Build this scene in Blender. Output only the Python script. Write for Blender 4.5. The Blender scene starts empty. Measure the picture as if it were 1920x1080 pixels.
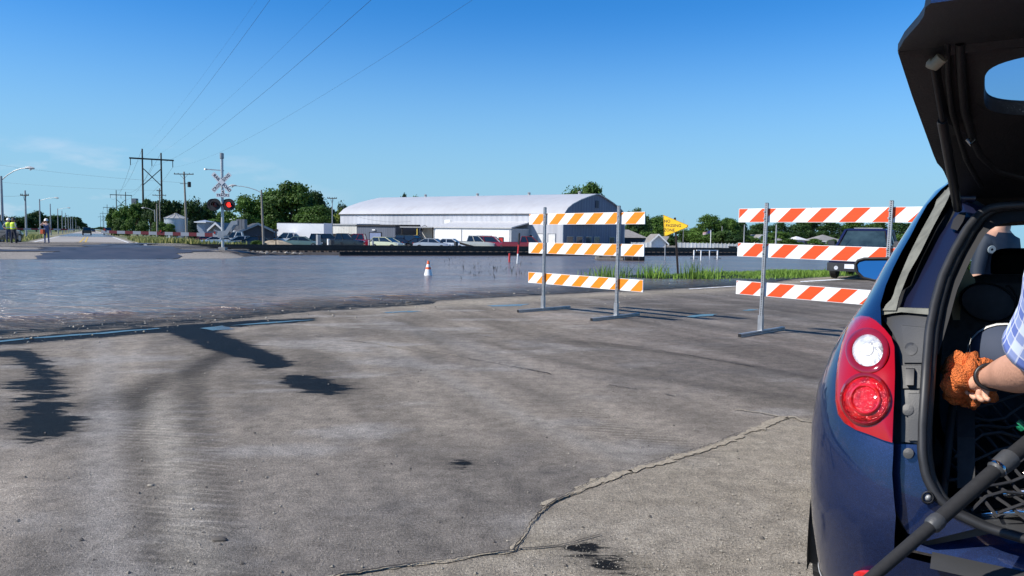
import bpy, bmesh, math, random
import numpy as np
from mathutils import Vector, Matrix, Euler
random.seed(7); RNG = np.random.default_rng(7)
S = bpy.context.scene; COL = S.collection
# ------------------------------------------------------------------ camera
PITCH = math.atan(97.6/1400); ROLL = math.radians(0.9); EYE = 1.38
cam_d = bpy.data.cameras.new('camera'); cam = bpy.data.objects.new('camera', cam_d); COL.objects.link(cam)
cam_d.sensor_width = 36; cam_d.lens = 36*1400/1920; cam_d.clip_start = .05; cam_d.clip_end = 9000
cam.matrix_world = Matrix.Translation((0, 0, EYE)) @ Matrix.Rotation(math.pi/2-PITCH, 4, 'X') @ Matrix.Rotation(ROLL, 4, 'Z')
S.camera = cam
# ------------------------------------------------------------------ light
SUN_EL = math.radians(40.6); SUN_AZ = math.atan2(-.952, -.306)      # clockwise from +Y
W = bpy.data.worlds.new("World"); S.world = W; W.use_nodes = True
nt = W.node_tree; nt.nodes.clear()
wo = nt.nodes.new('ShaderNodeOutputWorld'); bg = nt.nodes.new('ShaderNodeBackground'); sky = nt.nodes.new('ShaderNodeTexSky')
sky.sky_type = 'NISHITA'; sky.sun_disc = False; sky.sun_elevation = SUN_EL; sky.sun_rotation = SUN_AZ % (2*math.pi)
sky.air_density = 1.0; sky.dust_density = .1; sky.ozone_density = 3.0; sky.altitude = 500
hs = nt.nodes.new('ShaderNodeHueSaturation'); hs.inputs['Saturation'].default_value = 1.2; hs.inputs['Value'].default_value = 1.0
tint = nt.nodes.new('ShaderNodeMix'); tint.data_type = 'RGBA'; tint.blend_type = 'MULTIPLY'; tint.inputs['Factor'].default_value = 1; tint.inputs['B'].default_value = (.74, .93, 1.16, 1)
nt.links.new(sky.outputs[0], tint.inputs['A']); hzn = nt.nodes.new('ShaderNodeMix'); hzn.data_type = 'RGBA'; hzn.inputs['B'].default_value = (2.7, 4.25, 5.35, 1)
nt.links.new(tint.outputs['Result'], hzn.inputs['A']); nt.links.new(hzn.outputs['Result'], hs.inputs['Color'])
tc = nt.nodes.new('ShaderNodeTexCoord'); mp = nt.nodes.new('ShaderNodeMapping'); mp.inputs['Scale'].default_value = (1, 1, 3.6)
nt.links.new(tc.outputs['Generated'], mp.inputs[0])
cn = nt.nodes.new('ShaderNodeTexNoise'); cn.inputs['Scale'].default_value = 6.5; cn.inputs['Detail'].default_value = 7; cn.inputs['Roughness'].default_value = .55
nt.links.new(mp.outputs[0], cn.inputs['Vector'])
cr = nt.nodes.new('ShaderNodeMapRange'); cr.inputs['From Min'].default_value = .50; cr.inputs['From Max'].default_value = .66
nt.links.new(cn.outputs['Fac'], cr.inputs['Value'])
sp = nt.nodes.new('ShaderNodeSeparateXYZ'); nt.links.new(tc.outputs['Generated'], sp.inputs[0])
hm = nt.nodes.new('ShaderNodeMapRange'); hm.inputs['From Min'].default_value = .30; hm.inputs['From Max'].default_value = .0; hm.inputs['To Max'].default_value = .95; hm.interpolation_type = 'SMOOTHSTEP'
nt.links.new(sp.outputs['Z'], hm.inputs['Value']); nt.links.new(hm.outputs[0], hzn.inputs['Factor'])
band = nt.nodes.new('ShaderNodeMapRange'); band.inputs['From Min'].default_value = .115; band.inputs['From Max'].default_value = .05   # low clouds only
nt.links.new(sp.outputs['Z'], band.inputs['Value'])
lf = nt.nodes.new('ShaderNodeMapRange'); lf.inputs['From Min'].default_value = -.2; lf.inputs['From Max'].default_value = -.45
nt.links.new(sp.outputs['X'], lf.inputs['Value'])
def wmath(op, a, b):
    m = nt.nodes.new('ShaderNodeMath'); m.operation = op
    for i, q in enumerate((a, b)):
        if isinstance(q, (int, float)): m.inputs[i].default_value = q
        else: nt.links.new(q, m.inputs[i])
    return m.outputs[0]
cf = wmath('MULTIPLY', wmath('MULTIPLY', cr.outputs[0], band.outputs[0]), wmath('MULTIPLY', lf.outputs[0], .6))
mx = nt.nodes.new('ShaderNodeMix'); mx.data_type = 'RGBA'; nt.links.new(cf, mx.inputs['Factor'])
nt.links.new(hs.outputs[0], mx.inputs['A']); mx.inputs['B'].default_value = (6.6, 6.4, 7.0, 1)
nt.links.new(mx.outputs['Result'], bg.inputs['Color']); bg.inputs['Strength'].default_value = .105
nt.links.new(bg.outputs[0], wo.inputs[0])
sl = bpy.data.lights.new('sun', 'SUN'); sl.energy = 4.8; sl.angle = math.radians(.53); sl.color = (1, .945, .86)
sun = bpy.data.objects.new('sun', sl); COL.objects.link(sun)
sdir = Vector((math.sin(SUN_AZ)*math.cos(SUN_EL), math.cos(SUN_AZ)*math.cos(SUN_EL), math.sin(SUN_EL)))
sun.rotation_euler = sdir.to_track_quat('Z', 'Y').to_euler()
S.view_settings.view_transform = 'Standard'; S.view_settings.look = 'None'; S.view_settings.gamma = 1
S.view_settings.use_curve_mapping = False; S.view_settings.exposure = 0.45
S.render.engine = 'CYCLES'
S.cycles.max_bounces = 8; S.cycles.transparent_max_bounces = 12

# ------------------------------------------------------------------ survey helpers (photo pixel -> place)
cp, sp_ = math.cos(PITCH), math.sin(PITCH); crl, srl = math.cos(ROLL), math.sin(ROLL)
def ray(px, py):
    x = (px-960)/1400; y = (540-py)/1400
    x2 = x*crl-y*srl; y2 = x*srl+y*crl
    return Vector((x2, cp+y2*sp_, -sp_+y2*cp))
def gr(px, py, z=0.):
    d = ray(px, py); return Vector((0, 0, EYE))+d*((z-EYE)/d.z)
def at(px, py, Y):
    d = ray(px, py); return Vector((0, 0, EYE))+d*(Y/d.y)
# ------------------------------------------------------------------ materials
MATS = {}
def mat(name, col, rough=.6, metal=0., var=.12, scale=4., bump=0., bscale=40., spec=.5, coat=0., alpha=1., trans=0., emit=None, stretch=(1, 1, 1), rand=0., detail=4):
    if name in MATS: return MATS[name]
    m = bpy.data.materials.new(name); m.use_nodes = True; n = m.node_tree.nodes; l = m.node_tree.links
    b = n['Principled BSDF']; b.inputs['Roughness'].default_value = rough; b.inputs['Metallic'].default_value = metal
    b.inputs['Specular IOR Level'].default_value = spec; b.inputs['Coat Weight'].default_value = coat; b.inputs['Coat Roughness'].default_value = .03
    b.inputs['Alpha'].default_value = alpha; b.inputs['Transmission Weight'].default_value = trans
    t = n.new('ShaderNodeTexCoord'); p = n.new('ShaderNodeMapping'); p.inputs['Scale'].default_value = stretch; l.new(t.outputs['Object'], p.inputs[0])
    no = n.new('ShaderNodeTexNoise'); no.inputs['Scale'].default_value = scale; no.inputs['Detail'].default_value = detail; l.new(p.outputs[0], no.inputs['Vector'])
    mr = n.new('ShaderNodeMapRange'); mr.inputs['From Min'].default_value = .3; mr.inputs['From Max'].default_value = .7
    mr.inputs['To Min'].default_value = 1-var; mr.inputs['To Max'].default_value = 1+var; l.new(no.outputs['Fac'], mr.inputs['Value'])
    h = n.new('ShaderNodeHueSaturation'); h.inputs['Color'].default_value = (*col, 1); l.new(mr.outputs[0], h.inputs['Value'])
    if rand:
        oi = n.new('ShaderNodeObjectInfo'); r2 = n.new('ShaderNodeMapRange'); r2.inputs['To Min'].default_value = 1-rand; r2.inputs['To Max'].default_value = 1+rand
        l.new(oi.outputs['Random'], r2.inputs['Value']); mm = n.new('ShaderNodeMath'); mm.operation = 'MULTIPLY'
        l.new(r2.outputs[0], mm.inputs[0]); l.new(mr.outputs[0], mm.inputs[1]); l.new(mm.outputs[0], h.inputs['Value'])
    l.new(h.outputs[0], b.inputs['Base Color'])
    if bump:
        bn = n.new('ShaderNodeTexNoise'); bn.inputs['Scale'].default_value = bscale; bn.inputs['Detail'].default_value = 3; l.new(p.outputs[0], bn.inputs['Vector'])
        bu = n.new('ShaderNodeBump'); bu.inputs['Strength'].default_value = bump; bu.inputs['Distance'].default_value = .02
        l.new(bn.outputs['Fac'], bu.inputs['Height']); l.new(bu.outputs[0], b.inputs['Normal'])
    if emit:
        b.inputs['Emission Color'].default_value = (*emit[0], 1); b.inputs['Emission Strength'].default_value = emit[1]
    MATS[name] = m; return m
def ribbed(name, col, period, rough=.5, metal=0., var=.08, depth=.03, axis='X', rust=0.):
    """sheet-metal cladding: vertical ribs along object axis"""
    m = mat(name, col, rough, metal, var, .35, stretch=(1, 1, .15)); n = m.node_tree.nodes; l = m.node_tree.links
    t = n.new('ShaderNodeTexCoord'); w = n.new('ShaderNodeTexWave'); w.bands_direction = axis; w.inputs['Scale'].default_value = 1/period*.314
    l.new(t.outputs['Object'], w.inputs[0]); bu = n.new('ShaderNodeBump'); bu.inputs['Strength'].default_value = .6; bu.inputs['Distance'].default_value = depth
    l.new(w.outputs['Fac'], bu.inputs['Height']); b = n['Principled BSDF']; l.new(bu.outputs[0], b.inputs['Normal'])
    # darker seams and streaks
    cur = b.inputs['Base Color'].links[0].from_socket; no = n.new('ShaderNodeTexNoise'); no.inputs['Scale'].default_value = 1.1; no.inputs['Detail'].default_value = 6
    mp = n.new('ShaderNodeMapping'); mp.inputs['Scale'].default_value = (1, 1, .08); l.new(t.outputs['Object'], mp.inputs[0]); l.new(mp.outputs[0], no.inputs['Vector'])
    r = n.new('ShaderNodeMapRange'); r.inputs['From Min'].default_value = .45; r.inputs['From Max'].default_value = .75; r.inputs['To Max'].default_value = .35 if not rust else rust
    l.new(no.outputs['Fac'], r.inputs['Value']); x = n.new('ShaderNodeMix'); x.data_type = 'RGBA'; l.new(r.outputs[0], x.inputs['Factor']); l.new(cur, x.inputs['A'])
    x.inputs['B'].default_value = (col[0]*.62, col[1]*.58, col[2]*.55, 1) if not rust else (.22, .10, .04, 1); l.new(x.outputs['Result'], b.inputs['Base Color'])
    return m
M = dict(
 white=mat('white_paint', (.78, .78, .76), .45, var=.05), cream=mat('cream_paint', (.6, .56, .4), .4), dgrey=mat('dark_grey_plastic', (.045, .047, .05), .5, var=.2, scale=9, bump=.1, bscale=150),
 black=mat('black_rubber', (.012, .012, .013), .6, var=.2), steel=mat('galvanised_steel', (.42, .43, .44), .42, .75, var=.16, scale=14, bump=.05), dsteel=mat('dark_steel', (.03, .028, .027), .55, .4),
 rail=mat('rail_steel', (.05, .04, .035), .5, .5), wood=mat('weathered_pole_wood', (.25, .225, .195), .85, var=.25, scale=3, stretch=(6, 6, .5), bump=.3), dwood=mat('dark_wood', (.06, .045, .035), .85, var=.3, bump=.3),
 glass=mat('car_glass', (.012, .016, .02), .06, spec=.8, coat=.3), glassb=mat('window_glass', (.05, .06, .08), .1, spec=.7),
 concrete=mat('concrete', (.32, .31, .29), .85, var=.18, bump=.3, bscale=20), galv=mat('grey_paint_pole', (.34, .35, .36), .5, .2),
 chrome=mat('chrome', (.6, .6, .6), .12, 1., var=.02), tyre=mat('tyre_rubber', (.014, .014, .015), .75, var=.3, scale=20), rim=mat('wheel_rim', (.35, .36, .37), .35, .7),
 red=mat('red_plastic', (.42, .015, .012), .4), wire=mat('cable_metal', (.05, .05, .055), .5, .3),
)
def paint(name, c, rough=.22, coat=.9, metal=.3): return mat(name, c, rough, metal, var=.04, scale=2, coat=coat)
# ------------------------------------------------------------------ mesh builder
class MB:
    def __init__(s): s.v = []; s.f = []; s.m = []; s.T = Matrix.Identity(4)
    def add(s, vs, fs, mi=0):
        o = len(s.v); s.v += [tuple(s.T @ Vector(q)) for q in vs]; s.f += [tuple(i+o for i in f) for f in fs]; s.m += [mi]*len(fs); return s
    def box(s, x0, x1, y0, y1, z0, z1, mi=0):
        return s.add([(x0, y0, z0), (x1, y0, z0), (x1, y1, z0), (x0, y1, z0), (x0, y0, z1), (x1, y0, z1), (x1, y1, z1), (x0, y1, z1)],
                     [(0, 3, 2, 1), (4, 5, 6, 7), (0, 1, 5, 4), (1, 2, 6, 5), (2, 3, 7, 6), (3, 0, 4, 7)], mi)
    def bar(s, a, b, w, h=None, mi=0, up=(0, 0, 1)):
        a = Vector(a); b = Vector(b); d = (b-a).normalized(); u = Vector(up)
        if abs(d.dot(u)) > .95: u = Vector((0, 1, 0))
        r = d.cross(u).normalized(); u = r.cross(d); h = h or w; r *= w/2; u *= h/2
        return s.add([a-r-u, a+r-u, a+r+u, a-r+u, b-r-u, b+r-u, b+r+u, b-r+u], [(0, 1, 2, 3), (7, 6, 5, 4), (0, 4, 5, 1), (1, 5, 6, 2), (2, 6, 7, 3), (3, 7, 4, 0)], mi)
    def tube(s, pts, r, n=8, mi=0, cap=True):
        pts = [Vector(p) for p in pts]; rs = r if hasattr(r, '__len__') else [r]*len(pts); vs = []; fs = []; prev = None
        for i, p in enumerate(pts):
            d = (pts[min(i+1, len(pts)-1)]-pts[max(i-1, 0)]).normalized()
            if prev is None:
                u = Vector((0, 0, 1)) if abs(d.z) < .9 else Vector((1, 0, 0)); x = d.cross(u).normalized()
            else: x = (prev-d*prev.dot(d)).normalized()
            prev = x; y = d.cross(x)
            for k in range(n):
                a = 2*math.pi*k/n; vs.append(p+(x*math.cos(a)+y*math.sin(a))*rs[i])
        for i in range(len(pts)-1):
            for k in range(n): fs.append((i*n+k, i*n+(k+1) % n, (i+1)*n+(k+1) % n, (i+1)*n+k))
        if cap: fs.append(tuple(range(n))[::-1]); fs.append(tuple((len(pts)-1)*n+k for k in range(n)))
        return s.add(vs, fs, mi)
    def lathe(s, prof, c=(0, 0, 0), axis='Z', n=20, mi=0):
        vs = []; fs = []
        for (r, h) in prof:
            for k in range(n):
                a = 2*math.pi*k/n; x, y = r*math.cos(a), r*math.sin(a)
                q = {'Z': (x, y, h), 'X': (h, x, y), 'Y': (x, h, y)}[axis]; vs.append((q[0]+c[0], q[1]+c[1], q[2]+c[2]))
        for i in range(len(prof)-1):
            for k in range(n): fs.append((i*n+k, i*n+(k+1) % n, (i+1)*n+(k+1) % n, (i+1)*n+k))
        return s.add(vs, fs, mi)
    def prism(s, poly, d, mi=0):
        """poly: list of 3d points, extruded by vector d"""
        n = len(poly); vs = [Vector(p) for p in poly]+[Vector(p)+Vector(d) for p in poly]
        return s.add(vs, [tuple(range(n)), tuple(range(2*n-1, n-1, -1))]+[(i, (i+1) % n, n+(i+1) % n, n+i) for i in range(n)], mi)
    def grid(s, rows, mi=0, close=False):
        n = len(rows[0]); vs = [p for r in rows for p in r]; fs = []
        for i in range(len(rows)-1):
            for k in range(n if close else n-1): fs.append((i*n+k, i*n+(k+1) % n, (i+1)*n+(k+1) % n, (i+1)*n+k))
        return s.add(vs, fs, mi)
    def mesh(s, name, mats, smooth=None):
        me = bpy.data.meshes.new(name); me.from_pydata(s.v, [], s.f); me.update()
        for m in (mats if isinstance(mats, (list, tuple)) else [mats]): me.materials.append(m)
        me.polygons.foreach_set('material_index', s.m)
        if smooth is not None: shade(me, smooth)
        return me
    def build(s, name, mats, parent=None, smooth=None, **k):
        return link(name, s.mesh(name, mats, smooth), parent, **k)
def shade(me, ang):
    me.polygons.foreach_set('use_smooth', [True]*len(me.polygons))
    if ang < 170: me.set_sharp_from_angle(angle=math.radians(ang))
def link(name, data, parent=None, loc=None, rz=None, label=None, cat=None, group=None, kind=None):
    o = bpy.data.objects.new(name, data); COL.objects.link(o)
    if parent is not None: o.parent = parent
    if loc is not None: o.location = loc
    if rz is not None: o.rotation_euler.z = rz
    if label: o['label'] = label
    if cat: o['category'] = cat
    if group: o['group'] = group
    if kind: o['kind'] = kind
    return o
def thing(name, label, cat, loc=(0, 0, 0), rz=0., group=None): return link(name, None, None, loc, rz, label, cat, group)
def copy_tree(o, parent=None, mats=None):
    c = o.copy(); COL.objects.link(c); c.parent = parent
    for ch in list(o.children): copy_tree(ch, c)
    return c
def text_mesh(txt, size, depth=.002, bold=0., spacing=1.):
    cu = bpy.data.curves.new('lettering', 'FONT'); cu.body = txt; cu.size = size; cu.extrude = depth; cu.align_x = 'CENTER'; cu.align_y = 'CENTER'; cu.offset = bold; cu.space_character = spacing; cu.resolution_u = 3
    o = bpy.data.objects.new('lettering', cu); COL.objects.link(o); dg = bpy.context.evaluated_depsgraph_get(); me = bpy.data.meshes.new_from_object(o.evaluated_get(dg))
    bpy.data.objects.remove(o); return me
def skin(name, verts, edges, radii, root=0, sub=2):
    me = bpy.data.meshes.new(name); me.from_pydata([tuple(v) for v in verts], edges, []); o = bpy.data.objects.new(name, me); COL.objects.link(o)
    sk = o.modifiers.new('s', 'SKIN'); sk.use_smooth_shade = True
    for i, r in enumerate(radii):
        d = me.skin_vertices[0].data[i]; d.radius = (r if hasattr(r, '__len__') else (r, r)); d.use_root = (i == root)
    ss = o.modifiers.new('u', 'SUBSURF'); ss.levels = sub; ss.render_levels = sub
    dg = bpy.context.evaluated_depsgraph_get(); out = bpy.data.meshes.new_from_object(o.evaluated_get(dg)); bpy.data.objects.remove(o)
    for p in out.polygons: p.use_smooth = True
    out.materials.clear(); return out
# ------------------------------------------------------------------ numpy noise
_LAT = np.random.default_rng(3).random((256, 256))
def vnoise(x, y):
    xi = np.floor(x).astype(int); yi = np.floor(y).astype(int); fx = x-xi; fy = y-yi; fx = fx*fx*(3-2*fx); fy = fy*fy*(3-2*fy)
    a = _LAT[xi % 256, yi % 256]; b = _LAT[(xi+1) % 256, yi % 256]; c = _LAT[xi % 256, (yi+1) % 256]; d = _LAT[(xi+1) % 256, (yi+1) % 256]
    return a+(b-a)*fx+(c-a)*fy+(a-b-c+d)*fx*fy
def fbm(x, y, o=4):
    t = 0; am = .5
    for i in range(o): t = t+am*vnoise(x*2**i+i*17.3, y*2**i+i*5.1); am /= 2
    return t/(1-.5**o)
def sdpoly(X, Y, P):
    """signed distance (inside positive) to polygon P"""
    d = np.full(X.shape, 1e9); ins = np.zeros(X.shape, bool); n = len(P)
    for i in range(n):
        x0, y0 = P[i]; x1, y1 = P[(i+1) % n]; ex, ey = x1-x0, y1-y0
        t = np.clip(((X-x0)*ex+(Y-y0)*ey)/(ex*ex+ey*ey+1e-12), 0, 1); d = np.minimum(d, np.hypot(X-x0-t*ex, Y-y0-t*ey))
        c = (y0 > Y) != (y1 > Y)
        with np.errstate(divide='ignore', invalid='ignore'): ins ^= c & (X < (x1-x0)*(Y-y0)/(y1-y0+1e-12)+x0)
    return np.where(ins, d, -d)
def dpath(X, Y, P):
    d = np.full(X.shape, 1e9)
    for i in range(len(P)-1):
        x0, y0 = P[i]; x1, y1 = P[i+1]; ex, ey = x1-x0, y1-y0
        t = np.clip(((X-x0)*ex+(Y-y0)*ey)/(ex*ex+ey*ey+1e-12), 0, 1); d = np.minimum(d, np.hypot(X-x0-t*ex, Y-y0-t*ey))
    return d
def sstep(a, b, x): t = np.clip((x-a)/(b-a), 0, 1); return t*t*(3-2*t)
G2 = lambda pts: [tuple(gr(*p)[:2]) for p in pts]
# ------------------------------------------------------------------ layout frames
RC = Vector((-25.3, 43.4, 0)); TT = Vector((.857, .515, 0)); TN = Vector((-.515, .857, 0))   # tracks: origin, along, across
RD = Vector((-.4907, .8713, 0)); RR = Vector((.8713, .4907, 0))                             # county road direction, right
def road_s(X, Y):   # along, across (right +) of the county road
    return (X+.9)*RD.x+Y*RD.y, (X+.9)*RR.x+Y*RR.y
WATER = -.05; LOT = -.8
def axis_coords(lo, hi, step, far_lo, far_hi, g=1.17):
    c = list(np.arange(lo, hi+step/2, step)); s = step; x = hi
    while x < far_hi: s *= g; x += s; c.append(x)
    s = step; x = lo
    while x > far_lo: s *= g; x -= s; c.insert(0, x)
    return np.array(c)
SHX = [-60, -14, -6.9, -5.0, -3.5, -1.9, -.7, 2.2, 5.27, 8.0, 11.7, 15, 30, 90]
SHY = [-10, 6.5, 10.7, 12.3, 14.6, 16.0, 17.2, 19.6, 21.8, 24.4, 29.5, 33, 44, 85]
def height(X, Y):
    ys = np.interp(X, SHX, SHY); d = Y-ys
    nz = (fbm(X*.7, Y*.7, 4)-.5)
    z = np.where(d < -2, 0., WATER-.022*d+.03*nz*np.clip((d+2)/1.5, 0, 1))
    z = np.clip(z, -.45, 0.)
    a = (X-RC.x)*TN.x+(Y-RC.y)*TN.y; tl = (X-RC.x)*TT.x+(Y-RC.y)*TT.y
    s, r = road_s(X, Y)
    bank = np.where(a > -9, -.45+(a+4.2)/2.2*.53, -9)                     # steep ballast toe
    bed = np.where((a > -4.2), np.minimum(bank, .08), -9)
    near = sstep(11., 7., np.abs(r))                                     # road ramps gently up to the crossing
    ramp = -.03+(a+8.)*.052
    bed2 = np.where(a > -30, np.minimum(ramp, .325), -9)
    z = np.maximum(z, np.where(a > -4.2, bed, -9)); z = np.where(near > 0, np.maximum(z, z*(1-near)+bed2*near), z)
    lot = LOT+(.08-LOT)*sstep(26, 18, a)
    w = sstep(8, 12.5, r)
    beyond = (.05+.27*sstep(34, 17.5, a)*near)*(1-w)+(LOT+(.08-LOT)*sstep(26, 18, a))*w
    z = np.where(a > 17.5, beyond, z)
    # green bank on the right and the low land right of the water
    b = dpath(X, Y, [(5.2, 27.6), (8.5, 28.9), (13, 32.), (22, 39), (60, 66)])
    z = np.maximum(z, -.45+.47*sstep(3.0, .3, b)+.05*nz)
    return z
def gz(x, y): return float(height(np.array([float(x)]), np.array([float(y)]))[0])
def build_ground():
    xs = axis_coords(-10.5, 13.5, .07, -3500, 3500, 1.06); ys = axis_coords(1.5, 24, .07, -150, 7000, 1.035)
    X, Y = np.meshgrid(xs, ys); Z = height(X, Y); ny, nx = X.shape
    s, r = road_s(X, Y); a = (X-RC.x)*TN.x+(Y-RC.y)*TN.y
    d = Y-np.interp(X, SHX, SHY)
    def col(c): return np.array(c)[None, None, :]*np.ones(X.shape+(1,))
    def mixc(C, c, w): w = np.clip(w, 0, 1)[..., None]; return C*(1-w)+np.array(c)*w
    n1 = fbm(X*.35, Y*.35, 4); n2 = fbm(X*1.3+40, Y*1.3, 4); n3 = fbm(X*4+9, Y*4, 3)
    C = col((.250, .214, .171)); u_ = .41*X-.91*Y; v_ = .91*X+.41*Y; st = fbm(v_*2.2+3, u_*.22, 4); st2 = fbm(v_*7+13, u_*.6, 3)
    C = C*np.clip(1+.8*(n1-.5)+.6*(n2-.5), .5, 1.5)[..., None]*np.clip(1+.8*(st-.5)+.6*(st2-.5), .6, 1.4)[..., None]
    # darker, browner asphalt towards the barricades
    w = sstep(-1.5, 3.5, X+(n1-.5)*3)*sstep(5., 8.5, Y+X*.2); C = C*(1-.42*w[..., None]); C[..., 2] *= (1+.06*w)
    C = mixc(C, (.165, .155, .148), sstep(-4, -1, X)*sstep(6, 3.4, Y)*.35)
    # pale dust scuffs
    sc = sstep(.56, .74, fbm(X*1.1+Y*.8, Y*2.6-X*.6+7, 5)); C = mixc(C, (.34, .315, .285), sc*.6*(1-w*.6))
    sc2 = sstep(.5, .72, fbm(X*.9-3, Y*.9+31, 3))*sstep(.45, .6, n3); C = mixc(C, (.12, .11, .102), sc2*.4)
    # old gravelly concrete in the near right corner
    P = G2([(640, 1080), (760, 1062), (850, 1052), (960, 1035), (985, 1000), (1010, 965), (1045, 940), (1080, 925), (1120, 905), (1180, 885), (1260, 862), (1340, 838), (1400, 812), (1450, 790), (1480, 783), (1700, 800), (1900, 900), (1700, 1400), (700, 1400)])
    sd = sdpoly(X, Y, P); old = sstep(-.03, .03, sd); C = mixc(C, (.36, .31, .235), old*.66)
    C = mixc(C, (.33, .285, .215), old*sstep(.5, .66, fbm(X*2+1, Y*2+3, 4))*.55)
    # tyre marks
    LUG = np.zeros(X.shape)
    def band(pts, wdt, c, k, soft=.08):
        dd = dpath(X, Y, G2(pts)); m_ = sstep(wdt+soft, wdt-soft, dd+(n3-.5)*.07)*np.clip(.85+.9*(n2-.5), 0, 1.2)
        if wdt > .105 and c[0] < .2: np.maximum(LUG, m_*sstep(13, 8, Y), out=LUG)
        if c[0] > .2: return mixc(C, c, m_*k)
        return C*(1-np.clip(k*.85*m_, 0, .72))[..., None]
    C = band([(345, 1150), (330, 1080), (300, 1000), (275, 900), (262, 820), (258, 740)], .11, (.115, .105, .097), .62)
    C = band([(470, 1150), (440, 1080), (410, 980), (385, 880), (362, 800), (352, 740), (372, 690), (420, 660)], .13, (.10, .092, .086), .58, .06)
    C = band([(190, 755), (280, 725), (370, 690), (440, 655), (480, 630)], .16, (.125, .115, .107), .6, .15)
    C = band([(262, 760), (300, 700), (420, 630), (520, 615)], .14, (.14, .13, .12), .35, .15)
    C = band([(200, 1080), (190, 900), (195, 760), (200, 680), (190, 640)], .10, (.33, .31, .285), .5, .12)
    C = band([(378, 1080), (345, 960), (318, 860), (306, 800), (303, 740)], .10, (.34, .305, .25), .7, .08)
    C = band([(700, 640), (860, 720), (1000, 790), (1180, 860)], .09, (.30, .285, .26), .4, .1)
    C = band([(760, 600), (900, 690), (1100, 790), (1300, 850)], .16, (.12, .112, .106), .35, .15)
    C = band([(900, 640), (1100, 690), (1300, 720), (1600, 760)], .1, (.10, .088, .086), .5, .12)
    C = band([(1080, 640), (1200, 655), (1380, 680), (1560, 715)], .08, (.085, .075, .074), .6, .1)
    C = band([(700, 600), (780, 620), (860, 640), (960, 690)], .2, (.26, .245, .225), .4, .2)
    # tractor lug texture inside the wide marks
    C = mixc(C, (.27, .25, .23), .35*sstep(.3, .8, np.sin(Y*58+3*n3))*sstep(.25, .1, dpath(X, Y, G2([(440, 1080), (400, 960), (362, 800), (352, 740)])))*sstep(.45, .6, n2))
    # sand washed along the shore
    sh = np.exp(-((d+1.5+.5*(n1-.5))/.95)**2)*sstep(-3.4, -1.6, X); C = mixc(C, (.36, .31, .235), sh*(.55+.7*(n2-.3)))
    # wet stains: signed distance stored, edges broken up in the material
    wet = np.full(X.shape, -.6)
    for pts in ([(0, 658), (55, 655), (85, 672), (100, 700), (118, 730), (108, 742), (15, 728), (12, 715), (60, 712), (45, 690), (20, 670), (-60, 664)],
                [(22, 748), (60, 740), (130, 738), (132, 744), (90, 750), (30, 752)],
                [(25, 795), (50, 775), (40, 765), (75, 752), (130, 755), (135, 775), (150, 785), (155, 802), (115, 812), (60, 828), (30, 815)],
                [(300, 618), (400, 615), (450, 640), (500, 655), (555, 685), (500, 692), (455, 672), (400, 660), (340, 635)],
                [(528, 703), (560, 700), (625, 712), (662, 730), (620, 742), (575, 735), (530, 715)],
                [(-80, 640), (0, 634), (250, 612), (420, 603), (590, 596), (590, 602), (430, 614), (250, 628), (0, 648), (-80, 655)],
                [(1065, 1018), (1110, 1016), (1120, 1030), (1160, 1050), (1180, 1075), (1140, 1068), (1090, 1045)],
                [(845, 872), (868, 864), (882, 868), (858, 877)]):
        wet = np.maximum(wet, sdpoly(X, Y, G2(pts)))
    shore_wet = np.where(X < -1.6, d+1.25+.9*(n1-.5)+.5*(n2-.5), d+.25); wet = np.maximum(wet, np.clip(shore_wet*.35, -.6, .035))
    wet = np.where(X > -.8, np.minimum(wet, .16), wet)
    wet = np.where((Y > 30), -.6, wet); wet = np.clip(wet, -.6, .6)
    # river bed and land cover beyond
    C = mixc(C, (.16, .13, .095), (Z < WATER-.03).astype(float))
    roadm = (np.abs(r) < 5.2)
    grass = (.075, .115, .03); dry = (.30, .25, .12)
    land = (a > -5.5)
    gcol = col(grass); gcol = mixc(gcol, dry, sstep(.42, .62, fbm(X*.12, Y*.12, 4))*.75)
    gm = land & (a > 16) & (r < 13) & ~roadm
    C = np.where(gm[..., None], gcol, C)
    # corn field on the left, beyond the verge
    C = np.where((land & (r < -16) & (a > 14))[..., None], col((.05, .095, .03))*(.8+.4*n1[..., None]), C)
    # ballast
    bl = (a > -5.6) & (a <= 17.5) & ~(np.abs(r) < 5.6); C = np.where(bl[..., None], col((.055, .048, .043))*(.7+.6*n3[..., None]), C)
    xg = (a > -9) & (a <= 17.5) & (np.abs(r+.5) < 9) ; C = np.where(xg[..., None], col((.26, .235, .205))*(.75+.5*n1[..., None]), C)
    # gravel yard around the shops
    yard = land & (a > 17) & (r >= 13) & (Y < 240); C = np.where(yard[..., None], col((.27, .245, .20))*(.8+.4*n1[..., None]), C)
    C = np.where((land & (r >= 13) & (Y >= 240))[..., None], col((.08, .12, .04)), C)
    # green bank
    bk = dpath(X, Y, [(5.2, 27.6), (8.5, 28.9), (13, 32.), (22, 39), (60, 66)]); C = mixc(C, (.06, .10, .022), ((bk < 2.0) & (Y > 25)).astype(float))
    me = bpy.data.meshes.new('ground'); V = np.stack([X, Y, Z], -1).reshape(-1, 3)
    idx = np.arange(ny*nx).reshape(ny, nx); F = np.stack([idx[:-1, :-1], idx[:-1, 1:], idx[1:, 1:], idx[1:, :-1]], -1).reshape(-1, 4)
    me.vertices.add(len(V)); me.vertices.foreach_set('co', V.astype(np.float32).ravel())
    me.loops.add(F.size); me.loops.foreach_set('vertex_index', F.astype(np.int32).ravel())
    me.polygons.add(len(F)); me.polygons.foreach_set('loop_start', np.arange(0, F.size, 4, dtype=np.int32)); me.polygons.foreach_set('loop_total', np.full(len(F), 4, dtype=np.int32))
    me.update(calc_edges=True); me.polygons.foreach_set('use_smooth', [True]*len(F))
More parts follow.
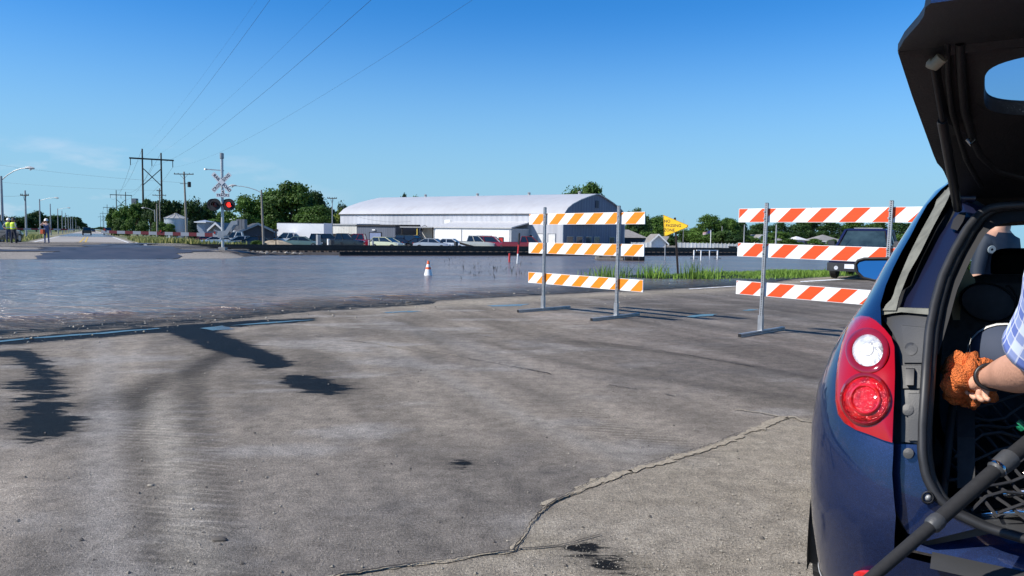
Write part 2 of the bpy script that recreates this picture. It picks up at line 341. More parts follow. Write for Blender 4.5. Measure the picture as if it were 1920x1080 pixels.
    at_ = me.attributes.new('tint', 'FLOAT_COLOR', 'POINT'); at_.data.foreach_set('color', np.concatenate([C, np.ones(X.shape+(1,))], -1).astype(np.float32).ravel())
    al = me.attributes.new('lug', 'FLOAT', 'POINT'); al.data.foreach_set('value', LUG.astype(np.float32).ravel())
    aw = me.attributes.new('wet', 'FLOAT', 'POINT'); aw.data.foreach_set('value', wet.astype(np.float32).ravel())
    m = bpy.data.materials.new('worn_asphalt_and_soil'); m.use_nodes = True; n = m.node_tree.nodes; l = m.node_tree.links; b = n['Principled BSDF']
    ge = n.new('ShaderNodeNewGeometry'); ta = n.new('ShaderNodeAttribute'); ta.attribute_name = 'tint'; tw = n.new('ShaderNodeAttribute'); tw.attribute_name = 'wet'
    def noise(sc, det, rg=.5):
        q = n.new('ShaderNodeTexNoise'); q.inputs['Scale'].default_value = sc; q.inputs['Detail'].default_value = det; q.inputs['Roughness'].default_value = rg; l.new(ge.outputs['Position'], q.inputs['Vector']); return q.outputs['Fac']
    def rng(v, a, b_, c, d_):
        q = n.new('ShaderNodeMapRange'); l.new(v, q.inputs['Value']); q.inputs['From Min'].default_value = a; q.inputs['From Max'].default_value = b_; q.inputs['To Min'].default_value = c; q.inputs['To Max'].default_value = d_; return q.outputs[0]
    def mth(op, x, y):
        q = n.new('ShaderNodeMath'); q.operation = op
        for i, k in enumerate((x, y)):
            if isinstance(k, (int, float)): q.inputs[i].default_value = k
            else: l.new(k, q.inputs[i])
        return q.outputs[0]
    f1 = rng(noise(75, 6, .8), .3, .7, .38, 1.62); f2 = rng(noise(8, 7, .72), .3, .7, .66, 1.34); f3 = rng(noise(230, 2), .3, .7, .6, 1.42)
    vo = n.new('ShaderNodeTexVoronoi'); vo.inputs['Scale'].default_value = 90; l.new(ge.outputs['Position'], vo.inputs['Vector'])
    grit = mth('MULTIPLY', rng(vo.outputs['Distance'], .12, .3, 1, 0), rng(noise(12, 3), .48, .62, 0, 1))
    val = mth('MULTIPLY', mth('MULTIPLY', f1, f2), f3); val = mth('ADD', val, mth('MULTIPLY', grit, .4))
    def snoise(sx, sy, sc, det, rg):
        mp_ = n.new('ShaderNodeMapping'); mp_.inputs['Scale'].default_value = (sx, sy, 1); l.new(ge.outputs['Position'], mp_.inputs[0]); q = n.new('ShaderNodeTexNoise'); q.inputs['Scale'].default_value = sc; q.inputs['Detail'].default_value = det; q.inputs['Roughness'].default_value = rg; l.new(mp_.outputs[0], q.inputs['Vector']); return q.outputs['Fac']
    fl = rng(snoise(1, 1.7, 24, 9, .82), .53, .60, 0, 1); fd = rng(snoise(1.3, 1, 19, 9, .82), .53, .60, 0, 1); fm = rng(noise(1.7, 4), .42, .6, .15, 1)
    val = mth('MULTIPLY', val, mth('ADD', 1, mth('MULTIPLY', mth('MULTIPLY', fl, fm), .42))); val = mth('MULTIPLY', val, mth('SUBTRACT', 1, mth('MULTIPLY', fd, .26)))
    lg = n.new('ShaderNodeAttribute'); lg.attribute_name = 'lug'; sxy = n.new('ShaderNodeSeparateXYZ'); l.new(ge.outputs['Position'], sxy.inputs[0])
    ph = mth('ADD', mth('MULTIPLY', sxy.outputs['Y'], 92), mth('ADD', mth('MULTIPLY', sxy.outputs['X'], 14), mth('MULTIPLY', noise(4, 2), 7))); lugw = rng(mth('SINE', ph, 0), .1, .7, 0, 1)
    val = mth('MULTIPLY', val, mth('ADD', .93, mth('MULTIPLY', mth('MULTIPLY', mth('MULTIPLY', lugw, fm), lg.outputs['Fac']), .42)))
    mpw = n.new('ShaderNodeMapping'); mpw.inputs['Scale'].default_value = (2.2, 9, 1); l.new(ge.outputs['Position'], mpw.inputs[0]); qw = n.new('ShaderNodeTexNoise'); qw.inputs['Scale'].default_value = 1.; qw.inputs['Detail'].default_value = 7; qw.inputs['Roughness'].default_value = .72; l.new(mpw.outputs[0], qw.inputs['Vector'])
    wn = mth('ADD', tw.outputs['Fac'], mth('MULTIPLY', mth('SUBTRACT', qw.outputs['Fac'], .5), .75)); wetm = rng(wn, -.012, .02, 0, 1); damp = rng(wn, -.16, .02, 1, .62)
    h = n.new('ShaderNodeHueSaturation'); l.new(ta.outputs['Color'], h.inputs['Color']); l.new(mth('MULTIPLY', val, mth('MULTIPLY', damp, rng(wetm, 0, 1, 1, .05))), h.inputs['Value']); l.new(h.outputs[0], b.inputs['Base Color'])
    l.new(rng(wetm, 0, 1, .92, .5), b.inputs['Roughness']); l.new(rng(wetm, 0, 1, .25, .07), b.inputs['Specular IOR Level'])
    bu = n.new('ShaderNodeBump'); bu.inputs['Strength'].default_value = .9; bu.inputs['Distance'].default_value = .014
    l.new(mth('ADD', mth('ADD', noise(70, 4, .7), mth('MULTIPLY', noise(240, 2), .5)), mth('MULTIPLY', grit, .6)), bu.inputs['Height']); l.new(bu.outputs[0], b.inputs['Normal'])
    me.materials.append(m); return link('ground', me, kind='structure')
build_ground()
# ------------------------------------------------------------------ water
def water_mat(name, mud, rough, waves, fine=1., spec=.5):
    m = bpy.data.materials.new(name); m.use_nodes = True; n = m.node_tree.nodes; l = m.node_tree.links; b = n['Principled BSDF']
    b.inputs['Roughness'].default_value = rough; b.inputs['IOR'].default_value = 1.33; b.inputs['Specular IOR Level'].default_value = spec
    ge = n.new('ShaderNodeNewGeometry')
    def noise(sc, det, st=(1, 1, 1), rot=0):
        mp = n.new('ShaderNodeMapping'); mp.inputs['Scale'].default_value = st; mp.inputs['Rotation'].default_value = (0, 0, rot); l.new(ge.outputs['Position'], mp.inputs[0])
        q = n.new('ShaderNodeTexNoise'); q.inputs['Scale'].default_value = sc; q.inputs['Detail'].default_value = det; l.new(mp.outputs[0], q.inputs['Vector']); return q.outputs['Fac']
    mixn = n.new('ShaderNodeMix'); mixn.data_type = 'RGBA'; mixn.inputs['A'].default_value = (*mud, 1); mixn.inputs['B'].default_value = (mud[0]*1.45, mud[1]*1.3, mud[2]*1.12, 1)
    r = n.new('ShaderNodeMapRange'); r.inputs['From Min'].default_value = .42; r.inputs['From Max'].default_value = .66; l.new(noise(.28, 4, (.6, 1.2, 1), .5), r.inputs['Value']); l.new(r.outputs[0], mixn.inputs['Factor'])
    l.new(mixn.outputs['Result'], b.inputs['Base Color'])
    sa = n.new('ShaderNodeAttribute'); sa.attribute_name = 'silt'; m2 = n.new('ShaderNodeMix'); m2.data_type = 'RGBA'; l.new(mixn.outputs['Result'], m2.inputs['A']); m2.inputs['B'].default_value = (.27, .195, .14, 1); sm = n.new('ShaderNodeMath'); sm.operation = 'MULTIPLY'; l.new(sa.outputs['Fac'], sm.inputs[0]); sm.inputs[1].default_value = .75; l.new(sm.outputs[0], m2.inputs['Factor']); l.new(m2.outputs['Result'], b.inputs['Base Color'])
    da = n.new('ShaderNodeAttribute'); da.attribute_name = 'depth'; dr = n.new('ShaderNodeMapRange'); dr.inputs['From Min'].default_value = -.002; dr.inputs['From Max'].default_value = .085 if name == 'muddy_flood_water' else -.001; dr.inputs['To Min'].default_value = .18 if name == 'muddy_flood_water' else 1; l.new(da.outputs['Fac'], dr.inputs['Value'])
    tb = n.new('ShaderNodeBsdfTransparent'); ms_ = n.new('ShaderNodeMixShader'); l.new(dr.outputs[0], ms_.inputs[0]); l.new(tb.outputs[0], ms_.inputs[1]); l.new(b.outputs[0], ms_.inputs[2]); l.new(ms_.outputs[0], n['Material Output'].inputs['Surface'])
    s = None
    for sc, det, st, wt in ((2.4, 4, (.5, 1.5, 1), 1.), (9*fine, 4, (.6, 1.5, 1), .32), (.5, 3, (.7, 1.3, 1), 1.6)):
        q = n.new('ShaderNodeMath'); q.operation = 'MULTIPLY_ADD'; l.new(noise(sc, det, st, .4), q.inputs[0]); q.inputs[1].default_value = wt
        if s is None: q.inputs[2].default_value = 0
        else: l.new(s, q.inputs[2])
        s = q.outputs[0]
    bu = n.new('ShaderNodeBump'); bu.inputs['Strength'].default_value = 1; bu.inputs['Distance'].default_value = waves; l.new(s, bu.inputs['Height']); l.new(bu.outputs[0], b.inputs['Normal'])
    return m
MW = water_mat('muddy_flood_water', (.125, .110, .112), .2, .29, 1., .9)
def build_water():
    xs = np.concatenate([np.arange(-160, -12, 3.), np.arange(-12, 14, .12), np.arange(14, 300, 4.)]); ys = np.concatenate([np.arange(-10, 6, 1.5), np.arange(6, 22, .12), np.arange(22, 40, .8), np.arange(40, 150, 3.)])
    X, Y = np.meshgrid(xs, ys); d = Y-np.interp(X, SHX, SHY); Z = np.full(X.shape, WATER)
    # standing ripples where the current crosses the road, just off the shore
    k = np.exp(-((d-1.5)/1.1)**2)*sstep(2, -2.5, X)*(X > -14); Z = Z+k*.085*np.maximum(0, fbm(X*.9+.5*Y, Y*2.3-.4*X, 3)-.42)*2
    a = (X-RC.x)*TN.x+(Y-RC.y)*TN.y; keep = (a < 4)
    idx = np.arange(X.size).reshape(X.shape); F = np.stack([idx[:-1, :-1], idx[:-1, 1:], idx[1:, 1:], idx[1:, :-1]], -1)[keep[:-1, :-1]].reshape(-1, 4)
    me = bpy.data.meshes.new('water'); me.from_pydata(np.stack([X, Y, Z], -1).reshape(-1, 3).tolist(), [], F.tolist()); me.polygons.foreach_set('use_smooth', [True]*len(F)); me.materials.append(MW)
    dep = Z-height(X, Y); a1 = me.attributes.new('depth', 'FLOAT', 'POINT'); a1.data.foreach_set('value', dep.astype(np.float32).ravel())
    a2 = me.attributes.new('silt', 'FLOAT', 'POINT'); a2.data.foreach_set('value', (sstep(9, .5, d)*sstep(3, -3, X)).astype(np.float32).ravel())
    link('water', me, kind='structure')
build_water()
MW2 = water_mat('road_flood_water_mud', (.12, .105, .1), .2, .2)
M['puddle'] = mat('still_puddle_water', (.012, .014, .02), .16, var=.05, spec=.4)
def sheet(name, pts, z, m, **k):
    """flat ragged sheet from pixels, laid on the ground"""
    P = [gr(*p) for p in pts]; P = [Vector((q.x, q.y, z)) for q in P]; b = MB(); o = []
    for i, p in enumerate(P):
        q = P[(i+1) % len(P)]; n = max(2, int((q-p).length/.12)); e = (q-p)
        for j in range(n):
            t = p+e*(j/n); o.append(t+Vector((random.uniform(-.03, .03), random.uniform(-.03, .03), 0)))
    b.add(o, [tuple(range(len(o)))]); return b.build(name, m, **k)
for pts in ([(-60, 644), (0, 639), (130, 628), (250, 619), (300, 615), (300, 616.5), (250, 621), (130, 631), (60, 635), (0, 642), (-60, 646)],
            [(375, 616), (420, 611), (430, 614), (440, 618), (400, 620)],
            [(430, 611), (480, 606), (560, 600.5), (590, 600), (540, 604), (470, 609)],
            [(715, 586), (760, 583.5), (795, 583.5), (770, 585.5), (725, 587)], [(910, 573), (960, 571), (995, 570), (975, 574), (925, 575)],
            [(1285, 594), (1310, 590), (1345, 589), (1335, 592), (1300, 595)], [(1392, 582), (1405, 580.5), (1422, 580.5), (1412, 582.5), (1397, 583)]):
    sheet('puddle', pts, .004, M['puddle'], kind='structure')
# cracks in the pavement: flat line of dark dirt fill with washed-in sand
def ribbon(pts, w, z, m, jitter=.01, step=.035, name='crack', wob=.5):
    P = [gr(*p) for p in pts]; Q = []
    for i in range(len(P)-1):
        e = P[i+1]-P[i]; n = max(1, int(e.length/step))
        for j in range(n): Q.append(P[i]+e*(j/n)+Vector((random.gauss(0, jitter), random.gauss(0, jitter), 0)))
    L, R = [], []
    for i in range(len(Q)):
        d = (Q[min(i+1, len(Q)-1)]-Q[max(i-1, 0)]); d.z = 0; d.normalize(); nrm = Vector((-d.y, d.x, 0)); q1, q2 = [float(vnoise(np.array([i*step*7.+sd_]), np.array([w*900+sd_]))[0])+.35*random.random() for sd_ in (0, 57)]
        L.append((Q[i]+nrm*w*.9*max(.04, q1-.25*(1-wob)))[:2]+(z,)); R.append((Q[i]-nrm*w*.9*max(.04, q2-.25*(1-wob)))[:2]+(z,))
    b = MB(); b.grid([L, R]); return b
sand = mat('washed_in_sand', (.33, .28, .205), .95, var=.3, scale=60, bump=.6, bscale=120); cdark = mat('crack_dirt', (.035, .03, .026), .95)
CR = [(600, 1088), (640, 1080), (700, 1071), (760, 1062), (850, 1052), (900, 1042), (960, 1035), (972, 1018), (985, 1000), (992, 985), (1010, 965), (1025, 950), (1045, 940), (1080, 925), (1120, 905), (1180, 885), (1260, 862), (1340, 838), (1400, 812), (1450, 790), (1480, 783)]
ribbon(CR, .018, .004, sand, .006).build('crack', sand, kind='structure'); ribbon(CR[11:], .05, .006, sand, .012).build('crack', sand, kind='structure')
ribbon(CR[:14], .010, .012, cdark, .004, .02, wob=.2).build('crack', cdark, kind='structure'); ribbon([(x_-1, y_-4.5) for x_, y_ in CR[12:-2]], .006, .012, cdark, .005, .02, wob=-.3).build('crack', cdark, kind='structure')
for pts, w, m_ in (([(960, 1035), (1010, 1031), (1060, 1022), (1100, 1011), (1126, 1000)], .009, cdark), ([(1480, 783), (1505, 790), (1535, 795)], .05, sand), ([(1380, 768), (1430, 776), (1480, 785)], .02, sand), ([(690, 643), (760, 655), (860, 668)], .018, sand), ([(880, 673), (960, 688), (1040, 703)], .012, cdark),
             ([(1140, 722), (1180, 729), (1200, 733)], .012, cdark), ([(1245, 740), (1275, 745)], .012, cdark), ([(590, 630), (660, 640), (700, 645)], .012, cdark), ([(1100, 640), (1200, 652), (1300, 668), (1420, 690)], .018, cdark)):
    ribbon(pts, w, .008, m_, .01).build('crack', m_, kind='structure')
# pebbles
def pebbles(n, region, smin, smax, m, name='gravel', **k):
    b = MB(); c = 0
    ico = [(1, 0, 0), (-1, 0, 0), (0, 1, 0), (0, -1, 0), (0, 0, 1), (0, 0, -.4)]; fc = [(0, 2, 4), (2, 1, 4), (1, 3, 4), (3, 0, 4), (2, 0, 5), (1, 2, 5), (3, 1, 5), (0, 3, 5)]
    while c < n:
        px, py = region(); p = gr(px, py); s = smin*(smax/smin)**(random.random()**2.2); an = random.random()*6.3; ca, sa = math.cos(an), math.sin(an)
        vs = []
        for (x, y, z) in ico:
            x *= s*random.uniform(.7, 1.3); y *= s*random.uniform(.6, 1.1); z *= s*.7; vs.append((p.x+x*ca-y*sa, p.y+x*sa+y*ca, .002+z+s*.2))
        b.add(vs, fc); c += 1
    return b.build(name, m, **k)
peb = mat('pale_pebbles', (.29, .26, .21), .9, var=.45, scale=9); pebd = mat('dark_pebbles', (.09, .08, .07), .9, var=.3, scale=9)
def reg_a(): return random.uniform(-50, 1500), 600+500*random.random()
def reg_b():
    while True:
        x, y = random.uniform(980, 1560), random.uniform(790, 1095)
        if y > 1040-(x-980)*.5: return x, y
def reg_s():
    x = random.uniform(-40, 1500); return x, np.interp(x, [0, 300, 600, 900, 1300, 1500], [632, 608, 582, 566, 550, 535])+random.gauss(0, 9)
pebbles(900, reg_a, .002, .011, peb, kind='stuff', label='scattered pale pebbles on the worn asphalt', cat='gravel')
pebbles(3200, reg_b, .0012, .006, peb, kind='stuff', label='loose gravel on the old concrete beside the parked car', cat='gravel')
pebbles(500, reg_s, .006, .03, peb, kind='stuff', label='small stones washed up along the shoreline', cat='gravel')
pebbles(240, reg_a, .003, .014, pebd, kind='stuff', label='scattered dark stones on the worn asphalt', cat='gravel')
tag = lambda o, l, c: (o.__setitem__('label', l), o.__setitem__('category', c))
for px, py, s, l in ((411, 1013, .035, 'flat dark stone on the asphalt near the bottom edge'), (283, 911, .02, 'pale stone lying between the two tyre marks'), (765, 568, .07, 'dark lump at the water edge'), (391, 604, .05, 'dark lump on the wet shore at left')):
    b = MB(); rr = [random.uniform(.75, 1.2) for _ in range(9)]
    b.grid([[(s*q*rr[k]*math.cos(k*.698), s*q*rr[k]*.55*math.sin(k*.698), h*s) for k in range(9)] for q, h in ((.7, 0), (1, .15), (.8, .38), (.3, .5), (.02, .52))], close=True)
    p = gr(px, py); b.build('stone', pebd if 'dark' in l else peb, smooth=60, loc=(p.x, p.y, 0), label=l, cat='stone')
# ------------------------------------------------------------------ county road (sheet over the land) and its markings
def road_pt(s, r, z): p = Vector((-.9, 0, z))+RD*s+RR*r; return (p.x, p.y, z)
s0 = 51+19; asph = mat('pale_old_asphalt', (.30, .275, .245), .9, var=.22, scale=.25, bump=.2, bscale=30)
def road_z(s, r, dz): p = road_pt(s, r, 0); return (p[0], p[1], gz(p[0], p[1])+dz)
b = MB(); b.grid([[road_z(s, r, .02) for r in (-4.6, -1.5, 1.5, 4.6)] for s in (69, 72, 75, 78, 82, 86, 90, 120, 200, 400, 1000, 3000)]); b.build('road', asph, kind='structure')
ym = mat('faded_yellow_line_paint', (.50, .34, .07), .8, var=.3, scale=.6); wm = mat('white_line_paint', (.72, .72, .70), .7, var=.15)
b = MB()
for r0, r1 in ((-.32, -.14), (.14, .32)): b.grid([[road_z(s, r0, .03), road_z(s, r1, .03)] for s in (70, 74, 78, 84, 90, 200, 900)])
b.build('centre_line', ym, kind='structure')
b = MB()
for r0, r1 in ((-4.15, -3.98), (3.98, 4.15)): b.grid([[road_z(s, r0, .03), road_z(s, r1, .03)] for s in (70, 74, 78, 84, 90, 200, 900)])
b.build('edge_line', wm, kind='structure')
b = MB(); b.grid([[road_pt(s, -4.6, .085), road_pt(s, 4.6, .085)] for s in (150, 260)]); b.build('road_flood_water', MW2, kind='structure')
for pts in ([(285, 471.5), (291, 471.5), (306, 480), (300, 480)], [(266, 466.5), (271, 466.5), (277, 469), (272, 469)], [(252, 462.5), (256, 462.5), (262, 464.5), (258, 464.5)]):
    P = [gr(*p, z=.0) for p in pts]; b = MB(); P = [Vector((q.x, q.y, .0)) for q in P]
    for q in P:
        q.z = gz(q.x, q.y)+.02
    b.add(P, [(0, 1, 2, 3)]); b.build('stop_line', wm, kind='structure')
# wet patches where the flood runs over the crossing
wetm = mat('wet_crossing_pavement', (.04, .034, .034), .5, var=.4, scale=.8, spec=.5)
for tl, a, lx, ly, sd in ((5, -1, 10, 2.4, 1), (8, 2.2, 6, 1.3, 2), (3, -3.6, 13, 1.3, 3), (4, 4, 4.5, 1.2, 4), (9, -3, 6, 1.6, 5), (-3, -3.2, 5, 1.0, 6)):
    b = MB(); rs = random.Random(sd); pts = []
    for k in range(26):
        an = k*2*math.pi/26; q = 1+.3*math.sin(3*an+sd)+rs.uniform(-.22, .22); p = RC+TT*(tl-3+math.cos(an)*lx*.5*q)+TN*(a+math.sin(an)*ly*.5*q); pts.append((p.x, p.y, gz(p.x, p.y)+.02+.002*sd))
    c = [sum(q[i] for q in pts)/26 for i in range(3)]; c[2] = gz(c[0], c[1])+.02+.002*sd; b.add(pts+[tuple(c)], [(i, (i+1) % 26, 26) for i in range(26)]); b.build('wet_patch', wetm, kind='structure')
# ------------------------------------------------------------------ railway: four tracks
def tk(l, a, z): p = RC+TT*l+TN*a; return Vector((p.x, p.y, z))
tie_m = mat('creosoted_tie', (.045, .034, .028), .9, var=.3, bump=.3)
for k in range(4):
    a0 = .9+4.2*k; T = thing('railway_track', ['nearest of the four railway tracks, right above the flood water', 'second of the four railway tracks counted from the flood water', 'third of the four railway tracks counted from the flood water', 'farthest of the four railway tracks, beside the shop yard'][k], 'railway track', tk(0, a0, 0), math.atan2(TT.y, TT.x), 'four parallel railway tracks')
    for sgn in (-1, 1):
        b = MB(); b.box(-70, 150, sgn*.75-.035, sgn*.75+.035, .30, .34); b.box(-70, 150, sgn*.75-.01, sgn*.75+.01, .2, .30); b.box(-70, 150, sgn*.75-.07, sgn*.75+.07, .17, .2); b.build('rail', M['rail'], T)
    b = MB()
    for i in range(-120, 270):
        x = i*.55
        if -7 < x < 9.5: continue
        b.box(x-.11, x+.11, -1.3, 1.3, .02, .17)
    b.build('ties', tie_m, T, kind='stuff')
    b = MB(); b.box(-7, 9.5, -.7, .7, .06, .27); b.box(-7, 9.5, .83, 1.7, .05, .26); b.box(-7, 9.5, -1.7, -.83, .05, .26); b.build('crossing_panel', M['concrete'] if k % 2 else mat('crossing_timber', (.20, .175, .15), .9, var=.3, scale=2, stretch=(.2, 5, 1)), T)
b = MB(); b.box(14.5, 150, -3.45, -3.3, -.5, .2); b.box(14.5, 150, -3.62, -3.45, -.5, .02)
b.build('bank_shade_band', mat('bank_shade_black', (.02, .018, .017), .8, var=.4, scale=.5), loc=RC, rz=math.atan2(TT.y, TT.x), label='long dark band added for the shaded side of the railway bed above the water', cat='shade band')  # near-black strip added to carry the shade of the ballast's water side
# rubble at the foot of the crossing signal
b = MB()
for i in range(260):
    q = gr(random.gauss(430, 38), 478, WATER)+Vector((random.gauss(0, .6), random.uniform(.0, 2.6), 0)); s = random.uniform(.06, .22); z = WATER+random.uniform(-.02, .16)
    b.add([(q.x+x*s*random.uniform(.7, 1.3), q.y+y*s, z+zz*s*.6) for x, y, zz in ((1, 0, 0), (-1, 0, 0), (0, 1, 0), (0, -1, 0), (0, 0, 1))], [(0, 2, 4), (2, 1, 4), (1, 3, 4), (3, 0, 4)])
b.build('rubble', mat('pale_rubble', (.24, .22, .19), .9, var=.5, scale=2), kind='stuff', label='broken rubble heaped at the foot of the crossing signal', cat='rubble')
# ------------------------------------------------------------------ foliage
def leaf_mat(name, c, c2):
    m = bpy.data.materials.new(name); m.use_nodes = True; n = m.node_tree.nodes; l = m.node_tree.links; b = n['Principled BSDF']; b.inputs['Roughness'].default_value = .6; b.inputs['Specular IOR Level'].default_value = .25
    a = n.new('ShaderNodeAttribute'); a.attribute_name = 'shade'; x = n.new('ShaderNodeMix'); x.data_type = 'RGBA'; x.inputs['A'].default_value = (*c, 1); x.inputs['B'].default_value = (*c2, 1); l.new(a.outputs['Fac'], x.inputs['Factor'])
    oi = n.new('ShaderNodeObjectInfo'); r = n.new('ShaderNodeMapRange'); r.inputs['To Min'].default_value = .8; r.inputs['To Max'].default_value = 1.25; l.new(oi.outputs['Random'], r.inputs['Value'])
    h = n.new('ShaderNodeHueSaturation'); l.new(x.outputs['Result'], h.inputs['Color']); l.new(r.outputs[0], h.inputs['Value']); l.new(h.outputs[0], b.inputs['Base Color'])
    tr = n.new('ShaderNodeBsdfTranslucent'); l.new(h.outputs[0], tr.inputs['Color']); ms = n.new('ShaderNodeMixShader'); ms.inputs[0].default_value = .25; l.new(b.outputs[0], ms.inputs[1]); l.new(tr.outputs[0], ms.inputs[2]); l.new(ms.outputs[0], n['Material Output'].inputs['Surface']); return m
LEAF = dict(mid=leaf_mat('green_leaves', (.030, .070, .011), (.10, .185, .03)), dark=leaf_mat('dark_green_leaves', (.014, .036, .011), (.048, .10, .022)), light=leaf_mat('light_green_leaves', (.04, .085, .018), (.11, .19, .035)), yellow=leaf_mat('yellow_green_leaves', (.09, .13, .015), (.20, .24, .03)), spruce=leaf_mat('spruce_needles', (.012, .03, .016), (.03, .06, .03)))
def crown_mesh(seed, n=5200, size=.055, lobes=13, flat=1., cone=False):
    """unit crown: base at z=0, height 1, width about 1"""
    r = np.random.default_rng(seed); L = []
    if cone:
        for i in range(11): h = i/11; L.append((r.normal(0, .02), r.normal(0, .02), .04+h*.93, .36*(1-h)+.04, .07+.05*(1-h)))
    else:
        L.append((0, 0, .5, .32, .40))
        for i in range(lobes):
            a = r.random()*6.283; h = r.random(); rad = .33*math.sqrt(max(.08, 1-(h*1.7-.75)**2)); L.append((math.cos(a)*rad, math.sin(a)*rad, .10+h*.72, r.uniform(.12, .21), r.uniform(.10, .18)))
    L = np.array(L); w = L[:, 3]**2; pick = r.choice(len(L), n, p=w/w.sum()); d = r.normal(size=(n, 3)); d /= np.linalg.norm(d, axis=1)[:, None]; d[:, 2] = np.where(d[:, 2] < -.5, -d[:, 2], d[:, 2])
    rad = (r.random(n)**.35)*(1+.14*r.normal(size=n)); P = L[pick, :3]+d*np.stack([L[pick, 3], L[pick, 3], L[pick, 4]], -1)*rad[:, None]; P[:, 2] = np.clip(P[:, 2], .0, 1.15)
    nr = d+.8*r.normal(size=(n, 3)); nr /= np.linalg.norm(nr, axis=1)[:, None]; t = np.cross(nr, r.normal(size=(n, 3))); t /= np.linalg.norm(t, axis=1)[:, None]; bt = np.cross(nr, t)
    s = size*r.uniform(.5, 1.25, n)[:, None]; V = np.stack([P-t*s*.6, P+bt*s*.55, P+t*s*.6+nr*s*.25, P-bt*s*.5], 1).reshape(-1, 3)
    F = np.arange(n*4).reshape(n, 4); me = bpy.data.meshes.new('crown'); me.from_pydata(V.tolist(), [], F.tolist())
    a = me.attributes.new('shade', 'FLOAT', 'POINT'); lob = r.random(len(L)); sh = np.clip(.25+.5*lob[pick]+.3*r.random(n)-.1, 0, 1); a.data.foreach_set('value', np.repeat(sh, 4).astype(np.float32)); return me
CROWN = {}
def crown(kind, v):
    k = (kind, v)
    if k not in CROWN:
        me = crown_mesh(v*7+len(kind), cone=(kind == 'spruce'), **({'n': 9000, 'size': .040, 'lobes': 20} if v >= 10 else {})); me.materials.append(LEAF[kind]); CROWN[k] = me
    return CROWN[k]
TRUNK = None
def trunk_mesh():
    global TRUNK
    if TRUNK is None:
        b = MB(); b.tube([(0, 0, 0), (.01, 0, .25), (-.01, .01, .5), (.02, 0, .8)], [.045, .032, .024, .008], 8)
        for a in (0, 1.3, 2.5, 3.9, 5.1): z = .22+.06*a; b.tube([(0, 0, z), (.14*math.cos(a), .14*math.sin(a), z+.16), (.26*math.cos(a), .26*math.sin(a), z+.26)], [.018, .012, .004], 6)
        TRUNK = b.mesh('trunk', mat('tree_bark', (.10, .08, .06), .9, var=.3, bump=.5), 60)
    return TRUNK
def tree(px, pytop, wpx, D, kind='mid', v=0, base=0., label='', group=None, name='broadleaf_tree', crown_base=.12, cat='tree'):
    c = at(px, pytop, D); wd = wpx/1400*D; h = c.z-base
    T = thing(name, label, cat, (c.x, D, base), random.random()*6.28, group)
    t = link('trunk', trunk_mesh(), T); t.scale = (h*.8, h*.8, h*.9)
    k = link('crown', crown(kind, v), T); k.location.z = h*crown_base; k.scale = (wd/.84, wd/.84, h*(1-crown_base)/1.0)
    return T
# left of the road: dark shelter belt beyond the corn
G1 = 'dark shelter belt trees beyond the corn field'
for i, (x, y, w, D) in enumerate([(-18, 400, 40, 260), (6, 402, 34, 265), (28, 404, 42, 275), (48, 402, 40, 290), (67, 392, 30, 300), (86, 403, 38, 330), (104, 400, 36, 350), (122, 403, 34, 390), (138, 404, 30, 430), (149, 410, 16, 520), (157, 417, 12, 700)]):
    tree(x, y, w, D, 'dark', i % 4, .05, ['dark tree at the far left edge of the shelter belt', 'dark round tree behind the two workers in yellow vests', 'dark tree beyond the corn, behind the first utility pole', 'low dark tree just left of the tallest shelter belt tree', 'tallest tree of the shelter belt left of the road, rising above its row', 'dark tree of the shelter belt right of its tallest tree', 'dark tree behind the man in blue overalls', 'dark tree behind the receding row of poles', 'dark tree near the far end of the shelter belt', 'small far tree beside the vanishing road', 'last and smallest shelter belt tree at the end of the road'][i], G1, crown_base=.03)
for i, (x, y, w, D) in enumerate([(172, 427, 30, 2200), (190, 425, 22, 1500), (155, 427, 30, 2500)]): tree(x, y, w, D, 'dark', i, 0, ['far hazy tree clump right where the road vanishes', 'far tree clump right of the vanishing road', 'far tree clump left of the vanishing road'][i], 'far trees on the horizon', crown_base=.0)
G3 = 'trees between the road and the grain bin'
for i, (x, y, w, D, k) in enumerate([(213, 386, 26, 210, 'mid'), (232, 380, 34, 205, 'mid'), (256, 376, 36, 200, 'mid'), (281, 372, 36, 195, 'dark'), (305, 368, 40, 190, 'dark'), (335, 372, 42, 200, 'dark'), (364, 366, 44, 190, 'dark'), (392, 378, 40, 195, 'dark'), (222, 405, 22, 165, 'light'), (243, 408, 26, 160, 'mid'), (268, 412, 24, 155, 'mid'), (300, 412, 30, 128, 'mid'), (320, 418, 22, 122, 'light'), (402, 408, 46, 140, 'mid'), (425, 392, 40, 190, 'mid')]):
    tree(x, y, w, D, k, (i*3) % 5, -.2, ['first tree right of the road, under the far transmission towers', 'rounded green tree right of the road beside the grain elevator', 'green tree below the crossarm of the tall transmission tower', 'dark tree between the legs of the tall transmission tower', 'dark tall tree right of the transmission tower leg', 'dark tree rising above the grain bin', 'dark tree behind the utility pole with transformer', 'dark tree just left of the crossing signal', 'light green bush right of the road edge', 'green bush in front of the first roadside trees', 'green bush at the left foot of the transmission tower', 'green bush left of the grain bin', 'low pale bush in front of the grain bin', 'green tree above the beige gabled house', 'green tree right behind the flashing signal lights'][i], G3, crown_base=.02)
tree(361, 409, 34, 120, 'spruce', 3, -.4, 'dark conical spruce beside the crossing gate arm', name='spruce_tree', crown_base=.02)
G4 = 'big shade trees behind the white box trailer'
